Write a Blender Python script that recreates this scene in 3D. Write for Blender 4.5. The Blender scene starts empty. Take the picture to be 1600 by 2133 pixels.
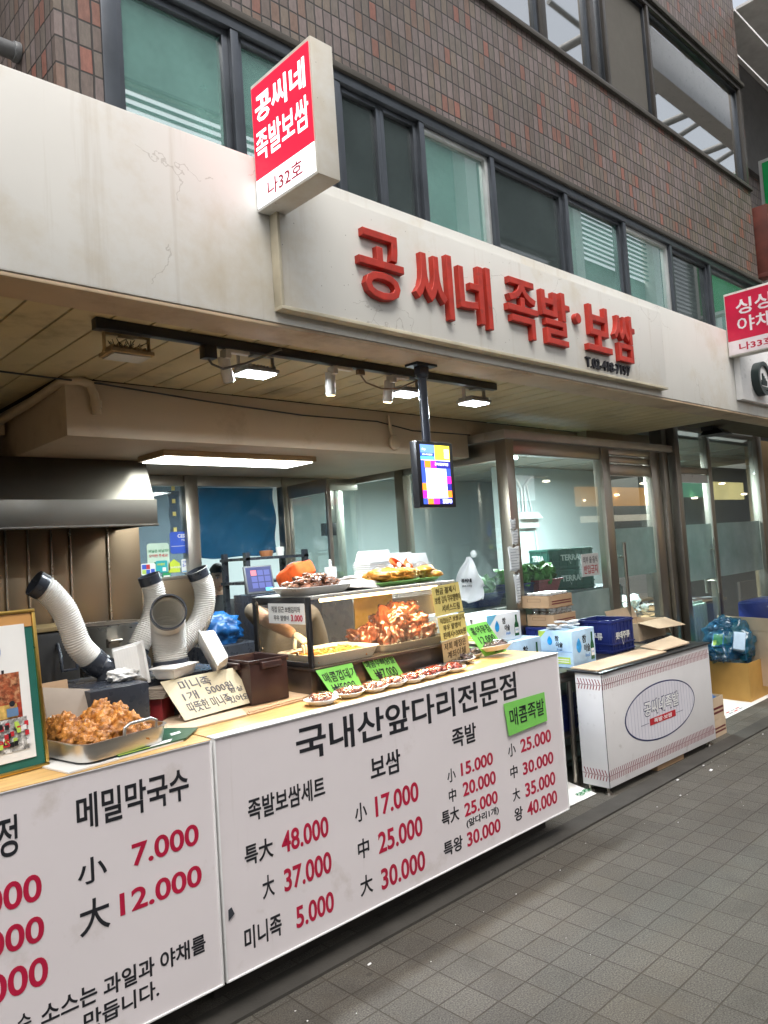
import bpy, bmesh, math, random
from mathutils import Vector, Matrix, Euler, noise
random.seed(7)
V = Vector
R = math.radians
S = bpy.context.scene
COL = S.collection

# ------------------------------------------------------------------ camera, sky, sun, exposure
H = 1.55
cam_d = bpy.data.cameras.new('camera')
cam = bpy.data.objects.new('camera', cam_d)
COL.objects.link(cam)
S.camera = cam
cam_d.sensor_fit = 'HORIZONTAL'
cam_d.sensor_width = 36.0
cam_d.lens = 36.0 * 1576.9 / 1600.0
cam_d.clip_start = 0.05
cam_d.clip_end = 400
rt = V((0.7252280, -0.6852888, -0.0665099))
dn = V((-0.0132250, 0.0827169, -0.9964853))
fw = V((0.6883817, 0.7235586, 0.0509256))
cam.matrix_world = Matrix(((rt.x, -dn.x, -fw.x, 0), (rt.y, -dn.y, -fw.y, 0), (rt.z, -dn.z, -fw.z, H), (0, 0, 0, 1)))

SUN_EL, SUN_AZ = 58.0, 205.0      # soft daylight coming over the street from in front of the shop
W = bpy.data.worlds.new('World')
S.world = W
W.use_nodes = True
nt = W.node_tree
bg = nt.nodes['Background']
sky = nt.nodes.new('ShaderNodeTexSky')
sky.sky_type = 'NISHITA'
sky.sun_disc = False
sky.sun_elevation = R(SUN_EL)
sky.sun_rotation = R(SUN_AZ)
sky.air_density = 1.6
sky.dust_density = 6.0
sky.ozone_density = 1.0
hs = nt.nodes.new('ShaderNodeHueSaturation')
hs.inputs['Saturation'].default_value = 0.4
nt.links.new(sky.outputs[0], hs.inputs['Color'])
nt.links.new(hs.outputs[0], bg.inputs[0])
bg.inputs[1].default_value = 0.14
sl = bpy.data.lights.new('sun', 'SUN')
sl.energy = 1.2
sl.angle = R(40)
sl.color = (1.0, 0.96, 0.9)
sun = bpy.data.objects.new('sun', sl)
COL.objects.link(sun)
az = R(SUN_AZ)
sd = V((math.sin(az) * math.cos(R(SUN_EL)), math.cos(az) * math.cos(R(SUN_EL)), math.sin(R(SUN_EL))))
sun.rotation_euler = sd.to_track_quat('Z', 'Y').to_euler()
sun.location = (0, -3, 8)
S.view_settings.view_transform = 'Standard'
S.view_settings.look = 'None'
S.view_settings.gamma = 1.0
S.view_settings.exposure = 0.85
S.cycles.max_bounces = 8
S.cycles.diffuse_bounces = 3
S.cycles.glossy_bounces = 4
S.cycles.transmission_bounces = 4
S.cycles.transparent_max_bounces = 16
S.cycles.caustics_reflective = False
S.cycles.caustics_refractive = False
S.cycles.sample_clamp_indirect = 4.0
try:
    S.cycles.use_denoising = True
except Exception:
    pass

# ------------------------------------------------------------------ materials
def _new(name):
    m = bpy.data.materials.new(name)
    m.use_nodes = True
    n = m.node_tree
    return m, n, n.nodes['Principled BSDF'], n.links.new
def _pos(n, scale=(1, 1, 1)):
    g = n.nodes.new('ShaderNodeNewGeometry')
    mp = n.nodes.new('ShaderNodeMapping')
    mp.inputs['Scale'].default_value = scale
    n.links.new(g.outputs['Position'], mp.inputs[0])
    return mp.outputs[0]
def _noise(n, vec, scale, detail=4, rough=.55):
    t = n.nodes.new('ShaderNodeTexNoise')
    t.inputs['Scale'].default_value = scale
    t.inputs['Detail'].default_value = detail
    t.inputs['Roughness'].default_value = rough
    n.links.new(vec, t.inputs['Vector'])
    return t.outputs[0]
def _ramp(n, fac, a, b, ca=(0, 0, 0, 1), cb=(1, 1, 1, 1)):
    r = n.nodes.new('ShaderNodeValToRGB')
    r.color_ramp.elements[0].position = a
    r.color_ramp.elements[1].position = b
    r.color_ramp.elements[0].color = ca
    r.color_ramp.elements[1].color = cb
    n.links.new(fac, r.inputs[0])
    return r.outputs[0]
def _mix(n, fac, a, b, mode='MIX'):
    m = n.nodes.new('ShaderNodeMix')
    m.data_type = 'RGBA'
    m.blend_type = mode
    for k, v in ((0, fac), (6, a), (7, b)):
        if isinstance(v, (int, float)):
            m.inputs[k].default_value = v
        elif isinstance(v, tuple):
            m.inputs[k].default_value = v if len(v) == 4 else v + (1,)
        else:
            n.links.new(v, m.inputs[k])
    return m.outputs[2]
def _math(n, op, a, b=None, c=None):
    m = n.nodes.new('ShaderNodeMath')
    m.operation = op
    for k, v in enumerate((a, b, c)):
        if v is None:
            continue
        if isinstance(v, (int, float)):
            m.inputs[k].default_value = v
        else:
            n.links.new(v, m.inputs[k])
    return m.outputs[0]
def _bump(n, h, strength, dist, b):
    bp = n.nodes.new('ShaderNodeBump')
    bp.inputs['Strength'].default_value = strength
    bp.inputs['Distance'].default_value = dist
    n.links.new(h, bp.inputs['Height'])
    n.links.new(bp.outputs[0], b.inputs['Normal'])
    return bp
MATS = {}
def M(name, col, rough=.5, metal=0., var=.12, vs=7., crack=0., bump=0., bs=90., dirt=None, streak=None, speck=0., spec=.5, coat=0., sss=0., emit=0., stretch=(1, 1, 1), rvar=.1):
    """procedural surface: a base colour with uneven wear, optional dirt, streaks, specks and bump"""
    if name in MATS:
        return MATS[name]
    m, n, b, L = _new(name)
    p = _pos(n, stretch)
    t = _noise(n, p, vs)
    c = tuple(col)
    lo = tuple(max(0, v * (1 - var)) for v in c) + (1,)
    hi = tuple(min(1, v * (1 + var)) for v in c) + (1,)
    out = _ramp(n, t, .3, .7, lo, hi)
    if dirt:
        dc, a0, a1, ds = dirt
        out = _mix(n, _ramp(n, _noise(n, _pos(n), ds, 7, .65), a0, a1), out, dc)
    if streak:
        dc, a0, a1, k = streak
        out = _mix(n, _ramp(n, _noise(n, _pos(n, (k, k, k * .045)), 1.0, 5, .6), a0, a1, (0, 0, 0, 1), (.6, .6, .6, 1)), out, dc)
    if speck:
        vo = n.nodes.new('ShaderNodeTexVoronoi')
        vo.inputs['Scale'].default_value = 34
        L(_pos(n), vo.inputs['Vector'])
        sep = n.nodes.new('ShaderNodeSeparateColor')
        L(vo.outputs['Color'], sep.inputs[0])
        sz = _math(n, 'MULTIPLY', _math(n, 'POWER', sep.outputs[1], 2.5), .2)
        near = _math(n, 'LESS_THAN', vo.outputs['Distance'], sz)
        msk = _math(n, 'MULTIPLY', near, _math(n, 'LESS_THAN', sep.outputs[0], speck))
        out = _mix(n, _math(n, 'MULTIPLY', msk, .75), out, (.12, .10, .08))
    if crack:
        vo = n.nodes.new('ShaderNodeTexVoronoi')
        vo.feature = 'DISTANCE_TO_EDGE'
        vo.inputs['Scale'].default_value = 2.6
        wv = n.nodes.new('ShaderNodeVectorMath'); wv.operation = 'MULTIPLY_ADD'
        nz = n.nodes.new('ShaderNodeTexNoise'); nz.inputs['Scale'].default_value = 6; nz.inputs['Detail'].default_value = 5
        L(_pos(n), nz.inputs['Vector']); L(nz.outputs['Color'], wv.inputs[0]); wv.inputs[1].default_value = (.25,) * 3; L(_pos(n), wv.inputs[2]); L(wv.outputs[0], vo.inputs['Vector'])
        ck = _math(n, 'MULTIPLY', _math(n, 'LESS_THAN', vo.outputs['Distance'], .0045), _math(n, 'GREATER_THAN', _noise(n, _pos(n), 2.2, 3), .56))
        out = _mix(n, _math(n, 'MULTIPLY', ck, crack), out, (.2, .17, .13))
    L(out, b.inputs['Base Color'])
    b.inputs['Metallic'].default_value = metal
    r = n.nodes.new('ShaderNodeMapRange')
    r.inputs[3].default_value = max(.02, rough - rvar)
    r.inputs[4].default_value = min(1, rough + rvar)
    L(_noise(n, p, vs * 2.3, 3), r.inputs[0])
    L(r.outputs[0], b.inputs['Roughness'])
    b.inputs['Specular IOR Level'].default_value = spec
    b.inputs['Coat Weight'].default_value = coat
    if sss:
        b.inputs['Subsurface Weight'].default_value = sss
        b.inputs['Subsurface Radius'].default_value = (.01, .004, .002)
    if bump:
        _bump(n, _noise(n, p, bs, 4), bump, .004, b)
    if emit:
        b.inputs['Emission Color'].default_value = c + (1,)
        b.inputs['Emission Strength'].default_value = emit
    MATS[name] = m
    return m
def glass(name, tint, refl=.0, rough=.015, k=1.0, haze=0.0, hazecol=(.7, .8, .8)):
    if name in MATS:
        return MATS[name]
    m, n, b, L = _new(name)
    n.nodes.remove(b)
    out = n.nodes['Material Output']
    tr = n.nodes.new('ShaderNodeBsdfTransparent')
    tr.inputs[0].default_value = tint + (1,)
    base = tr.outputs[0]
    if haze:
        df = n.nodes.new('ShaderNodeBsdfDiffuse')
        df.inputs[0].default_value = hazecol + (1,)
        mh = n.nodes.new('ShaderNodeMixShader')
        L(_math(n, 'MULTIPLY', _ramp(n, _noise(n, _pos(n), 3.0, 5), .25, .75, (.6, .6, .6, 1), (1.2, 1.2, 1.2, 1)), haze), mh.inputs[0])
        L(base, mh.inputs[1]); L(df.outputs[0], mh.inputs[2])
        base = mh.outputs[0]
    gl = n.nodes.new('ShaderNodeBsdfGlossy')
    gl.inputs['Roughness'].default_value = rough
    fr = n.nodes.new('ShaderNodeLayerWeight')
    fr.inputs[0].default_value = .5
    f = _math(n, 'MULTIPLY_ADD', _math(n, 'POWER', fr.outputs['Facing'], 4.0), .9 * k, refl + .035 * k)
    mx = n.nodes.new('ShaderNodeMixShader')
    L(f, mx.inputs[0]); L(base, mx.inputs[1]); L(gl.outputs[0], mx.inputs[2])
    L(mx.outputs[0], out.inputs[0])
    MATS[name] = m
    return m
def emis(name, col, s):
    if name in MATS:
        return MATS[name]
    m, n, b, L = _new(name)
    b.inputs['Base Color'].default_value = col + (1,)
    b.inputs['Emission Color'].default_value = col + (1,)
    b.inputs['Emission Strength'].default_value = s
    MATS[name] = m
    return m

def tile_mat(name, tw, th, axis, cols, mortar, mw, rough, bump, vs):
    """stack-bonded tiles or pavers cut from world position; every tile gets a colour of its own"""
    m, n, b, L = _new(name)
    g = n.nodes.new('ShaderNodeNewGeometry')
    s = n.nodes.new('ShaderNodeSeparateXYZ')
    wob = n.nodes.new('ShaderNodeVectorMath'); wob.operation = 'MULTIPLY_ADD'
    nz = n.nodes.new('ShaderNodeTexNoise'); nz.inputs['Scale'].default_value = 9; nz.inputs['Detail'].default_value = 3
    L(g.outputs['Position'], nz.inputs['Vector'])
    L(nz.outputs['Color'], wob.inputs[0])
    wob.inputs[1].default_value = (mw * .8,) * 3
    L(g.outputs['Position'], wob.inputs[2])
    L(wob.outputs[0], s.inputs[0])
    if axis == 'wall':
        u = _math(n, 'ADD', s.outputs[0], s.outputs[1]); v = s.outputs[2]
    else:
        u = _math(n, 'SUBTRACT', s.outputs[0], 2.03); v = _math(n, 'SUBTRACT', s.outputs[1], 2.15)
    u = _math(n, 'DIVIDE', u, tw); v = _math(n, 'DIVIDE', v, th)
    cb = n.nodes.new('ShaderNodeCombineXYZ')
    L(_math(n, 'FLOOR', u), cb.inputs[0]); L(_math(n, 'FLOOR', v), cb.inputs[1])
    wn = n.nodes.new('ShaderNodeTexWhiteNoise'); wn.noise_dimensions = '2D'
    L(cb.outputs[0], wn.inputs['Vector'])
    rp = n.nodes.new('ShaderNodeValToRGB')
    rp.color_ramp.interpolation = 'CONSTANT'
    els = rp.color_ramp.elements
    while len(els) < len(cols):
        els.new(.5)
    for e, (p, c) in zip(els, cols):
        e.position = p; e.color = c + (1,)
    L(wn.outputs[0], rp.inputs[0])
    c = rp.outputs[0]
    fine = _noise(n, _pos(n, (1, 1, .35) if axis == 'wall' else (1, 1, 1)), vs, 5, .7)
    if axis == 'wall':
        c = _mix(n, .55, c, _ramp(n, fine, .25, .75, (.45, .45, .45, 1), (1.5, 1.5, 1.5, 1)), 'MULTIPLY')
    else:
        c = _mix(n, 1.0, c, _ramp(n, fine, .38, .66, (.45, .45, .45, 1), (1.9, 1.9, 1.88, 1)), 'MULTIPLY')
    du = _math(n, 'ABSOLUTE', _math(n, 'SUBTRACT', _math(n, 'FRACT', u), .5))
    dv = _math(n, 'ABSOLUTE', _math(n, 'SUBTRACT', _math(n, 'FRACT', v), .5))
    eu = _math(n, 'MULTIPLY', _math(n, 'SUBTRACT', .5, du), tw)
    ev = _math(n, 'MULTIPLY', _math(n, 'SUBTRACT', .5, dv), th)
    d = _math(n, 'MINIMUM', eu, ev)
    mr = n.nodes.new('ShaderNodeMapRange')
    mr.inputs[1].default_value = mw * .45; mr.inputs[2].default_value = mw * .75
    L(d, mr.inputs[0])
    inn = mr.outputs[0]
    c2 = _mix(n, inn, mortar, c)
    big = _ramp(n, _noise(n, _pos(n), .9, 5, .6), .3, .75, (.72, .72, .70, 1), (1.12, 1.12, 1.14, 1))
    c2 = _mix(n, 1.0, c2, big, 'MULTIPLY')
    if axis != 'wall':
        st = _ramp(n, _noise(n, _pos(n), 2.6, 8, .7), .53, .72, (0, 0, 0, 1), (.6, .6, .6, 1))
        c2 = _mix(n, st, c2, (.034, .030, .024))
        dj = _ramp(n, _noise(n, _pos(n), 5.0, 6, .7), .5, .68, (0, 0, 0, 1), (.5, .5, .5, 1))
        c2 = _mix(n, dj, c2, (.084, .071, .053))
        gum = n.nodes.new('ShaderNodeTexVoronoi'); gum.inputs['Scale'].default_value = 4.5
        L(_pos(n), gum.inputs['Vector'])
        c2 = _mix(n, _math(n, 'MULTIPLY', _math(n, 'LESS_THAN', gum.outputs['Distance'], .055), .6), c2, (.034, .031, .027))
    L(c2, b.inputs['Base Color'])
    b.inputs['Roughness'].default_value = rough
    hgt = _math(n, 'ADD', _math(n, 'MULTIPLY', inn, 1.0), _math(n, 'MULTIPLY', fine, .35 if axis == 'wall' else .5))
    _bump(n, hgt, bump, .004, b)
    MATS[name] = m
    return m

BRICK = tile_mat('brown_wall_tiles', .0575, .108, 'wall',
                 [(0, (.128, .100, .088)), (.22, (.155, .124, .118)), (.42, (.18, .142, .134)), (.6, (.138, .116, .100)), (.76, (.165, .132, .106)), (.875, (.20, .095, .072)), (.92, (.17, .11, .085)), (.965, (.235, .10, .075))],
                 (.026, .023, .021), .0072, .5, .7, 60)
PAVE = tile_mat('grey_granite_pavers', .15, .14, 'floor',
                [(0, (.086, .079, .067)), (.25, (.094, .086, .073)), (.5, (.080, .073, .062)), (.75, (.090, .082, .070))],
                (.056, .047, .035), .0042, .72, .8, 170)

FASCIA = M('weathered_white_paint', (.69, .685, .65), .45, var=.05, vs=1.6, dirt=((.50, .41, .26), .52, .80, 1.3), streak=((.46, .41, .33), .58, .85, 18), speck=.3, crack=.32)
TAN = M('grimy_cream_paint', (.50, .38, .25), .5, var=.12, vs=2, dirt=((.25, .15, .08), .5, .75, 3))
PLANK = M('yellowed_ceiling_planks', (.56, .465, .265), .45, var=.10, vs=2.5, dirt=((.14, .10, .045), .55, .8, 2))
GROOVE = M('dark_groove', (.06, .045, .02), .8)
BEAM = M('cream_wall_paint', (.56, .445, .315), .6, var=.06, vs=2, dirt=((.28, .20, .12), .55, .8, 1.7))
INCEIL = M('inner_ceiling_paint', (.46, .47, .43), .6, var=.06, vs=2)
STEEL = M('brushed_steel', (.43, .39, .34), .30, 1.0, var=.03, vs=1.5, rvar=.03)
STEELW = M('warm_glow_steel', (.25, .185, .12), .34, 1.0, var=.05, vs=1.2, rvar=.03)  # warm tint stands in for the lamp glow falling on the steel
STEELD = M('dull_steel', (.30, .275, .24), .36, 1.0, var=.08, vs=2, rvar=.05)
HOODM = M('greasy_hood_steel', (.11, .10, .085), .40, .85, var=.15, vs=2, dirt=((.09, .07, .05), .55, .9, 2.5))
FRAME = M('dark_window_aluminium', (.085, .095, .11), .35, .7, var=.12)
FRAMEL = M('light_window_aluminium', (.50, .52, .52), .4, .6)
WHITE = M('white_panel', (.72, .675, .695), .30, var=.03, vs=2, dirt=((.50, .44, .40), .60, .85, 4.5), bump=.35, bs=3.5, streak=((.52, .47, .44), .66, .86, 30), rvar=.06)
WTRIM = M('white_trim', (.78, .78, .78), .3, var=.05)
WHITEP = M('white_paper', (.80, .80, .78), .7, var=.04)
INK = M('black_ink', (.012, .013, .018), .5, var=.2)
CRIM = M('crimson_ink', (.43, .008, .045), .45, var=.08)
REDL = M('red_letter_paint', (.46, .032, .018), .45, var=.2, vs=14, dirt=((.16, .03, .02), .58, .75, 22))
BLACK = M('black_plastic', (.018, .019, .022), .35, var=.2)
CHAR = M('charcoal_plastic', (.035, .04, .052), .28, var=.15)
DUCT = M('white_flexible_duct', (.86, .83, .77), .5, var=.05, dirt=((.52, .42, .30), .62, .9, 9))
_n = DUCT.node_tree
_t = _n.nodes.new('ShaderNodeBsdfTranslucent'); _t.inputs[0].default_value = (.9, .82, .70, 1)
_x = _n.nodes.new('ShaderNodeMixShader'); _x.inputs[0].default_value = .15
_n.links.new(_n.nodes['Principled BSDF'].outputs[0], _x.inputs[1]); _n.links.new(_t.outputs[0], _x.inputs[2]); _n.links.new(_x.outputs[0], _n.nodes['Material Output'].inputs[0])
WOOD = M('light_oak_top', (.55, .335, .125), .38, var=.22, vs=5, stretch=(1.2, 9, 9), bump=.03)
CARD = M('brown_cardboard', (.42, .27, .155), .8, var=.12, vs=6, dirt=((.24, .14, .08), .6, .85, 5))
CARDL = M('pale_cardboard', (.55, .42, .29), .8, var=.1, vs=6, dirt=((.36, .25, .16), .62, .85, 4))
CARDG = M('grey_cardboard', (.34, .285, .235), .85, var=.12)
FOAM = M('white_foam', (.80, .79, .77), .6, var=.04)
ALU = M('worn_aluminium', (.68, .67, .65), .32, 1.0, var=.1, vs=9, stretch=(1, 1, 4))
GREEN = M('bright_green_card', (.20, .60, .11), .6, var=.06)
YELC = M('pale_yellow_card', (.68, .58, .20), .7, var=.08)
KRAFT = M('kraft_card', (.46, .33, .17), .75, var=.1)
NOTE = M('cream_card', (.60, .53, .37), .7, var=.07)
BROWNP = M('dark_brown_plastic', (.045, .022, .02), .35, var=.15)
GOLD = M('gold_frame', (.72, .46, .12), .3, 1.0, var=.15)
NAVY = M('navy_plastic', (.012, .022, .13), .35, var=.2)
SKY1 = M('sky_blue_print', (.13, .42, .72), .55, var=.2, vs=9)
PALEB = M('pale_blue_print', (.46, .62, .78), .55, var=.2, vs=6)
BLUE = M('deep_blue_print', (.03, .09, .52), .5)
LIME = M('lime_print', (.45, .62, .10), .5)
BGREEN = M('bottle_green', (.02, .11, .045), .25, var=.2)
CRATEG = M('dark_green_crate', (.012, .075, .055), .4, var=.2)
TEALP = M('teal_print', (.02, .36, .40), .5)
ORANGE = M('orange_cloth', (.72, .10, .012), .8, var=.15, vs=30, bump=.2)
REDP = M('red_print', (.50, .02, .03), .5)
SKIN = M('skin', (.58, .34, .23), .5, var=.08, vs=20, sss=.1)
HAIR = M('black_hair', (.012, .010, .010), .5)
SHIRT = M('dark_grey_shirt', (.05, .05, .055), .85)
BEIGE = M('beige_sleeve', (.24, .195, .14), .85, bump=.2, bs=40)
GLOVE = M('milky_vinyl_glove', (.78, .72, .62), .35)
INWALL = M('pale_blue_wall', (.56, .635, .645), .7, var=.04, vs=2)
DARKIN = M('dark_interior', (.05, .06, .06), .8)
FRIED = M('fried_batter', (.47, .19, .035), .42, var=.5, vs=40, bump=1, bs=110, dirt=((.17, .05, .012), .48, .66, 42))
BRAISE = M('braised_pork', (.12, .026, .009), .16, var=.7, vs=16, bump=.5, bs=40, dirt=((.30, .11, .04), .56, .75, 20), coat=.35)
RADISH = M('seasoned_radish', (.72, .30, .05), .35, var=.4, vs=40, bump=.8, bs=60)
SAUCE = M('red_sauce_food', (.21, .028, .012), .18, var=.8, vs=55, bump=.8, bs=80, dirt=((.50, .26, .14), .64, .76, 60), coat=.6)
DARKFOOD = M('dark_fish_skin', (.09, .06, .055), .15, var=.8, vs=50, bump=.8, bs=70, dirt=((.55, .50, .46), .60, .7, 45), coat=.6)
PANCAKE = M('yellow_pancake', (.50, .22, .022), .35, var=.4, vs=30, bump=.5, bs=60, dirt=((.42, .09, .02), .58, .7, 30))
LEAF = M('lettuce_leaf', (.07, .22, .03), .5, var=.5, vs=14)
GTRAY = M('green_foam_tray', (.22, .46, .14), .5)
BLUEBAG = M('blue_plastic_sheet', (.012, .10, .30), .3, var=.3, vs=8)
FLOORIN = M('shop_floor', (.16, .14, .12), .5)
CONC = M('worn_concrete', (.05, .046, .04), .8, var=.2, vs=5, bump=.3)

CLEAR = glass('clear_glass', (.93, .97, .96), 0.02, .01, 1.2, .035)
DOORG = glass('door_glass', (.88, .92, .91), 0.04, .01, 1.3, .05)
FROST = glass('frosted_film', (.58, .65, .63), 0.0, .2, .5, .5, (.54, .61, .59))
CASEG = glass('smeared_case_glass', (.97, .96, .93), 0.0, .02, .8, .05, (.9, .8, .6))
TEALG = glass('teal_window_glass', (.30, .55, .52), .42, .012, 1.4, .48, (.36, .76, .68))
DARKG = glass('dark_window_glass', (.22, .28, .28), .13, .03, 1.0, .4, (.10, .13, .132))
PALEG = glass('pale_window_glass', (.50, .55, .52), .42, .02, 1.2, .12, (.4, .42, .40))
FILM = glass('clear_plastic_film', (.97, .97, .97), .0, .07, .7, 0)
SHEET = glass('blue_translucent_sheet', (.17, .40, .56), .02, .22, .6, .3, (.02, .085, .17))
BBAG = glass('blue_bag_film', (.42, .68, .80), .03, .12, 1.0, .32, (.02, .15, .30))

# ------------------------------------------------------------------ mesh builder
ORG = {}
GS = 1.0            # the glass shopfronts and what stands behind them are laid out at this scale about the eye height
def gsp(p):
    p = V(p)
    if GS == 1.0:
        return p
    return V((p.x * GS, p.y * GS, p.z if p.z <= .1 else H + (p.z - H) * GS))
class MB:
    def __init__(s):
        s.v = []; s.f = []; s.m = []; s.x = None
    def add(s, vs, fs, mi=0):
        o = len(s.v)
        if s.x is not None:
            vs = [s.x @ V(p) for p in vs]
        s.v += [tuple(p) for p in vs]
        s.f += [tuple(o + i for i in f) for f in fs]
        s.m += [mi] * len(fs)
    def box(s, x0, y0, z0, x1, y1, z1, mi=0):
        s.add([(x0, y0, z0), (x1, y0, z0), (x1, y1, z0), (x0, y1, z0), (x0, y0, z1), (x1, y0, z1), (x1, y1, z1), (x0, y1, z1)],
              [(3, 2, 1, 0), (4, 5, 6, 7), (0, 1, 5, 4), (1, 2, 6, 5), (2, 3, 7, 6), (3, 0, 4, 7)], mi)
    def hexa(s, p, mi=0):
        s.add(p, [(3, 2, 1, 0), (4, 5, 6, 7), (0, 1, 5, 4), (1, 2, 6, 5), (2, 3, 7, 6), (3, 0, 4, 7)], mi)
    def slab(s, a, b, c, d, t, mi=0):
        """a quad given thickness t away from its outward normal"""
        a, b, c, d = V(a), V(b), V(c), V(d)
        nn = (b - a).cross(d - a).normalized() * t
        s.hexa([a - nn, b - nn, c - nn, d - nn, a, b, c, d], mi)
    def cyl(s, p0, p1, r0, r1=None, n=16, mi=0, cap=True):
        s.tube([p0, p1], [r0, r0 if r1 is None else r1], n, mi, cap)
    def tube(s, pts, r, n=10, mi=0, cap=True):
        pts = [V(p) for p in pts]
        if not isinstance(r, (list, tuple)):
            r = [r] * len(pts)
        t0 = (pts[1] - pts[0]).normalized()
        u = t0.orthogonal().normalized()
        vs = []; fs = []
        for i, p in enumerate(pts):
            t = (pts[min(i + 1, len(pts) - 1)] - pts[max(i - 1, 0)]).normalized()
            u = (u - t * u.dot(t)).normalized()
            w = t.cross(u)
            for k in range(n):
                a = 2 * math.pi * k / n
                vs.append(p + (u * math.cos(a) + w * math.sin(a)) * r[i])
        for i in range(len(pts) - 1):
            for k in range(n):
                k2 = (k + 1) % n
                fs.append((i * n + k, i * n + k2, (i + 1) * n + k2, (i + 1) * n + k))
        if cap:
            fs.append(tuple(range(n - 1, -1, -1)))
            fs.append(tuple(range((len(pts) - 1) * n, len(pts) * n)))
        s.add(vs, fs, mi)
    def lathe(s, prof, c, n=24, mi=0, sx=1, sy=1):
        vs = []; fs = []
        for r, z in prof:
            for k in range(n):
                a = 2 * math.pi * k / n
                vs.append((c[0] + r * math.cos(a) * sx, c[1] + r * math.sin(a) * sy, c[2] + z))
        m = len(prof)
        for i in range(m - 1):
            for k in range(n):
                k2 = (k + 1) % n
                fs.append((i * n + k, i * n + k2, (i + 1) * n + k2, (i + 1) * n + k))
        if prof[0][0] > 1e-6:
            fs.append(tuple(range(n - 1, -1, -1)))
        if prof[-1][0] > 1e-6:
            fs.append(tuple(range((m - 1) * n, m * n)))
        s.add(vs, fs, mi)
    def poly(s, pts, mi=0):
        s.add(pts, [tuple(range(len(pts)))], mi)
    def extr(s, pts, vec, mi=0):
        n = len(pts); vec = V(vec)
        vs = [V(p) for p in pts] + [V(p) + vec for p in pts]
        fs = [tuple(range(n - 1, -1, -1)), tuple(range(n, 2 * n))] + [(i, (i + 1) % n, n + (i + 1) % n, n + i) for i in range(n)]
        s.add(vs, fs, mi)
    def grid(s, fn, nu, nv, mi=0):
        vs = [fn(i / nu, j / nv) for j in range(nv + 1) for i in range(nu + 1)]
        fs = [(j * (nu + 1) + i, j * (nu + 1) + i + 1, (j + 1) * (nu + 1) + i + 1, (j + 1) * (nu + 1) + i) for j in range(nv) for i in range(nu)]
        s.add(vs, fs, mi)
    def lump(s, c, r, seed, amp=.3, freq=3., sq=(1, 1, 1), sub=3, mi=0):
        bm = bmesh.new()
        bmesh.ops.create_icosphere(bm, subdivisions=sub, radius=1)
        off = V((seed * 3.1, seed * 1.7, seed * 5.3))
        vs = []
        for v in bm.verts:
            d = v.co.normalized()
            k = 1 + amp * noise.noise(d * freq + off) + amp * .45 * noise.noise(d * freq * 2.3 + off) + (amp * .22 * noise.noise(d * freq * 5 + off) if sub > 3 else 0)
            vs.append((c[0] + d.x * k * r * sq[0], c[1] + d.y * k * r * sq[1], c[2] + d.z * k * r * sq[2]))
        fs = [tuple(v.index for v in f.verts) for f in bm.faces]
        bm.free()
        s.add(vs, fs, mi)
    def text(s, body, O, U, Vv, w=None, h=None, bold=.0, ext=.0006, mi=0, shear=0., bev=0., res=2, jit=0., align=0):
        vs, fs = text_mesh(body, bold, shear, bev, res)
        xs = [p[0] for p in vs]; ys = [p[1] for p in vs]
        x0, x1, y0, y1 = min(xs), max(xs), min(ys), max(ys)
        if w is None:
            w = (x1 - x0) * h / (y1 - y0)
        if h is None:
            h = (y1 - y0) * w / (x1 - x0)
        O, U, Vv = V(O), V(U).normalized(), V(Vv).normalized()
        N = U.cross(Vv)
        O = O - U * (w * align)
        out = []
        for p in vs:
            a = (p[0] - x0) / (x1 - x0) * w; b2 = (p[1] - y0) / (y1 - y0) * h
            if jit:
                b2 += jit * h * noise.noise(V((a / h * .9, len(body) * .7, 3.1)))
                a += jit * h * noise.noise(V((a / h * 1.3, 7.7, b2 / h * 2)))
            out.append(O + U * a + Vv * b2 + N * (p[2] * ext))
        s.add(out, fs, mi)
    def build(s, name, mats, parent=None, bevel=0., smooth=40, loc=None):
        if GS != 1.0:
            s.v = [tuple(gsp(p)) for p in s.v]
        me = bpy.data.meshes.new(name)
        org = ORG.get(parent.name) if parent is not None else None
        if org is None:
            if loc is None:
                xs = [p[0] for p in s.v]; ys = [p[1] for p in s.v]; zs = [p[2] for p in s.v]
                loc = V(((min(xs) + max(xs)) / 2, (min(ys) + max(ys)) / 2, min(zs)))
            org = V(loc)
        me.from_pydata([(V(p) - org) for p in s.v], [], s.f)
        for m in (mats if isinstance(mats, (list, tuple)) else [mats]):
            me.materials.append(m)
        me.polygons.foreach_set('material_index', s.m)
        me.update()
        bm = bmesh.new(); bm.from_mesh(me)
        bmesh.ops.recalc_face_normals(bm, faces=bm.faces)
        if bevel:
            ed = [e for e in bm.edges if len(e.link_faces) == 2 and e.calc_face_angle(0) > R(35)]
            bmesh.ops.bevel(bm, geom=ed, offset=bevel, segments=2, profile=.6, affect='EDGES', clamp_overlap=True)
        bm.to_mesh(me); bm.free()
        if smooth:
            me.polygons.foreach_set('use_smooth', [True] * len(me.polygons))
            me.set_sharp_from_angle(angle=R(smooth))
        o = bpy.data.objects.new(name, me)
        COL.objects.link(o)
        if parent is not None:
            o.parent = parent
        else:
            o.location = org
        ORG[o.name] = org
        return o
_TC = {}
_TS = bpy.data.scenes.new('workbench')
def aside(o):
    """evaluate one object in a scene of its own, which is quicker than the full scene"""
    _TS.collection.objects.link(o)
    with bpy.context.temp_override(scene=_TS, view_layer=_TS.view_layers[0]):
        return bpy.context.evaluated_depsgraph_get()
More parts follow.
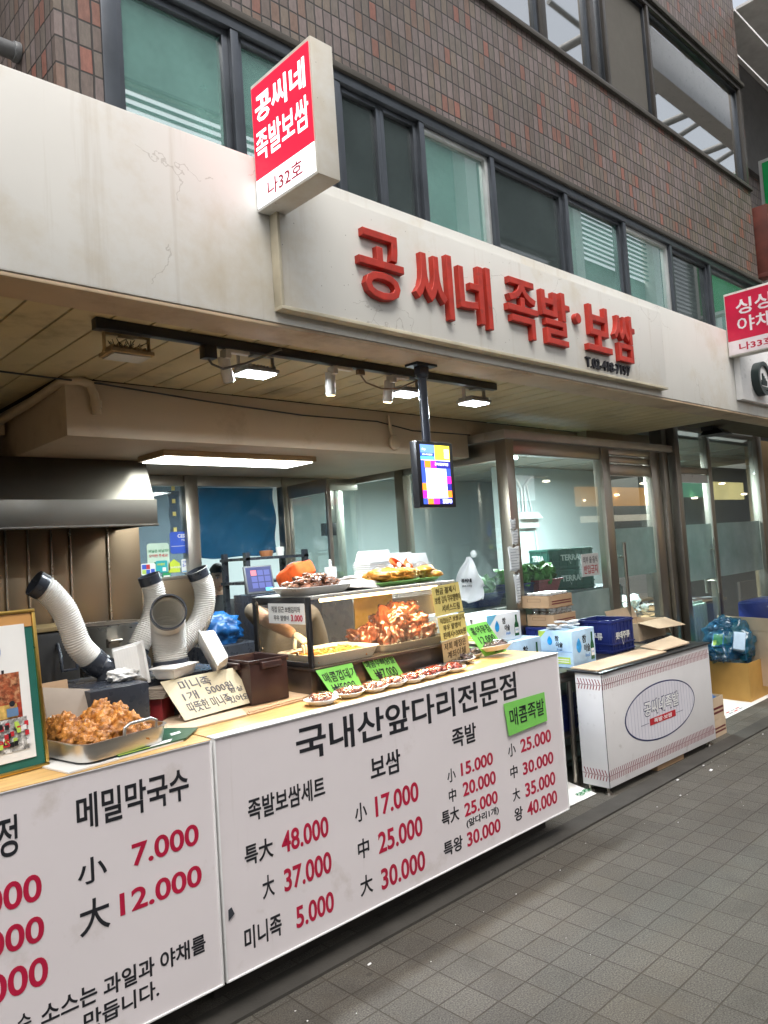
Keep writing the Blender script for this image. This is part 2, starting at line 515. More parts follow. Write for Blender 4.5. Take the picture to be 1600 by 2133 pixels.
def text_mesh(body, bold, shear, bev, res):
    k = (body, bold, shear, bev, res)
    if k not in _TC:
        c = bpy.data.curves.new('lettering', 'FONT')
        c.body = body; c.offset = bold; c.shear = shear; c.resolution_u = res
        c.extrude = 1.0 if not bev else .1
        c.bevel_depth = bev
        o = bpy.data.objects.new('lettering', c)
        dg = aside(o)
        me = bpy.data.meshes.new_from_object(o.evaluated_get(dg))
        _TC[k] = ([tuple(v.co) for v in me.vertices], [tuple(p.vertices) for p in me.polygons])
        bpy.data.objects.remove(o); bpy.data.curves.remove(c); bpy.data.meshes.remove(me)
    return _TC[k]
def tag(o, label, cat, group=None):
    o['label'] = label; o['category'] = cat
    if group:
        o['group'] = group
    return o
def thing(name, label, cat, loc, group=None):
    o = bpy.data.objects.new(name, None)
    o.empty_display_size = .1
    COL.objects.link(o)
    loc = gsp(loc)
    o.location = loc
    ORG[o.name] = V(loc)
    return tag(o, label, cat, group)
def struct(o):
    o['kind'] = 'structure'
    return o
def kids(o):
    return [c for c in bpy.data.objects if c.parent == o]
def dup(o, loc, label=None, rot=None, scale=None, parent=None):
    c = o.copy(); COL.objects.link(c)
    if parent is not None:
        c.parent = parent
    else:
        c.location = loc
    if rot is not None:
        c.rotation_euler = rot
    if scale is not None:
        c.scale = scale
    if label:
        c['label'] = label
    for ch in kids(o):
        dup(ch, None, parent=c)
    return c
X_, Y_, Z_ = V((1, 0, 0)), V((0, 1, 0)), V((0, 0, 1))
def area(name, loc, size, power, col, rot=(0, 0, 0), parent=None, sy=None, spread=180):
    l = bpy.data.lights.new(name, 'AREA')
    l.energy = power; l.color = col; l.size = size
    if sy:
        l.shape = 'RECTANGLE'; l.size_y = sy
    l.spread = R(spread)
    o = bpy.data.objects.new(name, l)
    COL.objects.link(o)
    o.rotation_euler = rot
    loc = gsp(loc)
    if parent is not None:
        o.parent = parent
        o.location = V(loc) - ORG[parent.name]
    else:
        o.location = loc
    return o
def spot(name, loc, tgt, power, col, ang, parent, rad=.03):
    l = bpy.data.lights.new(name, 'SPOT')
    l.energy = power; l.color = col; l.spot_size = R(ang); l.spot_blend = .6; l.shadow_soft_size = rad
    o = bpy.data.objects.new(name, l)
    COL.objects.link(o)
    o.rotation_euler = (V(loc) - V(tgt)).to_track_quat('Z', 'Y').to_euler()
    o.parent = parent
    o.location = V(loc) - ORG[parent.name]
    return o
# ------------------------------------------------------------------ ground
m = MB(); m.box(-40, -40, -.3, 60, 40, 0)
struct(m.build('pavement', PAVE, smooth=0))
m = MB(); m.box(-1, 3.06, .001, 11, 8, .02)
struct(m.build('shop_floor', FLOORIN, smooth=0))
m = MB(); m.box(-1, 2.32, .001, 11.5, 2.44, .012)
struct(m.build('drain_kerb', CONC, smooth=0))

# ------------------------------------------------------------------ upper brick building
WY = 2.9
bld = thing('brick_building', 'tall brown tiled building with two bands of grey framed windows above the white fascia', 'building', (4.8, 3.2, 3.0))
m = MB()
m.box(1.14, WY, 3.02, 1.33, WY + .3, 4.13)          # pier left of the lower windows
m.box(1.14, WY, 4.13, 8.49, WY + .3, 5.15)          # band between the two window rows
m.box(1.14, WY, 5.15, 3.3, WY + .3, 6.30)
m.box(1.14, WY, 6.30, 8.49, WY + .3, 12)
m.box(8.45, WY, 5.2, 8.49, WY + .3, 6.30)
m.box(1.14, WY + .3, 3.02, 1.40, 8.5, 12)           # left return wall
m.box(8.19, WY + .3, 3.02, 8.49, 8.5, 12)
m.box(-3, 5.6, 2.6, 1.14, 5.9, 12)                  # recessed wall further left
m.build('wall', BRICK, bld, smooth=0)
m = MB()
m.box(1.12, WY - .03, 4.115, 8.51, WY + .02, 4.15)
m.box(3.2, WY - .03, 5.125, 8.5, WY + .02, 5.155)
m.box(3.2, WY - .035, 6.275, 8.51, WY + .02, 6.315)
m.build('lintel', CONC, bld, bevel=.006)
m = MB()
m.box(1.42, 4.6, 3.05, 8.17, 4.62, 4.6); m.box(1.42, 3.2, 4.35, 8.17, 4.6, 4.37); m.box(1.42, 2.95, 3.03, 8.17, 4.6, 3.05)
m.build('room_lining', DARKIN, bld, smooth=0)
m = MB()
m.box(3.3, 4.9, 5.1, 8.17, 4.92, 6.5); m.box(3.3, 3.22, 6.4, 8.17, 4.9, 6.42); m.box(3.3, 3.22, 5.08, 8.17, 4.9, 5.1)
m.build('room_lining', M('grey_room_lining', (.22, .22, .20), .8), bld, smooth=0)

def window(x0, x1, z0, z1, gl, y=WY, fr=FRAME, w=.035, inset=.05, lite=False):
    m = MB()
    yy = y + inset
    m.box(x0, yy - .03, z0, x0 + w, yy + .03, z1); m.box(x1 - w, yy - .03, z0, x1, yy + .03, z1)
    m.box(x0 + w, yy - .03, z1 - w, x1 - w, yy + .03, z1); m.box(x0 + w, yy - .03, z0, x1 - w, yy + .03, z0 + w)
    f = m.build('window', FRAMEL if lite else fr, bld, bevel=.003)
    m = MB(); m.box(x0 + w, yy - .004, z0 + w, x1 - w, yy + .004, z1 - w)
    m.build('pane', gl, f, smooth=0)
    return f
# outer frame of the lower row
m = MB()
m.box(1.33, WY - .01, 4.06, 8.45, WY + .1, 4.115); m.box(1.33, WY - .01, 3.03, 1.40, WY + .1, 4.06); m.box(8.38, WY - .01, 3.03, 8.45, WY + .1, 4.06)
for x in (1.985, 2.62, 3.27, 3.935, 4.795, 5.635, 6.44, 7.245):
    m.box(x - .022, WY - .005, 3.03, x + .022, WY + .1, 4.06)
m.build('window_frame', FRAME, bld, bevel=.004)
for a, b, gl, w, lite in ((1.40, 1.963, TEALG, .035, 0), (2.007, 2.598, TEALG, .03, 0), (2.642, 2.95, DARKG, .03, 0), (2.95, 3.248, DARKG, .03, 0), (3.292, 3.913, TEALG, .028, 1),
                          (3.957, 4.773, DARKG, .035, 0), (4.817, 5.613, TEALG, .028, 0), (5.657, 6.418, TEALG, .028, 1), (6.462, 7.223, DARKG, .03, 0), (7.267, 8.38, TEALG, .03, 0)):
    window(a, b, 3.04, 4.06, gl, w=w, lite=lite)
# upper row
m = MB()
m.box(3.3, WY - .01, 5.155, 8.45, WY + .1, 5.19); m.box(3.3, WY - .01, 6.225, 8.45, WY + .1, 6.275); m.box(8.40, WY - .01, 5.19, 8.45, WY + .1, 6.225)
for x, w in ((4.69, .035), (5.40, .03), (5.60, .02), (6.385, .018)):
    m.box(x - w, WY - .006, 5.19, x + w, WY + .1, 6.225)
m.build('window_frame', M('bronze_window_aluminium', (.09, .082, .075), .4, .6), bld, bevel=.004)
for a, b, gl in ((3.3, 4.655, PALEG), (4.725, 5.37, PALEG), (5.43, 5.58, PALEG), (5.62, 6.367, M('insect_screen', (.085, .08, .07), .8, var=.05)), (6.403, 8.40, PALEG)):
    window(a, b, 5.19, 6.225, gl, w=.02, fr=FRAME)
# things seen inside / behind the panes
m = MB()
for k in range(9):
    m.tube([(4.98 + .02 * k, 3.35, 5.62 - k * .035), (5.28 + .012 * k, 3.55, 5.66 - k * .035)], .004, 6)
m.tube([(4.95, 3.35, 5.2), (4.98, 3.35, 5.66)], .007, 6); m.tube([(5.14, 3.35, 5.2), (4.98, 3.35, 5.66)], .007, 6); m.tube([(5.3, 3.55, 5.2), (5.28, 3.55, 5.68)], .007, 6)
tag(m.build('drying_rack', WTRIM), 'white folding drying rack behind the pale upper window pane', 'drying rack')
m = MB()
m.grid(lambda u, v: (3.02 + .10 * u + .03 * v, 3.12 + .03 * math.sin(u * 14 + v * 3), 3.40 + v * .33 - .05 * u * (1 - v)), 14, 8)
tag(m.build('hanging_cloth', M('beige_cloth', (.45, .40, .30), .9)), 'small beige striped cloth hanging inside the dark window right of the red shop sign', 'cloth')

# neighbouring building on the right
nb = thing('neighbour_building', 'brown tiled neighbouring building set back at the right edge of the photo', 'building', (10.5, 4.2, 2.6))
m = MB(); m.box(8.52, 3.3, 2.6, 16, 3.6, 5.85); m.build('wall', BRICK, nb, smooth=0)
m = MB(); m.box(8.52, 3.24, 5.85, 16, 3.6, 7.15); m.build('parapet', M('grey_cladding', (.11, .11, .11), .6), nb, smooth=0)
m = MB()
for k in range(4):
    m.box(8.52, 3.2 - k * .30, 7.16, 16, 3.2 - k * .30 + .285, 7.19)
m.build('soffit_panel', M('pale_grey_soffit', (.74, .75, .75), .5), nb, smooth=0)
m = MB(); m.box(8.52, 1.76, 7.10, 16, 1.99, 7.62); m.build('edge_beam', WTRIM, nb)
gs = thing('vertical_sign', 'green projecting signboard in a rusty white frame at the right edge of the photo', 'sign', (9.0, 2.6, 3.9))
m = MB(); m.box(9.0, 2.1, 4.05, 9.14, 2.965, 5.65); m.build('cabinet', FRAMEL, gs, bevel=.006)
m = MB(); m.box(8.994, 2.14, 4.09, 8.999, 2.925, 5.61); m.build('face', M('green_sign_face', (.0, .20, .05), .4), gs, smooth=0)
rb = M('rusty_red_sign', (.10, .022, .014), .5, var=.4, vs=5)
m = MB(); m.box(8.58, 2.78, 4.25, 8.70, 3.28, 4.98); m.extr([(8.57, 2.77, 4.25), (8.71, 2.77, 4.25), (8.71, 3.29, 4.25), (8.57, 3.29, 4.25)], (0, 0, -.05))
tag(m.build('wall_sign', rb, bevel=.004), 'rusty red brown sign cabinet on the tiled building corner beside the green sign', 'sign')
m = MB(); m.tube([(.4, 3.29, 3.80), (1.138, 3.29, 3.80)], .036, 20); m.tube([(1.11, 3.29, 3.80), (1.138, 3.29, 3.80)], .043, 20)
tag(m.build('vent_pipe', M('grey_painted_pipe', (.16, .17, .18), .4), bevel=.004), 'grey vent pipe poking out beside the brick corner at top left', 'pipe')

# ------------------------------------------------------------------ white fascia canopy
can = thing('shop_canopy', 'long dirty white fascia band with a yellowed plank ceiling under it above the stalls', 'canopy', (4.5, 2.9, 2.43))
m = MB(); m.box(-2.5, 2.3, 2.44, 12, 2.478, 3.07); m.box(-2.5, 2.4785, 2.51, 12, 2.89, 3.068); m.build('fascia', FASCIA, can, bevel=.008)
m = MB(); m.box(-2.5, 2.304, 2.425, 12, 2.48, 2.4385); m.box(-2.5, 2.48, 2.43, 12, 2.50, 2.46); m.build('edge_trim', TAN, can, bevel=.003)
m = MB()
x = -2.02
while x < 6.25:
    m.box(x + .004, 2.50, 2.447, x + .148, 4.5 if x < 1.2 else 3.48, 2.457); x += .152
m.build('soffit', PLANK, can, bevel=.002)
m = MB(); m.box(-2.5, 2.5, 2.459, 6.3, 4.6, 2.50); m.box(6.3, 2.5, 2.50, 12, 3.05, 2.53)
m.build('soffit_backing', GROOVE, can, smooth=0)
bm_ = MB(); bm_.box(1.345, 3.49, 2.175, 4.2, 5.3, 2.446); bm_.box(4.2, 3.492, 2.345, 5.65, 3.6, 2.446); bm_.box(5.65, 3.40, 2.345, 6.85, 3.6, 2.53)
tag(bm_.build('ceiling_beam', BEAM, bevel=.006), 'deep cream painted beam hanging under the plank ceiling over the kitchen', 'beam')

# raised sign board with thick red letters
sb = thing('shop_signboard', 'white raised signboard with thick worn red Korean letters and a phone number', 'sign', (3.23, 2.28, 2.49))
m = MB(); m.box(1.70, 2.255, 2.495, 4.78, 2.299, 2.995)
m.build('board', FASCIA, sb, bevel=.004)
LTS = M('letter_trim_cream', (.55, .5, .38), .6, var=.2)
m = MB()
m.box(1.686, 2.25, 2.481, 4.79, 2.299, 2.4945); m.box(1.686, 2.25, 2.4945, 1.6995, 2.299, 2.995)
m.build('board_trim', LTS, sb, bevel=.002)
m = MB()
for ch, x0, x1, z0, z1 in (('공', 2.075, 2.335, 2.600, 2.892), ('씨', 2.400, 2.655, 2.585, 2.890), ('네', 2.700, 2.940, 2.585, 2.890), ('족', 3.068, 3.325, 2.585, 2.888), ('발', 3.365, 3.632, 2.590, 2.888), ('·', 3.684, 3.745, 2.742, 2.803), ('보', 3.800, 4.065, 2.610, 2.880), ('쌈', 4.100, 4.350, 2.588, 2.880)):
    m.text(ch, (x0, 2.2515, z0), X_, Z_, x1 - x0, z1 - z0, bold=.004, bev=.012, ext=.23, res=3)
m.x = None
m.build('lettering', REDL, sb, smooth=30)
m = MB()
m.text('T.02-418-7197', (3.79, 2.249, 2.512), X_, Z_, .50, .060, bold=.012, ext=.006)
m.build('phone_number', INK, sb, smooth=0)

# projecting light boxes
def lightbox(name, label, x, z0, lines, lit, y0=2.3, dy=.37, dz=.49, th=.10):
    t = thing(name, label, 'sign', (x + th / 2, y0 - dy / 2, z0), 'red and white light boxes projecting from the fascia')
    m = MB(); m.box(x, y0 - dy, z0, x + th, y0 - .002, z0 + dz)
    m.build('cabinet', FASCIA, t, bevel=.005)
    e = .010
    w_ = emis('sign_white', (.92, .95, 1.0), lit * 1.25); r_ = emis('sign_red', (.80, .006, .035), lit) if lit > .4 else M('sign_red_unlit', (.62, .012, .06), .35)
    if lit <= .4:
        w_ = M('sign_white_unlit', (.82, .74, .78), .35)
    zs = z0 + .115
    m = MB()
    m.box(x - .0035, y0 - dy + e, zs, x - .0005, y0 - e, z0 + dz - e - .008, 0)
    m.box(x - .0035, y0 - dy + e, z0 + e, x - .0005, y0 - e, zs - .0005, 1)
    m.build('face', [r_, w_], t, smooth=0)
    for body, u0, u1, a, b, white, bd in lines:
        m = MB(); m.text(body, (x - .0042, y0 - e - u0 * (dy - 2 * e), z0 + a * dz), -Y_, Z_, (u1 - u0) * (dy - 2 * e), (b - a) * dz, bold=bd, ext=.0005)
        m.build('lettering', (emis('sign_letter_white', (1, 1, 1), lit * 1.6) if lit > .4 else M('sign_letter_unlit', (.86, .8, .84), .4)) if white else M('sign_letter_red', (.50, .01, .05), .4), t, smooth=0)
    return t
lightbox('light_box_sign', 'lit red and white light box reading 공씨네 족발보쌈 나32호 on the fascia', 1.634, 2.852,
         [('공씨네', .06, .93, .66, .88, 1, .022), ('족발보쌈', .04, .95, .36, .60, 1, .012), ('나32호', .2, .8, .055, .18, 0, .01)], .62)
lightbox('light_box_sign', 'unlit red and white light box reading 싱싱야채 나33호 at the right edge', 5.95, 2.855,
         [('싱싱', .22, .95, .62, .86, 1, .02), ('야채', .22, .95, .34, .58, 1, .012), ('나33호', .22, .95, .06, .18, 0, .02)], .3)
ns = thing('neighbour_signboard', 'white neighbour signboard with a round black and white logo at the right edge', 'sign', (6.6, 2.28, 2.52))
m = MB(); m.box(6.03, 2.25, 2.53, 9.2, 2.299, 2.98); m.build('board', WTRIM, ns, bevel=.004)
m = MB(); m.x = Matrix.Translation((6.36, 2.22, 2.715)) @ Matrix.Rotation(R(90), 4, 'X')
m.lathe([(.135, -.03), (.135, .03), (.105, .03), (.105, .012), (0, .012)], (0, 0, 0), 36, 0); m.lathe([(0, .0125), (.104, .0125), (.104, .014), (0, .014)], (0, 0, 0), 36, 1)
m.x = None
for k in range(5):
    m.box(6.31 + .022 * k, 2.196, 2.66, 6.322 + .022 * k, 2.205, 2.70 + .018 * ((k * 7) % 4))
m.box(6.29, 2.196, 2.625, 6.43, 2.205, 2.648); m.x = None
m.text('전', (6.62, 2.24, 2.62), X_, Z_, .24, .26, bold=.05, ext=.03)
m.build('logo', [M('dark_green_logo', (.015, .03, .03), .4), WTRIM], ns, smooth=40)

# ------------------------------------------------------------------ track lights under the soffit
tr = thing('light_track', 'black ceiling track carrying floodlights and white spotlights', 'light track', (2.25, 2.605, 2.41))
m = MB(); m.box(1.12, 2.585, 2.408, 3.40, 2.622, 2.446); m.box(1.115, 2.582, 2.405, 1.15, 2.625, 2.446); m.build('rail', BLACK, tr, bevel=.003)
m = MB(); m.box(1.545, 2.58, 2.355, 1.60, 2.625, 2.407); m.build('feed_box', BLACK, tr, bevel=.003)
m = MB()
m.tube([(1.57, 2.6, 2.355), (1.585, 2.6, 2.335), (1.64, 2.61, 2.325), (1.75, 2.6, 2.36), (1.90, 2.56, 2.43)], .005, 8)
m.build('cable', M('grey_cable', (.12, .11, .10), .5), tr)
LAMP = emis('floodlight_glow', (.82, .92, 1.0), 14.0)
def flood(x, lit, label, dirty=False):
    t = thing('floodlight', label, 'floodlight', (x, 2.71, 2.33), 'floodlights on the black track')
    cm = M('cobwebbed_cream_metal', (.42, .30, .15), .7, var=.3, vs=20) if dirty else M('grey_lamp_metal', (.42, .40, .38), .45)
    m = MB(); m.box(x - .085, 2.655, 2.352, x + .085, 2.775, 2.368)
    for k in range(9):
        m.box(x - .075 + k * .018, 2.665, 2.368, x - .069 + k * .018, 2.765, 2.383)
    m.build('housing', cm, t, bevel=.003)
    m = MB(); m.box(x - .073, 2.665, 2.346, x + .073, 2.765, 2.3515)
    m.build('lens', LAMP if lit else M('dusty_lamp_glass', (.45, .42, .36), .4), t, smooth=0)
    m = MB()
    m.box(x - .091, 2.70, 2.36, x - .086, 2.72, 2.43); m.box(x + .086, 2.70, 2.36, x + .091, 2.72, 2.43); m.box(x - .091, 2.70, 2.43, x + .091, 2.72, 2.434); m.box(x - .03, 2.60, 2.425, x + .03, 2.72, 2.445)
    m.build('bracket', cm, t)
    if dirty:
        m = MB()
        for k in range(16):
            a = x - .08 + .16 * random.random(); b = x - .08 + .16 * random.random()
            m.tube([(a, 2.70, 2.36 + .06 * random.random()), ((a + b) / 2, 2.71, 2.385 - .03 * random.random()), (b, 2.71, 2.37 + .06 * random.random())], .0016, 5)
        m.build('cobweb', GROOVE, t)
    if lit:
        area('floodlight_lamp', (x, 2.715, 2.342), .145, 15.0, (.84, .92, 1.0), (R(-8), 0, 0), t, sy=.1)
    return t
flood(1.285, 0, 'unlit cobwebbed cream floodlight at the left end of the black track', True)
flood(1.87, 1, 'lit floodlight hanging between the first and second white spotlights')
flood(2.79, 1, 'lit floodlight just left of the hanging screen pole')
flood(3.345, 1, 'lit floodlight at the far right end of the black track')
def cyl_spot(x, tilt, label, lit):
    t = thing('track_spotlight', label, 'spotlight', (x, 2.62, 2.27), 'white cylinder spotlights on the black track')
    a = V((x, 2.635, 2.385)); d = V((tilt, .02, -.10)); d.normalize()
    m = MB(); m.tube([a, a + d * .105], .024, 24); m.tube([a + d * .105, a + d * .1052], .022, 24)
    m.build('body', M('white_lamp_metal', (.70, .66, .60), .35), t, bevel=.002)
    m = MB(); m.box(x - .012, 2.592, 2.37, x + .012, 2.640, 2.406); m.box(x + .0, 2.59, 2.392, x + .10, 2.617, 2.407); m.build('adapter', M('white_lamp_metal', (.70, .66, .60), .35), t, bevel=.002)
    m = MB(); m.tube([a + d * .1054, a + d * .108], .019, 20); m.build('lens', emis('warm_lamp_glow', (1, .80, .45), 9.0) if lit else FRAMEL, t)
    if lit:
        spot('spotlight_lamp', a + d * .115, a + d * 1.2, 18, (1, .80, .52), 80, t)
cyl_spot(1.66, .035, 'white cylinder spotlight tilted right, nearest the unlit floodlight', 0)
cyl_spot(2.225, .012, 'white cylinder spotlight glowing warm, the middle one of three', 1)
cyl_spot(2.60, .0, 'white cylinder spotlight glowing warm, close to the hanging screen pole', 1)
m = MB(); m.box(2.37, 2.60, 2.385, 2.41, 2.62, 2.407)
m.tube([(2.39, 2.61, 2.385), (2.43, 2.62, 2.355), (2.53, 2.62, 2.335), (2.64, 2.62, 2.345), (2.80, 2.60, 2.41)], .004, 8)
tag(m.build('power_adapter', M('brown_adapter', (.22, .14, .08), .5)), 'small brown track adapter with a drooping black cable', 'adapter')
m = MB()
pts = [(.2, 3.44, 2.425), (1.0, 3.44, 2.43), (1.5, 3.475, 2.43), (2.1, 3.478, 2.395), (2.7, 3.478, 2.37), (3.3, 3.478, 2.375), (3.62, 3.478, 2.335), (4.0, 3.3, 2.30)]
m.tube(pts, .0045, 8)
tag(m.build('cable', BLACK), 'thin black cable sagging along the face of the cream beam', 'cable')
m = MB()
m.tube([(1.28, 4.3, 2.36), (1.31, 3.9, 2.39), (1.34, 3.5, 2.432), (1.40, 3.462, 2.432), (1.45, 3.462, 2.42), (1.47, 3.465, 2.37), (1.48, 3.468, 2.28)], .021, 14)
m.tube([(1.476, 3.466, 2.31), (1.479, 3.467, 2.345)], .026, 14); m.box(1.24, 4.28, 2.30, 1.32, 4.42, 2.40)
tag(m.build('conduit_pipe', M('cream_conduit', (.55, .44, .30), .5)), 'cream plastic conduit bent over the left corner of the beam', 'pipe')
m = MB()
m.tube([(3.40, 3.47, 2.42), (3.41, 3.47, 2.33), (3.43, 3.478, 2.30)], .012, 10); m.x = Matrix.Translation((3.435, 3.475, 2.245)) @ Matrix.Rotation(R(90), 4, 'X')
m.lathe([(.048, 0), (.048, .012), (.04, .02), (0, .02)], (0, 0, 0), 24); m.x = None
tag(m.build('junction_box', M('cream_conduit', (.55, .44, .30), .5)), 'round cream junction box on the beam behind the screen pole', 'junction box')

# LED panel under the inner ceiling
lp = thing('ceiling_panel_light', 'long lit white panel light with a wooden rim over the kitchen', 'ceiling light', (2.5, 3.95, 2.12))
m = MB(); m.box(1.95, 3.74, 2.142, 3.0, 4.05, 2.174); m.build('rim', M('panel_light_rim', (.40, .27, .14), .5), lp, bevel=.003)
m = MB(); m.box(1.97, 3.76, 2.136, 2.98, 4.03, 2.1415); m.build('diffuser', emis('panel_light_glow', (.93, 1, .95), 6.0), lp, smooth=0)
area('panel_lamp', (2.47, 3.93, 2.132), 1.0, 11, (.93, 1.0, .96), (0, 0, 0), lp, sy=.37)

# ------------------------------------------------------------------ hanging screen
mo = thing('hanging_screen', 'portrait screen with coloured payment page hanging on a black pole', 'screen', (2.67, 2.44, 1.73))
m = MB(); m.tube([(2.63, 2.44, 2.05), (2.63, 2.44, 2.425)], .021, 16); m.tube([(2.63, 2.44, 2.36), (2.63, 2.44, 2.375)], .03, 16); m.box(2.56, 2.40, 2.413, 2.70, 2.48, 2.4245); m.box(2.60, 2.42, 2.375, 2.66, 2.46, 2.413)
m.build('pole', M('navy_black_metal', (.02, .025, .04), .35), mo)
m = MB(); m.x = Matrix.Translation((2.668, 2.425, 1.895)) @ Matrix.Rotation(R(2), 4, 'Z')
m.box(-.133, -.0, -.157, .133, .04, .157); m.build('casing', BLACK, mo, bevel=.004)
SC = [((.03, .07, .45), 0), ((.12, .25, .75), 1), ((.95, .80, .05), 2), ((.95, .22, .02), 3), ((.90, .02, .45), 4), ((.9, .93, .97), 5), ((.02, .02, .22), 6), ((.10, .65, .90), 7)]
scm = [emis('screen_colour_%s' % 'abcdefgh'[k], c, 1.3) for c, k in SC]
m2 = MB(); m2.x = m.x
sw, sh = .212, .282
def px(u0, v0, u1, v1, mi, d=.0012):
    m2.box(-sw / 2 + u0 * sw, -d, sh / 2 - v1 * sh, -sw / 2 + u1 * sw, -.0004, sh / 2 - v0 * sh, mi)
px(0, 0, 1, 1, 0, .0008)
px(0, 0, .46, .14, 1); px(0, .14, .46, .195, 0); px(0, .2, .46, .25, 7); px(.48, 0, 1, .25, 2); px(0, .255, 1, .265, 5); px(.12, .27, .32, .39, 3); px(.32, .27, .5, .39, 4); px(.5, .27, 1, .39, 6)
px(.14, .4, .84, .90, 5, .0016); px(.84, .53, 1, .65, 4); px(.84, .65, 1, .77, 6); px(.84, .77, 1, .89, 3); px(0, .65, .14, .77, 3); px(0, .77, .14, .90, 4); px(.15, .905, .34, 1, 3); px(.34, .905, .54, 1, 4); px(.54, .905, 1, 1, 6); px(.8, .06, .98, .22, 5)
scr = m2.build('display', scm, mo, smooth=0)
for tx, o3, w3, h3, b3 in (('zero', (.03, -.0024, -.138), .07, .02, .04), ('공가네한방족발', (-.01, -.0024, .043), .10, .014, .01), ('Pay', (-.094, -.0022, .112), .025, .011, 0), ('온누리상품권', (-.094, -.0022, .090), .07, .008, 0)):
    m3 = MB(); m3.x = m2.x; m3.text(tx, o3, X_, Z_, w3, h3, bold=b3, ext=.0004)
    m3.build('screen_text', emis('screen_colour_f', (.9, .93, .97), 1.3), mo, smooth=0)
# ------------------------------------------------------------------ glass room (dining room front)
GS = 1.07
YF, XS, YB = 3.05, 4.085, 4.86
gr = thing('glass_shopfront', 'steel framed glass corner shopfront with a pull handle door', 'shopfront', (5.2, 3.1, 0))
m = MB()
m.box(4.0, YF - .04, .02, 4.085, YF + .05, 2.23)                      # corner post
m.box(5.21, YF - .03, .02, 5.32, YF + .05, 2.23); m.box(5.99, YF - .03, .02, 6.13, YF + .05, 2.23)
m.box(4.0, 3.98, 1.0, 4.085, 4.07, 2.23); m.box(4.0, 4.78, .02, 4.085, 4.86, 2.23)
m.box(4.085, YF - .02, 2.135, 5.21, YF + .04, 2.228)
m.box(5.32, YF - .02, 2.18, 5.99, YF + .04, 2.228); m.box(5.32, YF - .01, 2.12, 5.99, YF + .03, 2.172); m.box(5.32, YF - .02, 2.02, 5.99, YF + .03, 2.108)
m.box(4.01, YF + .05, 2.10, 4.075, 3.98, 2.228); m.box(4.01, 4.07, 2.10, 4.075, 4.78, 2.228)
m.box(4.085, YF - .01, .02, 5.21, YF + .03, .10); m.box(4.01, YF + .05, .02, 4.075, 4.78, .9)
m.build('frame', STEEL, gr, bevel=.003)
m = MB(); m.box(3.96, YF - .07, 2.23, 6.37, YF + .1, 2.288); m.box(3.96, YF + .1, 2.23, 4.12, 4.86, 2.288)
m.build('cap_rail', M('satin_aluminium', (.55, .53, .50), .4, .8, var=.06), gr, bevel=.004)
m = MB(); m.box(4.087, YF, .1, 5.208, YF + .008, 2.133); m.build('pane', CLEAR, gr, smooth=0)
m = MB(); m.box(4.04, YF + .055, .902, 4.048, 3.978, 2.098); m.build('pane', CLEAR, gr, smooth=0)
m = MB(); m.box(4.04, 4.072, .902, 4.048, 4.778, 2.098); m.build('pane', CLEAR, gr, smooth=0)
m = MB(); m.box(4.088, YF - .003, .10, 5.207, YF - .0005, 1.155); m.build('frosted_film', FROST, gr, smooth=0)
m = MB(); m.box(5.335, YF - .005, .03, 5.975, YF + .007, 2.015); d_ = m.build('door', DOORG, gr, smooth=0)
m = MB(); m.box(5.336, YF - .008, 1.22, 5.974, YF - .0055, 1.60); m.build('frosted_film', FROST, d_, smooth=0)
m = MB(); m.tube([(5.40, YF - .05, .92), (5.40, YF - .05, 1.49)], .014, 16); m.tube([(5.40, YF - .05, 1.38), (5.40, YF + .0, 1.38)], .008, 10); m.tube([(5.40, YF - .05, 1.03), (5.40, YF + .0, 1.03)], .008, 10)
m.build('handle', STEEL, d_)
tag_s = thing('door_notice', 'white paper notice reading 외부 술 음식 반입금지 on the glass', 'notice', (4.97, YF - .006, 1.26))
m = MB(); m.box(4.85, YF - .0075, 1.262, 5.085, YF - .0045, 1.428); m.build('sheet', WHITEP, tag_s, smooth=0)
m = MB(); m.text('외부 술·음식', (4.87, YF - .0078, 1.358), X_, Z_, .195, .05, bold=.01, ext=.0003); m.text('반입금지', (4.875, YF - .0078, 1.28), X_, Z_, .185, .065, bold=.015, ext=.0003, mi=1)
m.build('lettering', [INK, REDP], tag_s, smooth=0)

# next shop
nx = thing('next_shopfront', 'dark glass shopfront with paired tall pull handles right of the glass corner room', 'shopfront', (7.2, 3.1, 0))
m = MB()
m.box(6.15, YF - .06, .02, 6.21, YF + .05, 2.44); m.box(6.225, YF - .03, .02, 6.30, YF + .05, 2.44); m.box(6.32, YF - .09, .02, 6.405, YF + .05, 2.49)
m.box(7.125, YF - .02, .02, 7.20, YF + .05, 2.49); m.box(8.30, YF - .04, .02, 8.44, YF + .05, 2.52)
m.box(6.405, YF - .015, 2.06, 7.125, YF + .04, 2.12); m.box(6.405, YF - .015, 2.46, 8.3, YF + .04, 2.52)
m.build('frame', STEELD, nx, bevel=.003)
m = MB(); m.box(6.41, YF, 2.12, 7.12, YF + .008, 2.46); m.build('pane', DOORG, nx, smooth=0)
m = MB(); m.box(7.205, YF, .05, 8.298, YF + .008, 2.46); m.build('pane', DOORG, nx, smooth=0)
m = MB(); m.box(6.415, YF - .005, .03, 7.12, YF + .007, 2.055); d_ = m.build('door', DOORG, nx, smooth=0)
m = MB(); m.box(6.43, YF - .012, 1.98, 7.11, YF - .0055, 2.055); m.build('door_rail', WTRIM, d_, smooth=0)
m = MB()
for yy in (-.055, .06):
    m.tube([(7.045, YF + yy, .955), (7.045, YF + yy, 1.465)], .013, 14)
for z in (1.07, 1.36):
    m.tube([(7.045, YF - .055, z), (7.045, YF + .06, z)], .008, 10)
m.build('handle', STEEL, d_)
m = MB(); m.box(6.43, YF - .009, 1.095, 7.10, YF - .0055, 1.60); m.build('frosted_film', FROST, d_, smooth=0)
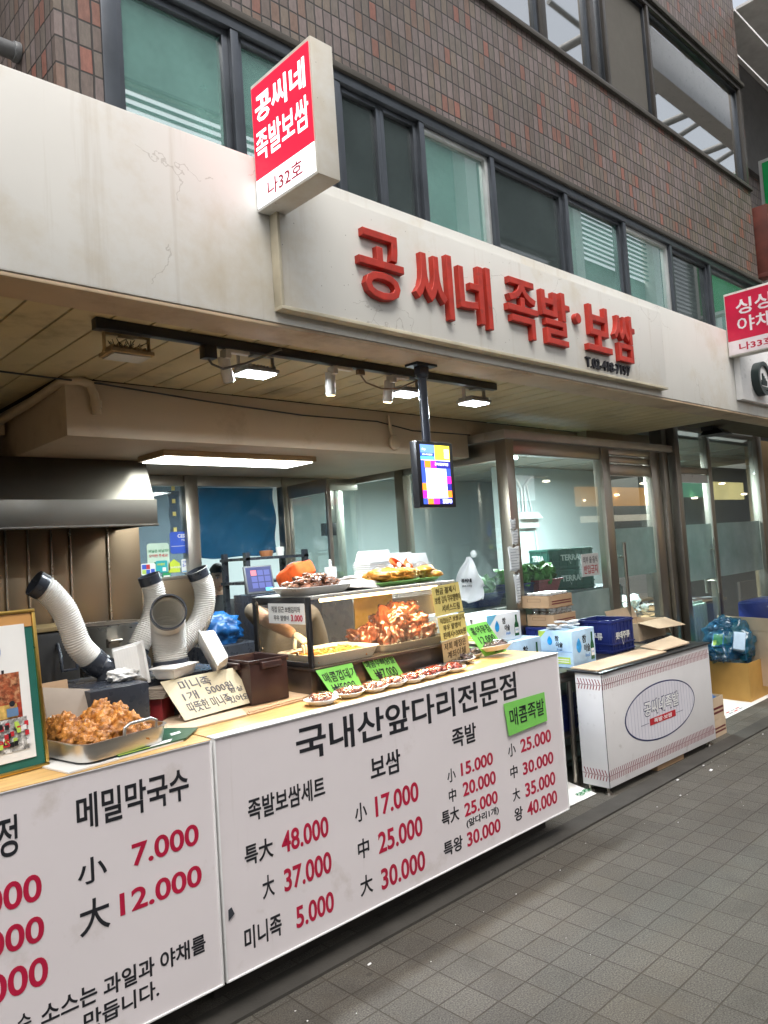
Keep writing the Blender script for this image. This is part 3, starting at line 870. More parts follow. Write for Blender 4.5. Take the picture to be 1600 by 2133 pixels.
m = MB(); m.box(7.21, YF - .004, 1.095, 8.29, YF - .0005, 1.60); m.build('frosted_film', FROST, nx, smooth=0)
for x0, y0, lab in ((6.9, 2.75, 'white tube lamp fixed under the dark ceiling, nearer the street'), (7.0, 2.9, 'second white tube lamp under the dark ceiling, behind the first')):
    m = MB(); m.tube([(x0, y0, 2.46), (x0 + .9, y0, 2.46)], .018, 12); m.box(x0 - .03, y0 - .02, 2.47, x0 + .93, y0 + .02, 2.499)
    tag(m.build('tube_lamp', WTRIM), lab, 'lamp', 'unlit tube lamps under the dark ceiling')
m = MB(); m.box(6.55, 2.72, 2.40, 6.68, 2.82, 2.498); m.hexa([(6.52, 2.62, 2.36), (6.72, 2.62, 2.36), (6.72, 2.82, 2.36), (6.52, 2.82, 2.36), (6.56, 2.68, 2.41), (6.68, 2.68, 2.41), (6.68, 2.80, 2.41), (6.56, 2.80, 2.41)])
tag(m.build('ceiling_projector', BLACK), 'black lamp bracket hanging under the dark ceiling of the next shop', 'lamp')

# dining room interior
ro = thing('dining_room', 'pale blue dining room walls and ceiling seen through the glass front', 'room', (7, 5.5, .02))
m = MB()
m.box(2.2, 6.6, .02, 10.6, 6.7, 2.5);  m.box(6.72, 5.2, .02, 8.9, 5.28, 2.4); m.box(2.12, YB + .05, .02, 2.2, 6.7, 2.5)
m.build('wall', INWALL, ro, smooth=0)
m = MB(); m.box(8.9, 4.6, .02, 14, 4.68, 2.44); m.build('wall', M('added_dark_wall', (.10, .09, .075), .7), ro, smooth=0)  # added dark wall that keeps the next shop dim behind its glass
m = MB(); m.box(2.12, YB + .06, 2.405, 10.6, 6.7, 2.44); m.box(4.12, YF + .1, 2.405, 10.6, YB + .06, 2.44)
for k in range(9):
    m.box(4.2 + k * .7, 3.2, 2.397, 4.215 + k * .7, 6.6, 2.405)
m.build('ceiling', INCEIL, ro, smooth=0)
for x, y, lab in ((4.75, 4.1, 'lit fluorescent tube seen through the side glass'), (6.10, 3.9, 'lit fluorescent tube seen through the front glass'), (3.3, 5.6, 'added unseen tube that brightens the back room and the blue sheet')):  # the last tube is added to light the back room
    t = thing('fluorescent_tube', lab, 'lamp', (x + .4, y, 2.3), 'lit fluorescent tubes in the dining room')
    m = MB(); m.tube([(x, y, 2.31), (x + .85, y, 2.31)], .017, 12); m.build('tube', emis('fluorescent_glow', (.88, 1, 1), 8), t)
    m = MB(); m.box(x - .02, y - .03, 2.335, x + .87, y + .03, 2.40); m.build('batten', WTRIM, t)
    area('tube_light', (x + .42, y, 2.28), 0.85, (12 if y > 5 else 70 if x < 5 else 125), (.86, 1.0, 1.0), (0, 0, 0), t, sy=.05)
OFX = 1.73
m = MB(); m.x = Matrix.Translation((OFX, 0, 0)); m.box(5.25, 5.12, 1.70, 5.60, 5.199, 1.86); m.hexa([(5.22, 5.02, 1.80), (5.55, 5.02, 1.80), (5.58, 5.19, 1.80), (5.22, 5.19, 1.80), (5.22, 5.10, 1.88), (5.58, 5.10, 1.88), (5.58, 5.19, 1.88), (5.22, 5.19, 1.88)])
m.tube([(5.38, 5.17, 1.87), (5.38, 5.17, 2.15), (5.30, 5.16, 2.25), (5.1, 5.16, 2.3)], .012, 8); m.tube([(5.44, 5.17, 1.87), (5.44, 5.17, 2.18), (5.55, 5.16, 2.28), (5.9, 5.16, 2.3)], .012, 8); m.tube([(5.5, 5.18, 2.2), (5.6, 5.18, 1.7), (5.64, 5.18, 1.1)], .008, 8)
tag(m.build('fuse_box', WTRIM), 'white fuse box with cables on the pale blue wall', 'fuse box')
m = MB(); m.x = Matrix.Translation((OFX, 0, 0)); m.box(5.32, 5.188, 1.30, 5.40, 5.199, 1.42); m.box(5.345, 5.183, 1.335, 5.375, 5.188, 1.385)
tag(m.build('wall_switch', WTRIM), 'white wall switch on the pale blue wall below the fuse box', 'switch')
# dining furniture
def table(x, y, w, d, label):
    t = thing('dining_table', label, 'table', (x + w / 2, y + d / 2, .02), 'dining tables inside the glass shops')
    m = MB(); m.box(x, y, .72, x + w, y + d, .75); m.build('tabletop', M('brown_table_top', (.33, .19, .09), .4), t, bevel=.004)
    for a in (x + .05, x + w - .09):
        for b in (y + .05, y + d - .09):
            m = MB(); m.box(a, b, .02, a + .04, b + .04, .719); m.build('leg', BLACK, t)
    return t
table(6.1, 3.6, 1.1, .6, 'brown dining table behind the pull handle door with plastic bundles on it')
table(7.6, 3.7, 1.3, .6, 'brown dining table inside the next shop set with cutlery')
table(8.4, 4.6, 1.2, .6, 'farther dining table deep inside the next shop')
table(4.9, 4.3, 1.4, .7, 'table in the glass corner room that carries the green crates')
def chair(x, y, rz, label):
    t = thing('dining_chair', label, 'chair', (x, y, .02), 'dark chairs inside the glass shops')
    X = Matrix.Translation((x, y, 0)) @ Matrix.Rotation(R(rz), 4, 'Z')
    for nm, bs in (('seat', [(-.2, -.2, .43, .2, .2, .47)]), ('backrest', [(-.2, .17, .66, .2, .20, .95)]), ('leg', [(-.2, -.2, .02, -.165, -.165, .429)]), ('leg', [(.165, -.2, .02, .2, -.165, .429)]), ('leg', [(-.2, .165, .02, -.165, .2, .95)]), ('leg', [(.165, .165, .02, .2, .2, .95)])):
        m = MB(); m.x = X
        for b in bs:
            m.box(*b)
        m.build(nm, BLACK if nm == 'leg' else M('dark_chair_wood', (.09, .055, .04), .5), t, bevel=.006)
chair(6.75, 4.45, 20, 'dark chair behind the bagged table in the glass corner room')
chair(7.95, 4.5, -15, 'dark chair at the set table in the next shop')
chair(8.75, 3.55, 170, 'dark chair on the near side of the set table in the next shop')
m = MB()
rr = random.Random(3)
for k in range(34):
    m.lump((6.2 + rr.random() * .9, 3.7 + rr.random() * .35, .80 + rr.random() * .10), .055, k, .7, 3.5, (1, 1, .8), 2)
o = tag(m.build('plastic_bag_pile', M('crumpled_white_plastic', (.62, .66, .66), .3, var=.3, vs=30)), 'heap of crumpled clear plastic bundles on the table behind the door', 'plastic bags'); o['kind'] = 'stuff'
for k in range(7):
    m = MB(); xx, yy = 7.68 + k * .17, 3.85 + .12 * ((k * 5) % 3)
    m.lathe([(.03, .0), (.075, .016), (.078, .018), (.03, .006)], (xx, yy, .751), 20)
    tag(m.build('plate', WTRIM), 'white plate laid on the set table in the next shop', 'plate', 'white plates on the set table')
sc = M('pale_green_plastic', (.40, .52, .44), .5)
t = thing('folding_screen', 'pale green ribbed plastic board leaning inside the next shop door', 'board', (6.85, 3.2, .02))
m = MB()
for k in range(9):
    m.box(6.60 + k * .06, 3.16, .03, 6.652 + k * .06, 3.20, .86)
m.box(6.59, 3.20, .02, 7.14, 3.215, .88); m.build('board', sc, t, bevel=.008)

# beer crates and greens
def crate(cx, cy, z, rz, label, w=.44, d=.30, h=.172, mat=CRATEG, grp='green beer crates stacked in the glass room', txt='TERRA', tm=None):
    t = thing('drink_crate', label, 'crate', (cx, cy, z), grp)
    X = Matrix.Translation((cx, cy, z)) @ Matrix.Rotation(R(rz), 4, 'Z')
    m = MB(); m.x = X
    e = .012
    m.box(-w / 2, -d / 2, 0, w / 2, -d / 2 + e, h); m.box(-w / 2, d / 2 - e, 0, w / 2, d / 2, h)
    m.box(-w / 2, -d / 2 + e, 0, -w / 2 + e, d / 2 - e, h); m.box(w / 2 - e, -d / 2 + e, 0, w / 2, d / 2 - e, h)
    m.box(-w / 2 + e, -d / 2 + e, .0, w / 2 - e, d / 2 - e, .012)
    for zz in (.012, .06, h - .02):
        m.box(-w / 2 - .006, -d / 2 - .006, zz, w / 2 + .006, -d / 2, zz + .012); m.box(-w / 2 - .006, -d / 2, zz, -w / 2, d / 2, zz + .012)
    for k in range(6):
        xx = -w / 2 + .02 + k * (w - .05) / 5
        m.box(xx, -d / 2 - .005, .0, xx + .01, -d / 2, h)
    for k in range(4):
        yy = -d / 2 + .02 + k * (d - .05) / 3
        m.box(-w / 2 - .005, yy, 0, -w / 2, yy + .01, h)
    m.build('shell', mat, t, bevel=.002)
    if txt:
        m = MB(); m.x = X
        m.text(txt, (-.11, -d / 2 - .0075, h * .42), X_, Z_, .19, .05, bold=.03, ext=.001)
        m.text(txt, (-w / 2 - .0075, .10, h * .42), -Y_, Z_, .18, .05, bold=.03, ext=.001)
        for s_ in (-1, 1):
            m.x = X @ Matrix.Rotation(0, 4, 'Z')
            m.extr([(-.02 * s_ - .015, -d / 2 - .0075, h * .22 + .05), (-.015, -d / 2 - .0075, h * .22), (-.012, -d / 2 - .0075, h * .22 + .006)], (0, -.001, 0))
        m.build('lettering', tm or M('white_print', (.6, .62, .6), .5), t, smooth=0)
    return t
crate(5.60, 3.72, 1.12, -22, 'dark green drink crate at the bottom of its stack behind the front glass')
crate(5.61, 3.72, 1.294, -22, 'dark green drink crate on top of its stack behind the front glass')
m = MB(); m.box(5.2, 3.5, .9, 6.2, 4.1, 1.118); m.box(5.25, 3.55, .02, 6.15, 4.05, .9)
tag(m.build('storage_chest', M('dark_grey_chest', (.06, .07, .075), .5), bevel=.01), 'dark low chest under the green crates behind the front glass', 'chest')
def basin(cx, cy, z, mat, label, leaf=True):
    t = thing('plastic_basin', label, 'basin', (cx, cy, z), 'plastic vegetable basins behind the glass')
    m = MB()
    m.hexa([(cx - .12, cy - .085, z), (cx + .12, cy - .085, z), (cx + .12, cy + .085, z), (cx - .12, cy + .085, z), (cx - .15, cy - .11, z + .095), (cx + .15, cy - .11, z + .095), (cx + .15, cy + .11, z + .095), (cx - .15, cy + .11, z + .095)])
    m.box(cx - .16, cy - .12, z + .085, cx + .16, cy - .105, z + .10); m.box(cx - .16, cy - .105, z + .085, cx - .145, cy + .12, z + .10)
    m.build('tub', mat, t, bevel=.006)
    if leaf:
        m = MB(); rr = random.Random(int(cx * 100))
        for k in range(70):
            a, e, s_ = rr.random() * 6.28, rr.random(), .03 + .03 * rr.random()
            c = V((cx + .12 * math.cos(a) * math.sqrt(rr.random()), cy + .08 * math.sin(a) * math.sqrt(rr.random()), z + .10 + .07 * e))
            M3 = Matrix.Translation(c) @ Euler((rr.random() * 2 - 1, rr.random() * 2 - 1, a)).to_matrix().to_4x4()
            m.x = M3
            m.grid(lambda u, v: ((u - .5) * s_ * 2 * (.4 + math.sin(v * 3.0)), (v - .3) * s_ * 1.8, .012 * math.sin(u * 19 + k) * (1 + v) + .02 * v * v), 6, 4)
        m.x = None
        o = tag(m.build('lettuce', LEAF), 'fresh green lettuce heaped in the %s basin' % ('red' if mat is REDP else 'blue'), 'lettuce'); o['kind'] = 'stuff'
    return t
DRED = M('dark_red_plastic', (.25, .02, .03), .4)
basin(4.83, 3.42, 1.155, DRED, 'dark red basin of lettuce beside the steel corner post')
basin(4.58, 3.47, 1.145, NAVY, 'navy basin of lettuce left of the red basin behind the glass')
basin(4.28, 3.55, 1.10, NAVY, 'navy basin of greens behind the hanging carrier bag')
m = MB(); m.box(4.12, 3.28, .84, 5.1, 3.75, .87)
for a, b in ((4.14, 3.3), (5.05, 3.3), (4.14, 3.7), (5.05, 3.7)):
    m.box(a, b, .02, a + .04, b + .04, .84)
m.box(4.15, 3.3, 1.08, 5.05, 3.7, 1.098); m.box(4.15, 3.66, .87, 5.05, 3.7, 1.08); m.box(4.8, 3.34, 1.098, 4.98, 3.5, 1.153); m.box(4.45, 3.37, 1.098, 4.72, 3.58, 1.143)
tag(m.build('low_shelf', STEELD), 'steel shelf behind the front glass holding the vegetable basins', 'shelf')

# receipts taped to the steel corner post
for a, b, c, d, lab in ((3.90, 3.965, 1.632, 1.70, 'smallest receipt, topmost on the steel corner post'), (3.905, 3.985, 1.532, 1.630, 'receipt second from the top on the steel corner post'), (3.86, 3.99, 1.362, 1.518, 'widest handwritten receipt on the steel corner post'), (3.90, 3.965, 1.15, 1.340, 'long torn receipt lowest on the steel corner post')):
    m = MB()
    xo = .085
    m.grid(lambda u, v: (a + xo + (b - a) * u * .9 - .01, 3.004 - .004 * math.sin(u * 5 + v * 4) - .003, c + (d - c) * v + .006 * math.sin(u * 9)), 8, 10)
    o = m.build('receipt', WHITEP); tag(o, lab, 'receipt', 'receipts taped to the steel post')
    sm = o.modifiers.new('thickness', 'SOLIDIFY'); sm.thickness = .0008
    m = MB()
    for k in range(int((d - c) / .018)):
        m.box(a + xo + .004, 2.9935, c + .012 + k * .018, a + xo + (b - a) * (.5 + .3 * ((k * 7) % 3) / 2), 2.9945, c + .015 + k * .018)
    m.build('writing', M('grey_ink', (.25, .25, .28), .6), o, smooth=0)

GS = 1.0
m = MB(); m.box(9.06, 3.28, .02, 15, 3.42, 2.53)
tag(m.build('far_shop_wall', M('tan_shop_wall', (.26, .18, .09), .6, var=.25, vs=3)), 'tan wall of the farther shop at the right edge of the photo', 'wall')
# ------------------------------------------------------------------ kitchen back: steel wall, hood, partition
sw_ = thing('steel_wall', 'brushed steel back wall with a warm glow coloured in and vertical seams behind the ducts', 'wall', (1.2, 4.6, .02))
m = MB()
xs = [-2.5, -.6, .75, 1.38, 1.50, 1.63, 1.74, 1.97, 2.18]
for a, b in zip(xs, xs[1:]):
    m.box(a + .003, 4.55, .02, b - .003, 4.60, 2.44)
m.box(2.18, 4.80, .02, 2.70, YB, 1.445)
m.build('panel', STEELW, sw_, bevel=.002)
m = MB()
for b in xs[1:-1]:
    m.box(b - .008, 4.538, .02, b + .004, 4.549, 2.2)
m.build('seam', M('bright_steel_seam', (.55, .46, .36), .25, 1.0), sw_, bevel=.002)
m = MB()
m.hexa([(-1.2, 4.02, 1.93), (2.025, 4.02, 1.93), (2.035, 4.55, 1.93), (-1.2, 4.55, 1.93), (-1.2, 4.18, 2.173), (2.06, 4.18, 2.173), (2.06, 4.55, 2.173), (-1.2, 4.55, 2.173)])
ho = thing('range_hood', 'big greasy steel range hood over the stockpots at left', 'range hood', (.7, 4.28, 1.78))
m.build('canopy', HOODM, ho, bevel=.003)
m = MB(); m.box(-1.2, 4.0, 1.785, 2.03, 4.03, 1.929); m.box(2.0, 4.03, 1.785, 2.03, 4.545, 1.929); m.box(-1.2, 3.995, 1.778, 2.035, 4.045, 1.79)
m.build('skirt', HOODM, ho, bevel=.003)
pt = thing('kitchen_partition', 'steel framed glass partition and doorway behind the kitchen', 'partition', (3.0, YB, .02))
m = MB()
m.box(2.66, YB - .05, .02, 2.76, YB + .03, 2.175); m.box(2.18, YB - .03, 2.10, 2.66, YB + .03, 2.175); m.box(2.76, YB - .04, 2.10, 3.50, YB + .03, 2.175); m.box(3.50, YB - .05, .02, 3.56, YB + .03, 2.175)
m.box(3.56, YB - .03, 2.08, 4.3, YB + .03, 2.175); m.box(2.18, YB - .02, 1.445, 2.66, YB + .03, 1.47)
m.build('frame', STEEL, pt, bevel=.003)
m = MB(); m.box(2.182, YB - .004, 1.471, 2.658, YB + .004, 2.099); m.build('pane', glass('grey_partition_glass', (.62, .70, .76), .03, .02, 1.2, .3, (.30, .38, .44)), pt, smooth=0)
m = MB(); m.box(3.56, YB - .004, .05, 4.29, YB + .004, 2.079); m.build('pane', DOORG, pt, smooth=0)
a, b = V((3.52, 4.78)), V((3.46, 4.22))
dt = (b - a).normalized(); nn = V((-dt.y, dt.x))
dr = thing('open_door', 'glass door standing open at the kitchen doorway with a steel top rail', 'door', (3.49, 4.5, .03))
def dpt(s, t, z):
    q = a + (b - a) * s + nn * t
    return (q.x, q.y, z)
m = MB()
for s0, s1, z0, z1 in ((0, .04, .05, 2.10), (.95, 1, .05, 2.10), (.04, .95, 2.0, 2.10), (.04, .95, .05, .16)):
    m.hexa([dpt(s0, 0, z0), dpt(s1, 0, z0), dpt(s1, .03, z0), dpt(s0, .03, z0), dpt(s0, 0, z1), dpt(s1, 0, z1), dpt(s1, .03, z1), dpt(s0, .03, z1)])
m.build('frame', STEEL, dr, bevel=.002)
m = MB(); m.hexa([dpt(.04, .012, .16), dpt(.95, .012, .16), dpt(.95, .018, .16), dpt(.04, .018, .16), dpt(.04, .012, 2.0), dpt(.95, .012, 2.0), dpt(.95, .018, 2.0), dpt(.04, .018, 2.0)])
m.build('pane', DOORG, dr, smooth=0)
def bs(u, v):
    sag = .03 * math.sin(u * math.pi)
    f = .012 * math.sin(v * 9 + 6 * u + 2.0 * math.sin(u * 3)) * (.3 + .7 * u) + .005 * math.sin(u * 17 - v * 11)
    return (2.77 + .72 * u, YB + .06 + f, 1.60 - sag * (1 - v) + .50 * v - .01 * math.sin(u * 9) * (1 - v))
m = MB(); m.grid(bs, 60, 44); m.grid(lambda u, v: (2.57 + .10 * u, YB + .03 + .01 * math.sin(u * 9 + v * 14), 1.70 + .37 * v - .05 * u * (1 - v)), 8, 14)
o = m.build('plastic_curtain', SHEET); tag(o, 'wrinkled blue translucent plastic sheet taped across the upper doorway', 'plastic sheet')
sm = o.modifiers.new('thickness', 'SOLIDIFY'); sm.thickness = .001

# posters on the partition glass
def poster(x0, x1, z0, z1, mat, label, lines, y=YB - .008, cat='poster', shape=None, blocks=()):
    s_ = 1.032
    x0, x1, z0, z1 = x0 * s_, x1 * s_, 1.55 + (z0 - 1.55) * s_, 1.55 + (z1 - 1.55) * s_
    t = thing('poster', label, cat, ((x0 + x1) / 2, y, z0), 'posters and stickers on the partition glass')
    w, h = x1 - x0, z1 - z0
    m = MB()
    if shape == 'house':
        m.extr([(x0, y, z0), (x1, y, z0), (x1, y, z0 + h * .65), ((x0 + x1) / 2, y, z1), (x0, y, z0 + h * .65)], (0, -.001, 0))
    else:
        r = min(w, h) * .12
        pts = []
        for cx, cz, a0 in ((x1 - r, z0 + r, -90), (x1 - r, z1 - r, 0), (x0 + r, z1 - r, 90), (x0 + r, z0 + r, 180)):
            for k in range(5):
                an = R(a0 + k * 22.5); pts.append((cx + r * math.cos(an), y, cz + r * math.sin(an)))
        m.extr(pts, (0, -.001, 0))
    m.build('sheet', mat, t, smooth=0)
    m = MB(); mats = []
    for (u0, v0, u1, v1, mt) in blocks:
        if mt not in mats: mats.append(mt)
        m.box(x0 + u0 * w, y - .0022, z0 + v0 * h, x0 + u1 * w, y - .0012, z0 + v1 * h, mats.index(mt))
    for (txt, u, v, hh, mt, bd) in lines:
        if mt not in mats: mats.append(mt)
        m.text(txt, (x0 + u * w, y - .0026, z0 + v * h), X_, Z_, None, hh * h, bold=bd, ext=.0003, mi=mats.index(mt))
    if mats:
        m.build('print', mats, t, smooth=0)
PGREEN = M('pale_green_paper', (.52, .66, .55), .6); DGREEN = M('dark_green_ink', (.01, .20, .07), .6); YGREEN = M('yellow_green_print', (.55, .66, .05), .5)
poster(2.466, 2.622, 1.624, 1.772, BLUE, 'bright blue rounded CESCO Members poster, the largest on the partition glass', [('CESCO', .36, .72, .17, WHITEP, .03), ('Members', .55, .56, .10, WHITEP, .0)], blocks=[(.05, .33, .95, .345, WHITEP)])
poster(2.297, 2.455, 1.505, 1.70, PGREEN, 'pale green paper notice reading 비닐은 비닐끼리 모아만 주세요 on the partition glass', [('비닐은 비닐끼리', .08, .68, .11, DGREEN, .02), ('모아만 주세요!', .08, .52, .11, REDP, .02)], blocks=[(.3, .3, .5, .36, DGREEN), (.58, .3, .8, .38, DGREEN), (.4, .2, .7, .24, CHAR)])
poster(2.353, 2.437, 1.503, 1.583, TEALP, 'teal discount sticker reading 10% on the partition glass', [('10%할인', .1, .6, .2, YGREEN, .02)], y=YB - .012, blocks=[(.55, .12, .85, .42, WHITEP)])
poster(2.444, 2.53, 1.498, 1.588, YGREEN, 'yellow green house shaped sticker on the partition glass', [('온누리상품권', .12, .3, .16, WHITEP, .02)], shape='house')
poster(2.542, 2.628, 1.492, 1.584, WHITEP, 'white sticker with a blue edge reading 5-10% on the partition glass', [('5-10%', .08, .42, .24, BLUE, .02), ('무료할인', .1, .72, .15, BLUE, .01)], blocks=[(.05, .05, .95, .13, SKY1)])
poster(2.249, 2.348, 1.494, 1.570, WHITEP, 'white card payment sticker with small coloured logos, leftmost on the partition glass', [], y=YB - .012, blocks=[(.06, .5, .36, .9, BLUE), (.36, .5, .62, .9, REDP), (.06, .1, .34, .45, LIME), (.34, .1, .62, .45, BLUE), (.68, .15, .95, .5, BLUE)])
poster(2.40, 2.458, 1.455, 1.50, M('green_print', (.01, .28, .10), .5), 'small green sticker half hidden below the teal sticker', [], blocks=[(.1, .4, .9, .6, WHITEP)])
for z in (2.07, 1.98, 1.89, 1.78):
    m = MB(); m.box(2.575, YB - .012, z, 2.60, YB - .010, z + .03)
    tag(m.build('tape', YELC), 'small piece of yellow tape holding the blue sheet edge', 'tape', 'yellow tape pieces at the blue sheet edge')

# shelf rack, till screen, router behind the doorway
t = thing('shelf_rack', 'dark shelf rack crowded with kitchen things behind the doorway', 'shelf', (3.0, 4.75, .02))
m = MB()
for a in (2.86, 3.36):
    m.box(a, 4.4, .02, a + .035, 4.435, 1.60); m.box(a, 4.68, .02, a + .035, 4.715, 1.60)
m.build('upright', CHAR, t)
for z in (.6, 1.12, 1.38, 1.545):
    m = MB(); m.box(2.85, 4.4, z, 3.40, 4.72, z + .02); m.build('board', CHAR, t)
for k, (x, z, h, r, mt, lab, cat, nm) in enumerate(((2.93, 1.401, .075, .025, REDP, 'red sauce bottle on the dark shelf rack', 'bottle', 'sauce_bottle'), (3.0, 1.401, .05, .03, WHITEP, 'white paper cup beside the red bottle on the rack', 'cup', 'paper_cup'), (3.10, 1.566, .04, .05, M('brown_bowl', (.30, .12, .05), .5), 'brown bowl on the top board of the rack', 'bowl', 'bowl'), (3.22, 1.566, .06, .03, WHITEP, 'white tub on the top board of the rack', 'tub', 'tub'), (3.0, 1.141, .05, .06, STEELD, 'steel bowl on the lower rack board', 'bowl', 'bowl'), (3.2, 1.141, .09, .05, WHITEP, 'white lidded tub on the lower rack board', 'tub', 'tub'))):
    m = MB(); m.lathe([(r * .85, 0), (r, h * .7), (r * .8 if nm == 'sauce_bottle' else r, h), (r * .4, h * 1.05), (0, h * 1.05)], (x, 4.5, z), 18)
    tag(m.build(nm, mt), lab, cat)
t = thing('till_screen', 'tilted till touchscreen showing a dark blue menu grid', 'screen', (2.66, 3.95, 1.30))
m = MB(); m.x = Matrix.Translation((2.66, 3.95, 1.425)) @ Matrix.Rotation(R(-8), 4, 'Z') @ Matrix.Rotation(R(-14), 4, 'X')
m.box(-.095, 0, -.088, .095, .02, .088); m.box(-.03, .02, -.088, .03, .05, -.02); m.build('casing', M('grey_till', (.14, .15, .16), .4), t, bevel=.004)
m2 = MB(); m2.x = m.x
m2.box(-.085, -.002, -.075, .085, -.0004, .078, 0)
for i in range(3):
    for j in range(3):
        m2.box(-.055 + i * .045, -.003, .025 - j * .04, -.055 + i * .045 + .038, -.0022, .025 - j * .04 + .033, 1 if (i, j) != (0, 0) else 2)
m2.box(.03, -.003, -.075, .08, -.0022, -.055, 3)
m2.build('display', [emis('till_dark_blue', (.015, .02, .08), .5), emis('till_tile', (.05, .06, .20), .5), emis('till_red', (.5, .12, .15), .35), emis('till_cyan', (.1, .45, .7), .5)], t, smooth=0)
m = MB(); m.box(2.56, 3.85, .9, 2.80, 4.1, 1.335); tag(m.build('till_stand', CHAR, bevel=.006), 'dark stand carrying the till screen', 'stand')
t = thing('wall_router', 'small black box with an aerial fixed behind the open door', 'router', (3.90, 4.7, 1.70))
m = MB(); m.box(3.80, 4.70, 1.70, 3.93, 4.74, 1.80); m.build('body', BLACK, t, bevel=.004)
m = MB(); m.tube([(3.88, 4.72, 1.8), (3.875, 4.72, 1.88)], .005, 8); m.build('aerial', BLACK, t)
# ------------------------------------------------------------------ menu counters
YC, ZC = 2.342, .945
def counter(label, x0, x1, loc, lines, ledge):
    t = thing('menu_counter', label, 'counter', loc)
    m = MB(); m.box(x0 + .006, YC + .003, .135, x1 - .006, YC + .02, ZC - .004)
    p = m.build('front_panel', WHITE, t, smooth=0)
    m = MB()
    m.box(x0, YC - .002, .13, x0 + .006, YC + .022, ZC - .002); m.box(x1 - .006, YC - .002, .13, x1, YC + .022, ZC - .002); m.box(x0 + .006, YC - .002, .129, x1 - .006, YC + .022, .135)
    m.box(x0 + .006, YC - .002, ZC - .004, x1 - .006, YC + .022, ZC - .001)
    m.build('panel_trim', WTRIM, t, bevel=.0015)
    m = MB()
    if ledge:
        m.box(x0, YC - .004, ZC - .0008, x1, YC + .05, ZC + .004)
        m.build('ledge', WTRIM, t, bevel=.002); m = MB()
        m.box(x0, YC + .051, ZC - .02, x1, YC + .62, ZC + .002)
    else:
        m.box(x0, YC - .001, ZC - .0008, x1, YC + .62, ZC + .002)
    m.build('top', WOOD, t, bevel=.002)
    m = MB(); m.box(x0 + .01, YC + .021, .22, x0 + .03, YC + .6, ZC - .021); m.box(x1 - .03, YC + .021, .22, x1 - .01, YC + .6, ZC - .021); m.box(x0 + .03, YC + .57, .22, x1 - .03, YC + .6, ZC - .021)
    m.build('body', WTRIM, t, smooth=0)
    m = MB(); m.box(x0 + .03, YC + .14, .014, x1 - .03, YC + .155, .219); m.build('gap_shade_board', M('dark_gap_shade', (.035, .03, .026), .8, var=.3), t, smooth=0)  # added dark board, stands in for the shade in the gap under the counter
    for xx in (x0 + .06, (x0 + x1) / 2, x1 - .09):
        for yy in (YC + .28, YC + .54):
            m = MB(); m.cyl((xx, yy, .0), (xx, yy, .22), .016); m.cyl((xx, yy, 0), (xx, yy, .012), .028); m.build('leg', STEELD, t)
    for txt, a, b, c, d, red, bold in lines:
        m = MB(); m.text(txt, (a, YC + .0022, c), X_, Z_, b - a, d - c, res=5, bold=.020 if red else (.017 if len(txt) > 1 else .012), ext=.0006)
        m.build('price_figure' if red else 'menu_word', CRIM if red else INK, t, smooth=0)
    return t
MAIN = [('국내산앞다리전문점', 1.698, 3.055, 0.78, 0.909, 0, 0.03),('족발보쌈세트', 1.474, 1.821, 0.627, 0.706, 0, 0.03),('특大', 1.45, 1.57, 0.481, 0.553, 0, 0.03),('48.000', 1.608, 1.826, 0.476, 0.553, 1, 0.03),('大', 1.515, 1.566, 0.347, 0.425, 0, 0.02),('37.000', 1.609, 1.83, 0.339, 0.42, 1, 0.03),('미니족', 1.431, 1.587, 0.2, 0.279, 0, 0.03),('5.000', 1.652, 1.83, 0.194, 0.271, 1, 0.03),('보쌈', 2.059, 2.229, 0.622, 0.716, 0, 0.03),('小', 1.962, 2.025, 0.483, 0.555, 0, 0.02),('17.000', 2.072, 2.323, 0.474, 0.557, 1, 0.03),('中', 1.966, 2.025, 0.338, 0.414, 0, 0.02),('25.000', 2.076, 2.333, 0.327, 0.411, 1, 0.03),('大', 1.966, 2.032, 0.196, 0.271, 0, 0.02),('30.000', 2.079, 2.335, 0.182, 0.265, 1, 0.03),('족발', 2.559, 2.727, 0.638, 0.726, 0, 0.03),('小', 2.51, 2.566, 0.498, 0.557, 0, 0.02),('15.000', 2.604, 2.835, 0.506, 0.564, 1, 0.03),('中', 2.512, 2.56, 0.411, 0.469, 0, 0.02),('20.000', 2.608, 2.845, 0.413, 0.475, 1, 0.03),('특大', 2.456, 2.571, 0.323, 0.388, 0, 0.03),('25.000', 2.609, 2.849, 0.322, 0.381, 1, 0.03),('(앞다리1개)', 2.616, 2.85, 0.268, 0.308, 0, 0.01),('특왕', 2.455, 2.581, 0.191, 0.254, 0, 0.03),('30.000', 2.613, 2.855, 0.187, 0.25, 1, 0.03),('小', 2.953, 3.014, 0.508, 0.569, 0, 0.02),('25.000', 3.055, 3.316, 0.507, 0.572, 1, 0.03),('中', 2.959, 3.016, 0.402, 0.463, 0, 0.02),('30.000', 3.06, 3.322, 0.396, 0.457, 1, 0.03),('大', 2.965, 3.022, 0.293, 0.352, 0, 0.02),('35.000', 3.067, 3.325, 0.287, 0.354, 1, 0.03),('왕', 2.967, 3.033, 0.196, 0.258, 0, 0.03),('40.000', 3.071, 3.329, 0.191, 0.258, 1, 0.03)]
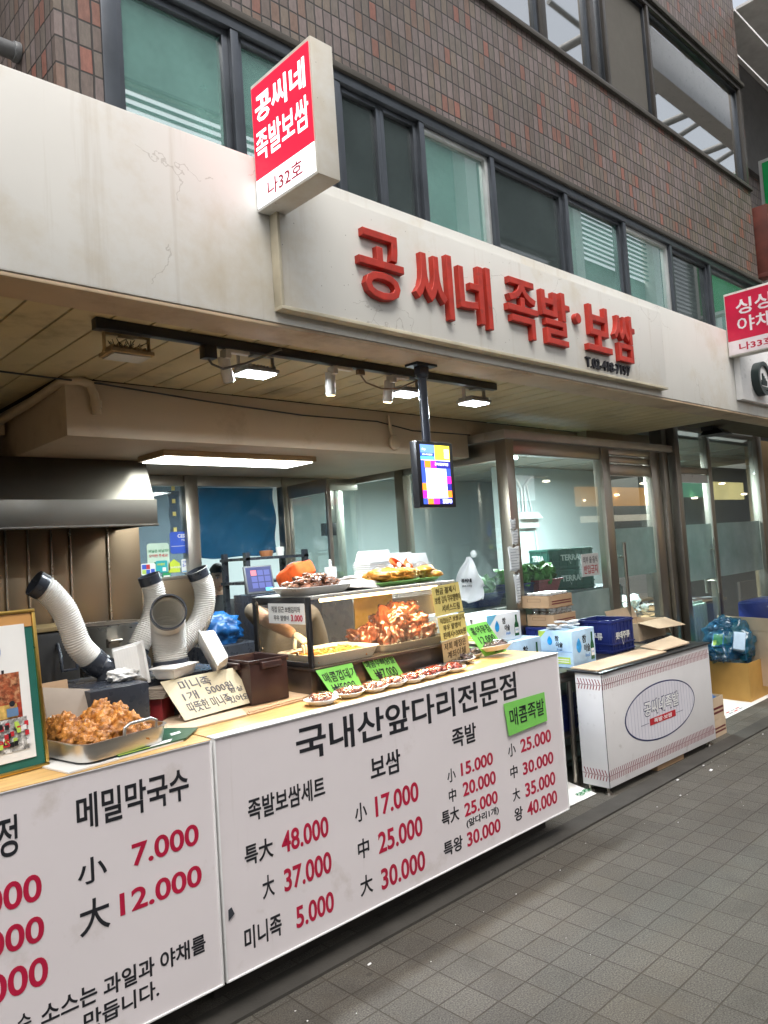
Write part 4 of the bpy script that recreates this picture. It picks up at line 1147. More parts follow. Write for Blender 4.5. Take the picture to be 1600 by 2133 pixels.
LEFT = [('메밀막국수', 0.88, 1.251, 0.772, 0.877, 0, 0.03),('小', 0.875, 0.964, 0.612, 0.687, 0, 0.02),('7.000', 1.045, 1.278, 0.615, 0.685, 1, 0.03),('大', 0.874, 0.967, 0.465, 0.565, 0, 0.02),('12.000', 0.999, 1.281, 0.482, 0.55, 1, 0.03),('소스는 과일과 야채를', 0.755, 1.282, 0.265, 0.324, 0, 0.02),('수', 0.691, 0.729, 0.274, 0.324, 0, 0.02),('만듭니다.', 0.874, 1.112, 0.193, 0.249, 0, 0.02),('정', 0.656, 0.713, 0.762, 0.874, 0, 0.03),('000', .616, 0.772, 0.616, 0.692, 1, 0.03),('000', .616, 0.774, 0.501, 0.574, 1, 0.03),('000', .616, 0.78, 0.379, 0.458, 1, 0.03)]
counter('long white menu counter headed 국내산앞다리전문점 with crimson prices', 1.352, 3.43, (2.4, 2.65, 0), MAIN, True)
counter('white buckwheat noodle menu counter headed 메밀막국수 at the left edge', -.9, 1.343, (.6, 2.65, 0), LEFT, False)
m = MB(); m.extr([(1.372, YC - .0005, .33), (1.395, YC - .0005, .345), (1.385, YC - .0005, .37), (1.372, YC - .0005, .365)], (0, -.002, 0))
tag(m.build('tape_patch', CHAR, smooth=0), 'small dark tape patch on the left edge of the long menu counter', 'tape')

# ------------------------------------------------------------------ cards and handwritten notes
def card(name, quad, mat, label, lines, group=None, ink=INK, cat='price card', back=None, jit=.035):
    """quad = bottom left, bottom right, top right, top left; lines = (text, u0, v0, u1, v1)"""
    bl, br, tr_, tl = [V(p) for p in quad]
    c = (bl + br) / 2
    t = thing(name, label, cat, c, group)
    nn = (br - bl).cross(tl - bl).normalized()
    m = MB()
    bil = lambda u, v, k: bl * ((1 - u) * (1 - v)) + br * (u * (1 - v)) + tr_ * (u * v) + tl * ((1 - u) * v) - nn * k
    m.grid(lambda u, v: bil(u, v, 0), 8, 8); m.grid(lambda u, v: bil(u, v, .0015), 8, 8)
    m.build('sheet', mat, t, smooth=180)
    U = (br - bl); Vv = ((tl - bl) + (tr_ - br)) / 2
    Vp = Vv
    m = MB()
    for txt, u0, v0, u1, v1 in lines:
        g = MB(); g.text(txt, (u0, v0, 0), X_, Y_, u1 - u0, v1 - v0, bold=.006, ext=.0004, shear=.08, jit=jit)
        m.add([bl * ((1 - p[0]) * (1 - p[1])) + br * (p[0] * (1 - p[1])) + tr_ * (p[0] * p[1]) + tl * ((1 - p[0]) * p[1]) + nn * (.0016 + p[2]) for p in g.v], g.f)
    m.build('handwriting', ink, t, smooth=0)
    if back:
        m = MB(); m.hexa([bl + back * 1.0, br + back, br + back + nn * .0015, bl + back + nn * .0015, tl - nn * .004, tr_ - nn * .004, tr_ - nn * .0025, tl - nn * .0025]); m.build('stand', BLACK, t, smooth=0)
    return t
G = 'bright green price cards on the stall'
BK = V((.0, .05, 0))
card('price_card', [(2.05, 2.545, .948), (2.225, 2.545, .948), (2.205, 2.59, 1.062), (2.0, 2.59, 1.06)], GREEN, 'bright green card reading 매콤껍데기 5000 leaning on the food case', [('매콤껍데기', .06, .48, 1.0, .86), ('₩5000', .12, .08, .82, .40)], G, back=BK)
card('price_card', [(2.335, 2.59, .948), (2.53, 2.59, .948), (2.475, 2.62, 1.066), (2.285, 2.62, 1.064)], GREEN, 'bright green card reading 매콤무뼈닭발 7000 in the middle of the food case front', [('매콤무뼈닭발', .03, .6, .98, .9), ('₩7.000', .16, .12, .86, .52)], G, back=BK)
card('price_card', [(3.0, 2.665, .952), (3.27, 2.70, .955), (3.13, 2.79, 1.03), (2.88, 2.74, 1.035)], GREEN, 'bright green card reading 껍데기 3000 lying low below the yellow notes', [('껍데기', .2, .5, .85, .86), ('₩3000', .35, .1, .98, .4)], G)
card('price_card', [(3.14, 2.60, .955), (3.33, 2.60, .958), (3.22, 2.64, 1.132), (3.035, 2.64, 1.125)], GREEN, 'bright green card reading 홍어무침 12.000 at the right end of the long counter', [('홍어무침', .12, .68, .96, .92), ('12.000', .2, .38, .9, .60), ('(400g)', .5, .22, .85, .32), ('있어요', .5, .04, .95, .18)], G)
card('price_card', [(2.955, 2.333, .612), (3.28, 2.333, .622), (3.277, 2.3365, .768), (2.937, 2.3365, .77)], GREEN, 'bright green paper reading 매콤족발 taped on the menu counter front', [('매콤족발', .08, .25, .96, .8)], G)
card('price_note', [(2.775, 2.593, 1.205), (2.985, 2.593, 1.213), (2.965, 2.596, 1.365), (2.758, 2.596, 1.352)], YELC, 'yellow note reading 보쌈김치 서비스드림, the topmost of three on the food case', [('현금 결제시', .12, .70, .85, .92), ('보쌈 김치 무우말랭이', .05, .40, .98, .64), ('서비스드림', .25, .1, .9, .34)], 'handwritten notes taped on the food case', ink=M('brown_ink', (.05, .03, .01), .5))
card('price_note', [(2.80, 2.590, 1.078), (3.0, 2.590, 1.092), (2.99, 2.592, 1.208), (2.785, 2.592, 1.197)], YELC, 'yellow note reading 보쌈김치 무우말랭이 3000원, the middle of three on the food case', [('직접담근 보쌈김치,', .06, .70, .98, .94), ('무우 말랭이', .14, .4, .8, .64), ('판매시=3000원', .1, .06, .96, .34)], 'handwritten notes taped on the food case', ink=M('brown_ink', (.05, .03, .01), .5))
card('price_note', [(2.805, 2.587, .95), (3.01, 2.587, .972), (3.0, 2.589, 1.09), (2.80, 2.589, 1.075)], KRAFT, 'brown note reading 저희 매장은 계좌이체, the lowest of three on the food case', [('저희 매장은', .06, .62, .9, .92), ('계좌이체', .15, .26, .85, .56), ('안됩니다', .1, .02, .7, .2)], 'handwritten notes taped on the food case', ink=M('brown_ink', (.05, .03, .01), .5))
card('price_note', [(1.408, 2.64, .962), (1.755, 2.68, .968), (1.70, 2.755, 1.108), (1.368, 2.745, 1.105)], NOTE, 'big cream card reading 미니족 1개 5000원 leaning on boxes beside the brown bin', [('미니족', .18, .68, .60, .93), ('1개', .14, .42, .34, .64), ('5000원', .46, .46, .84, .68), ('따뜻한 미니족', .12, .12, .70, .38), ('항상', .74, .36, .94, .5), ('있어요', .66, .1, .95, .28)], None, ink=M('grey_marker', (.10, .10, .12), .6), jit=.05)

# ------------------------------------------------------------------ food display case
CX0, CX1, CY0, CY1, CZ0, CZ1 = 2.0, 2.94, 2.605, 3.04, 1.065, 1.372
fc = thing('food_display_case', 'glass food display case with a steel base and a black side frame on the counter', 'display case', ((CX0 + CX1) / 2, (CY0 + CY1) / 2, ZC))
m = MB(); m.box(CX0, CY0 + .02, ZC + .003, CX1, CY1, CZ0 - .012); m.box(CX0 - .004, CY0 - .002, CZ0 - .0115, CX1 + .004, CY1 + .003, CZ0)
m.build('base', M('dark_steel_base', (.16, .135, .12), .35, .8, var=.2), fc, bevel=.003)
m = MB(); m.box(CX0 + .015, CY0, CZ0 + .001, CX1 - .01, CY0 + .005, CZ1 - .012); m.build('front_pane', CASEG, fc, smooth=0)
m = MB(); m.box(CX0 + .002, CY0 + .03, CZ0 + .02, CX0 + .007, CY1 - .03, CZ1 - .03); m.build('side_pane', CASEG, fc, smooth=0)
m = MB(); m.box(CX1 - .008, CY0 + .01, CZ0 + .001, CX1 - .003, CY1 - .02, CZ1 - .012); m.build('side_pane', CASEG, fc, smooth=0)
m = MB()
m.box(CX0 - .004, CY0 + .002, CZ0 + .0005, CX0 + .012, CY0 + .030, CZ1 - .001); m.box(CX0 - .004, CY1 - .032, CZ0 + .0005, CX0 + .012, CY1, CZ1 - .001)
m.box(CX0 - .004, CY0 + .030, CZ1 - .035, CX0 + .012, CY1 - .032, CZ1 - .001); m.box(CX0 - .004, CY0 + .030, CZ0 + .0005, CX0 + .012, CY1 - .032, CZ0 + .025)
m.build('side_frame', BLACK, fc, bevel=.004)
m = MB(); m.x = Matrix.Translation((CX0 - .006, CY1 - .045, CZ1 - .03)) @ Matrix.Rotation(R(-90), 4, 'Y'); m.lathe([(.011, 0), (.011, .004), (.007, .007), (0, .007)], (0, 0, 0), 16)
m.x = Matrix.Translation((CX0 - .002, CY1 - .06, 1.135)) @ Matrix.Rotation(R(-90), 4, 'Y'); m.lathe([(.008, 0), (.008, .004), (0, .006)], (0, 0, 0), 14)
m.x = Matrix.Translation((CX0 - .002, CY0 + .1, 1.125)) @ Matrix.Rotation(R(-90), 4, 'Y'); m.lathe([(.008, 0), (.008, .004), (0, .006)], (0, 0, 0), 14); m.x = None
m.build('bolt', STEEL, fc)
m = MB(); m.box(CX0 + .012, CY0 - .006, CZ1 - .012, CX1 + .003, CY0 + .03, CZ1 + .004); m.box(CX0 + .012, CY0 + .03, CZ1 - .006, CX1 + .003, CY1, CZ1 + .002); m.box(CX0 + .012, CY1 - .03, CZ1 - .02, CX1, CY1 - .001, CZ1 - .0065)
m.build('top', M('worn_white_steel', (.66, .65, .62), .3, .4, var=.1), fc, bevel=.003)
m = MB(); m.tube([(2.1, CY0 + .05, CZ1 - .022), (2.86, CY0 + .05, CZ1 - .022)], .009, 10); m.build('lamp_tube', emis('warm_tube_glow', (1, .78, .42), 5), fc)
area('case_lamp', (2.48, CY0 + .08, CZ1 - .034), .80, 9.0, (1.0, .76, .42), (R(-14), 0, 0), fc, sy=.05)
m = MB(); m.box(2.62, CY1 - .012, CZ0 + .06, 2.9, CY1 - .008, CZ1 - .03); m.build('glow_pane', M('amber_glow_colour', (.75, .45, .09), .3, var=.2), fc)  # amber colour stands in for the warm glow behind the food
cs = thing('case_label', 'white printed label reading 직접 담근 보쌈김치와 무우말랭이 3.000 on the case side', 'label', (CX0 - .006, 2.75, 1.25))
m = MB(); m.box(CX0 - .0062, 2.635, 1.255, CX0 - .0045, 2.905, 1.345); m.build('sheet', WHITEP, cs, smooth=0)
m = MB(); m.text('직접 담근 보쌈김치와', (CX0 - .0066, 2.88, 1.305), -Y_, Z_, .215, .027, bold=.01, ext=.0003); m.text('무우 말랭이', (CX0 - .0066, 2.865, 1.268), -Y_, Z_, .115, .024, bold=.01, ext=.0003); m.text('3.000', (CX0 - .0066, 2.735, 1.266), -Y_, Z_, .085, .030, bold=.03, ext=.0003, mi=1)
m.build('lettering', [INK, CRIM], cs, smooth=0)
def tray(name, x0, y0, x1, y1, z, h, mat, label, cat='tray', taper=.02, rot=0, group=None):
    t = thing(name, label, cat, ((x0 + x1) / 2, (y0 + y1) / 2, z), group)
    c = V(((x0 + x1) / 2, (y0 + y1) / 2, 0))
    m = MB(); m.x = Matrix.Translation(c) @ Matrix.Rotation(R(rot), 4, 'Z') @ Matrix.Translation(-c)
    e = .004; r = min(.05, (x1 - x0) * .18)
    def ring(x0, y0, x1, y1, zz, rr):
        out = []
        for cx, cy, a0 in ((x1 - rr, y0 + rr, -90), (x1 - rr, y1 - rr, 0), (x0 + rr, y1 - rr, 90), (x0 + rr, y0 + rr, 180)):
            for k in range(6):
                a = R(a0 + 18 * k); out.append((cx + rr * math.cos(a), cy + rr * math.sin(a), zz))
        return out
    rings = [ring(x0 + taper, y0 + taper, x1 - taper, y1 - taper, z, r), ring(x0, y0, x1, y1, z + h, r), ring(x0 - e, y0 - e, x1 + e, y1 + e, z + h, r), ring(x0 - e, y0 - e, x1 + e, y1 + e, z + h + .003, r), ring(x0 + e, y0 + e, x1 - e, y1 - e, z + h + .003, r), ring(x0 + taper + e, y0 + taper + e, x1 - taper - e, y1 - taper - e, z + e, r)]
    n = 24; vs = sum(rings, []); fs = [tuple(range(n - 1, -1, -1))]
    for i in range(5):
        fs += [(i * n + k, i * n + (k + 1) % n, (i + 1) * n + (k + 1) % n, (i + 1) * n + k) for k in range(n)]
    fs.append(tuple(range(5 * n, 6 * n)))
    m.add(vs, fs)
    m.build('tray_body', mat, t, smooth=50)
    return t
tray('food_tray', 2.03, 2.625, 2.43, 2.93, CZ0 + .001, .045, WTRIM, 'white tray of seasoned radish inside the food case')
tray('food_tray', 2.45, 2.625, 2.90, 2.97, CZ0 + .001, .035, ALU, 'steel tray of braised pork inside the food case')
m = MB(); rr = random.Random(5)
for k in range(230):
    x, y = 2.06 + .34 * rr.random(), 2.66 + .24 * rr.random()
    a = rr.random() * 6.28; l = .02 + .02 * rr.random(); z = CZ0 + .014 + .022 * rr.random()
    m.tube([(x - l * math.cos(a), y - l * math.sin(a), z), (x, y, z + .006), (x + l * math.cos(a), y + l * math.sin(a), z)], .004, 5)
o = tag(m.build('radish_strips', RADISH), 'orange seasoned radish strips filling the white tray in the food case', 'side dish'); o['kind'] = 'stuff'
def protos(name, mat, n, r, amp, freq, sq, seed, label, cat, grp):
    out = []
    for k in range(n):
        m = MB(); m.lump((0, 0, 0), r, seed + k, amp, freq, sq[k % len(sq)], 4)
        o = m.build(name, mat, None, smooth=180, loc=(0, 0, 0)); tag(o, label, cat, grp); out.append(o)
    return out
def heap(pr, spots, seed, s0=.8, s1=1.2):
    rr = random.Random(seed); used = set()
    for k, (x, y, z) in enumerate(spots):
        p = pr[k % len(pr)]; s_ = s0 + (s1 - s0) * rr.random()
        rot = (rr.random() * 6.28, rr.random() * 6.28, rr.random() * 6.28)
        if p.name not in used and k < len(pr):
            used.add(p.name); o = p; o.location = (x, y, z); o.rotation_euler = rot; o.scale = (s_,) * 3
        else:
            dup(p, (x, y, z), None, rot, (s_,) * 3)
rr = random.Random(11)
pk = protos('braised_pork', BRAISE, 4, .062, .38, 2.0, [(1.35, .85, .8), (1, .9, .75), (1.2, .7, .9)], 40, 'glossy red brown piece of braised pork trotter piled in the steel tray', 'braised pork', 'braised pork pieces piled in the food case')
sp = [(2.50 + .36 * rr.random(), 2.68 + .24 * rr.random(), CZ0 + .045 + .02 * rr.random()) for k in range(15)]
sp += [(2.60 + .25 * rr.random(), 2.72 + .17 * rr.random(), CZ0 + .105 + .02 * rr.random()) for k in range(11)]
sp += [(2.66 + .14 * rr.random(), 2.75 + .1 * rr.random(), CZ0 + .15) for k in range(4)]
heap(pk, sp, 1)

# food on top of the case
tray('food_tray', 1.99, 2.63, 2.30, 2.90, CZ1 + .003, .035, WTRIM, 'white foam tray of wrapped dark slices on the left of the case top', taper=.03)
m = MB(); rr = random.Random(8)
for k in range(80):
    x, y = 2.05 + .2 * rr.random(), 2.69 + .16 * rr.random()
    m.lump((x, y, CZ1 + .035 + .055 * rr.random() * (1 - abs(x - 2.15) * 6)), .024, k, .5, 3, (1.2, .8, .5), 2)
o = tag(m.build('wrapped_slices', M('brown_purple_slices', (.17, .075, .045), .22, var=.9, vs=40, dirt=((.40, .27, .22), .60, .75, 50), coat=.4)), 'brown and purple sliced meat heaped in the foam tray on the case top', 'sliced meat'); o['kind'] = 'stuff'
def foam_box(x, y, z, sx, sy, h, X, label, group='white foam boxes', name='foam_box', ribs=True):
    t = tag(bpy.data.objects.new(name, None), label, 'foam box', group); COL.objects.link(t); t.location = X.to_translation(); ORG[t.name] = X.to_translation()
    m = MB(); m.x = X
    a, b = sx / 2, sy / 2
    m.hexa([(-a, -b, 0), (a, -b, 0), (a, b, 0), (-a, b, 0), (-a * .84, -b * .84, h), (a * .84, -b * .84, h), (a * .84, b * .84, h), (-a * .84, b * .84, h)])
    m.box(-a - .008, -b - .008, -.008, a + .008, b + .008, -.0005)
    m.build('shell', FOAM, t, bevel=.007)
    if ribs:
        m = MB(); m.x = X
        for k in range(9):
            u = -a * .72 + k * a * 1.44 / 8
            m.hexa([(u - .005, -b * .985, h * .08), (u + .005, -b * .985, h * .08), (u + .005, -b * .90, h * .08), (u - .005, -b * .90, h * .08), (u - .005, -b * .87, h * .93), (u + .005, -b * .87, h * .93), (u + .005, -b * .8, h * .93), (u - .005, -b * .8, h * .93)])
            m.box(u - .006, -b * .76, h - .002, u + .006, b * .76, h + .003)
        m.build('ribs', FOAM, t, bevel=.002)
    return t
def XF(x, y, z, rx=0, ry=0, rz=0):
    return Matrix.Translation((x, y, z)) @ Euler((R(rx), R(ry), R(rz))).to_matrix().to_4x4()
foam_box(0, 0, 0, .19, .15, .035, XF(2.41, 2.80, CZ1 + .03, 172, 12, 10), 'upturned white foam lid between the slices and the pancakes on the case top', ribs=False)
foam_box(0, 0, 0, .19, .15, .03, XF(2.40, 2.72, CZ1 + .013, 0, 6, 14), 'white foam lid lying under the upturned lid on the case top', ribs=False)
for k, (x, y, w, lab) in enumerate(((2.53, 2.70, .15, 'small green tray of yellow pancakes, leftmost of those on the case top'), (2.66, 2.72, .20, 'green tray heaped with yellow pancakes in the middle of the case top'), (2.84, 2.74, .20, 'green tray of folded golden pancakes at the right end of the case top'), (2.72, 2.90, .24, 'green tray of red topped pancakes at the back of the case top'))):
    t = tray('pancake_tray', x - w / 2, y - .07, x + w / 2, y + .07, CZ1 + .006 + (.012 if k == 3 else 0), .018, GTRAY, lab, taper=.02, group='green trays of pancakes on the food case', rot=(k * 37) % 20 - 6)
    m = MB(); rr = random.Random(k + 20)
    for q in range(13):
        m.lump((x + (rr.random() - .5) * w * .7, y + (rr.random() - .5) * .08, CZ1 + .035 + .035 * rr.random()), .048, q + k * 10, .35, 2.5, (1.1, .8, .42), 3)
    m.build('pancakes', PANCAKE, t, smooth=180)
    m = MB(); m.grid(lambda u, v: (x + (u - .5) * w * .95, y + (v - .5) * .13, CZ1 + .03 + .078 * math.sin(u * 3.14) * math.sin(v * 3.14) + .004 * math.sin(u * 23 + v * 17)), 24, 16); m.build('film', FILM, t, smooth=180)
t = thing('orange_snack_bag', 'crumpled orange and black snack bag with suction hooks behind the case top', 'bag', (2.98, 3.02, 1.376))
m = MB(); m.lump((2.98, 3.02, 1.40), .07, 3, .5, 3, (1.3, .6, .5), 3); m.build('black_wrap', BLACK, t)
m = MB(); m.grid(lambda u, v: (2.90 + .16 * u + .01 * math.sin(v * 5), 3.03 + .015 * math.sin(u * 9 + v * 6), 1.42 + .07 * v + .02 * math.sin(u * 7) * v), 14, 10); m.build('orange_wrap', ORANGE, t)
for k, x in enumerate((2.87, 2.93, 3.0)):
    m = MB(); m.x = XF(x, 2.99, 1.455 + .012 * (k % 2), 90, 0, 0); m.lathe([(.016, 0), (.014, .006), (.006, .01), (0, .01)], (0, 0, 0), 18); m.x = None; m.tube([(x, 2.985, 1.445), (x, 2.983, 1.42), (x + .006, 2.98, 1.415)], .002, 6)
    m.build('suction_hook', WTRIM, t)
# stacks of foam boxes behind the case
def stack(x, y, z, n, sx, sy, lab, rz=0):
    t = foam_box(0, 0, 0, sx, sy, .07, XF(x, y, z + .008, 0, 0, rz), lab, 'white foam boxes stacked behind the food case', 'foam_box', False)
    for k in range(1, n):
        rr_ = random.Random(k * 7 + n)
        dup(t, (x + rr_.uniform(-.003, .003), y + rr_.uniform(-.003, .003), z + .008 + k * .0125), None)
stack(3.30, 3.60, 1.24, 20, .19, .15, 'white foam box in the tall left stack behind the food case'); stack(3.50, 3.58, 1.24, 18, .17, .15, 'white foam box in the middle stack behind the food case')
stack(3.68, 3.62, 1.24, 17, .17, .15, 'white foam box in the right stack behind the food case'); stack(3.16, 3.62, 1.24, 8, .12, .13, 'small white foam box in the short stack left of the tall stacks')
m = MB(); m.box(2.95, 3.5, .02, 3.85, 3.75, 1.238)
tag(m.build('back_counter', STEELD, bevel=.006), 'steel back counter carrying the foam box stacks', 'counter')
m = MB(); m.lathe([(.035, 0), (.035, .075), (.008, .076), (.008, .12), (0, .12)], (2.82, 3.45, 1.40), 18); tag(m.build('paper_roll', WTRIM), 'white paper roll on a holder behind the case top', 'paper roll'); m = MB(); m.box(2.7, 3.4, 1.0, 2.93, 3.5, 1.3995); tag(m.build('roll_stand', CHAR), 'dark stand under the white paper roll', 'stand')

# plates of wrapped food along the counter edge
def plate(x, y, z, mat, lab, rz=0, s=1.0, tilt=0):
    t = thing('food_plate', lab, 'plate', (x, y, z), 'small foam plates of food along the counter edge')
    X = XF(x, y, z, tilt, 0, rz) @ Matrix.Scale(s, 4)
    m = MB(); m.x = X
    m.lathe([(.042, .0), (.062, .016), (.066, .017), (.066, .0195), (.060, .019), (.04, .0035), (0, .0035)], (0, 0, 0), 26, 0, 1.05, .86); m.build('plate', FOAM, t)
    m = MB(); m.x = X; rr = random.Random(int(x * 1000))
    for q in range(13):
        a = rr.random() * 6.28; r_ = .034 * math.sqrt(rr.random())
        m.lump((r_ * math.cos(a) * 1.15, r_ * math.sin(a) * .95, .019 + .016 * rr.random() * (1 - r_ * 15)), .018, q + int(x * 100), .6, 3.2, (1.2, 1, .55), 2)
    m.build('food', mat, t, smooth=180)
    m = MB(); m.x = X; m.grid(lambda u, v: ((u - .5) * .125, (v - .5) * .10, .019 + .026 * (math.sin(u * 3.14) * math.sin(v * 3.14)) ** .6 + .0015 * math.sin(u * 31 + v * 21)), 16, 12); m.build('film', FILM, t, smooth=180)
SAUCEL = M('pale_red_sauce_food', (.34, .10, .05), .18, var=.8, vs=50, bump=.8, bs=80, dirt=((.68, .50, .34), .54, .66, 45), coat=.7)
for k, (x, y) in enumerate(((1.914, 2.452), (2.075, 2.465), (2.205, 2.455), (2.325, 2.462), (2.433, 2.456), (2.545, 2.462), (2.632, 2.478), (2.735, 2.47))):
    plate(x, y, ZC + .006, (SAUCEL if k < 4 else SAUCE), ('foam plate of pale and red seasoned food, %s along the counter edge' % ('leftmost', 'second from left', 'third from left', 'fourth from left')[k]) if k < 4 else 'foam plate of dark red seasoned food, %s' % ('leftmost of the red ones', 'second of the red ones', 'third of the red ones', 'rightmost of the red ones')[k - 4], rz=(k * 23) % 30 - 15, s=1.08 if k < 2 else 1.02)
plate(2.95, 2.60, ZC + .006, DARKFOOD, 'foam plate of dark fish skin below the low green card', 10, 1.25)
plate(3.205, 2.57, ZC + .035, DARKFOOD, 'tilted foam plate of grey fish slices at the right end of the counter', -8, 1.35, -10)
plate(3.12, 2.68, ZC + .006, DARKFOOD, 'foam plate partly hidden behind the tilted fish plate', 14, 1.2)
m = MB(); m.hexa([(2.62, 2.52, ZC + .005), (2.95, 2.55, ZC + .005), (2.95, 2.60, ZC + .005), (2.62, 2.60, ZC + .005), (2.60, 2.51, ZC + .03), (2.97, 2.54, ZC + .03), (2.97, 2.60, ZC + .03), (2.60, 2.60, ZC + .03)])
tag(m.build('black_tray', CHAR, bevel=.006), 'empty black plastic tray in front of the food case', 'tray')
m = MB(); m.lump((3.2, 2.86, 1.0), .05, 4, .3, 3, (1.6, .8, 1.1), 3); m.x = None
tag(m.build('sealed_pack', M('milky_plastic_pack', (.6, .58, .52), .3, var=.3, vs=30)), 'milky plastic pack of spoons behind the 홍어무침 card', 'pack')

# ------------------------------------------------------------------ left side of the counter
t = thing('picture_frame', 'gold framed stall picture with food photos standing at the left edge of the counter', 'picture frame', (.7, 2.51, ZC + .003))
PX = Matrix.Translation((.862, 2.508, ZC + .003)) @ Matrix.Rotation(R(6), 4, 'Z') @ Matrix.Rotation(R(-7), 4, 'X')
FW, FH = .46, .495
m = MB(); m.x = PX
for b in ((-FW, -.012, 0, 0, .012, .012), (-FW, -.012, FH - .012, 0, .012, FH), (-FW, -.012, .012, -FW + .012, .012, FH - .012), (-.012, -.012, .012, 0, .012, FH - .012)):
    m.box(*b)
m.build('gold_rim', GOLD, t, bevel=.004)
m = MB(); m.x = PX; m.box(-FW + .012, -.004, .012, -.012, .006, FH - .012); m.build('green_mount', M('dark_green_mount', (.015, .13, .10), .5), t, smooth=0)
m = MB(); m.x = PX; m.box(-FW + .012, -.0065, FH - .055, -.013, -.0042, FH - .0125); m.build('wood_strip', M('orange_wood_strip', (.58, .30, .10), .4), t, smooth=0)
m = MB(); m.x = PX; m.box(-FW + .04, -.0085, .038, -.038, -.0067, FH - .045); m.build('print_sheet', WHITEP, t, smooth=0)
m = MB(); m.x = PX
def pq(u0, v0, u1, v1, mi, d=0):
    m.box(-FW + .04 + u0 * (FW - .078), -.0105 - d, .038 + v0 * (FH - .083), -FW + .04 + u1 * (FW - .078), -.0087 - d, .038 + v1 * (FH - .083), mi)
pq(.05, .42, .92, .645, 0); pq(.05, .31, .92, .42, 1); pq(.05, .07, .95, .31, 2)
pq(.72, .315, .88, .415, 3, .002)
PB = [M('braised_photo', (.30, .075, .03), .4, var=.8, vs=60, dirt=((.55, .28, .14), .5, .65, 70)), M('dark_red_photo', (.33, .04, .02), .4, var=.7, vs=60), M('street_photo', (.30, .30, .29), .5, var=.9, vs=75, dirt=((.75, .75, .74), .52, .6, 60)), M('portrait_photo', (.55, .36, .10), .5, var=.4, vs=60)]
rr = random.Random(2)
for k in range(26):
    u = .60 + .34 * rr.random(); v = .08 + .17 * rr.random(); pq(u, v, u + .03, v + .035, 4 + k % 4, .003 + .0002 * k)
m.build('photo_collage', PB + [REDP, BLACK, WTRIM, LIME], t, smooth=0)
m = MB(); m.x = PX
def disc(cx, cz, r, y, mi, r2=0):
    pts = [(cx + r * math.cos(k * math.pi / 20), y, cz + r * math.sin(k * math.pi / 20)) for k in range(40)]
    m.extr(pts, (0, -.0012, 0), mi)
pe0 = [M('ring_blue', (.05, .12, .42), .5), WHITEP, INK, M('tan_print', (.55, .40, .24), .6), SKIN, M('denim_print', (.12, .22, .38), .6), REDP]
disc(-.175, .375, .058, -.0087, 0); disc(-.175, .375, .053, -.0100, 1); m.box(-.227, -.0128, .356, -.123, -.0114, .374, 2)
disc(-.795 + .665, .298, .004, -.0087, 2)
m.build('printed_emblem', pe0, t, smooth=0); m = MB(); m.x = PX
m.text('다', (-.16, -.0128, .328), X_, Z_, .025, .024, bold=.01, ext=.0006, mi=2); m.build('printed_word', pe0, t, smooth=0); m = MB(); m.x = PX; m.text('족발·보쌈', (-.33, -.0090, .268), X_, Z_, .225, .046, bold=.03, ext=.0006, mi=2, jit=.05)
disc(-.145, .3975, .017, -.0115, 3)
m.build('printed_word', pe0, t, smooth=0); m = MB(); m.x = PX; disc(-.10, .205, .008, -.016, 4); m.box(-.117, -.0165, .172, -.083, -.0153, .197, 5); disc(-.10, .2105, .0085, -.0172, 2)
m.build('printed_portrait', pe0, t, smooth=0); m = MB(); m.x = PX; m.text('ARS', (-.175, -.0155, .085), X_, Z_, .06, .022, bold=.03, ext=.0006, mi=6)
m.build('printed_word', pe0, t, smooth=0)

tr_ = tray('roasting_tray', .875, 2.375, 1.20, 2.76, ZC + .016, .054, ALU, 'worn aluminium roasting tray heaped with golden fried chicken', taper=.008, rot=10)
CT = V((1.0375, 2.5675, 0))
def TX(u, v, z):
    a = R(10); return (CT.x + u * math.cos(a) - v * math.sin(a), CT.y + u * math.sin(a) + v * math.cos(a), z)
m = MB()
m.tube([TX(.166, -.045, ZC + .085), TX(.168, -.045, ZC + .10), TX(.168, -.03, ZC + .118), TX(.168, .055, ZC + .118), TX(.168, .07, ZC + .10), TX(.166, .07, ZC + .085)], .006, 12)
m2 = MB()
h_ = ZC + .076
m2.tube([TX(-.02, -.195, h_ - .005), TX(-.02, -.197, h_ + .02), TX(0, -.197, h_ + .03), TX(.08, -.197, h_ + .03), TX(.10, -.197, h_ + .02), TX(.10, -.195, h_ - .005)], .0055, 12)
m2.build('handle', ALU, tr_)
m = MB()
m.tube([TX(-.06, .195, h_ - .005), TX(-.06, .197, h_ + .02), TX(-.04, .197, h_ + .03), TX(.04, .197, h_ + .03), TX(.06, .197, h_ + .02), TX(.06, .195, h_ - .005)], .0055, 12)
m.build('handle', ALU, tr_)
fr_ = protos('fried_chicken', FRIED, 6, .038, .42, 2.3, [(1.2, .9, .8), (1, 1, .8), (1.4, .8, .8)], 70, 'golden fried chicken piece heaped in the aluminium roasting tray', 'fried chicken', 'fried chicken pieces in the roasting tray')
rr = random.Random(21); sp = []
for k in range(40):
    u, v = -.12 + .235 * rr.random(), -.15 + .30 * rr.random()
    sp.append(TX(u, v, ZC + .048 + .014 * rr.random()))
for k in range(20):
    u, v = -.10 + .20 * rr.random(), -.12 + .24 * rr.random()
    sp.append(TX(u, v, ZC + .074 + .012 * rr.random() + .008 * (u > .02)))
for k in range(4):
    sp.append(TX(.02 + .08 * rr.random(), .0 + .10 * rr.random(), ZC + .102))
heap(fr_, sp, 4, .75, 1.2)
m = MB()
def sheet(pts, z, t_, mi=0):
    m.extr([(x, y, z) for x, y in pts], (0, 0, t_), mi)
sheet([(.862, 2.345), (1.27, 2.40), (1.20, 2.80), (.80, 2.75)], ZC + .003, .005); 
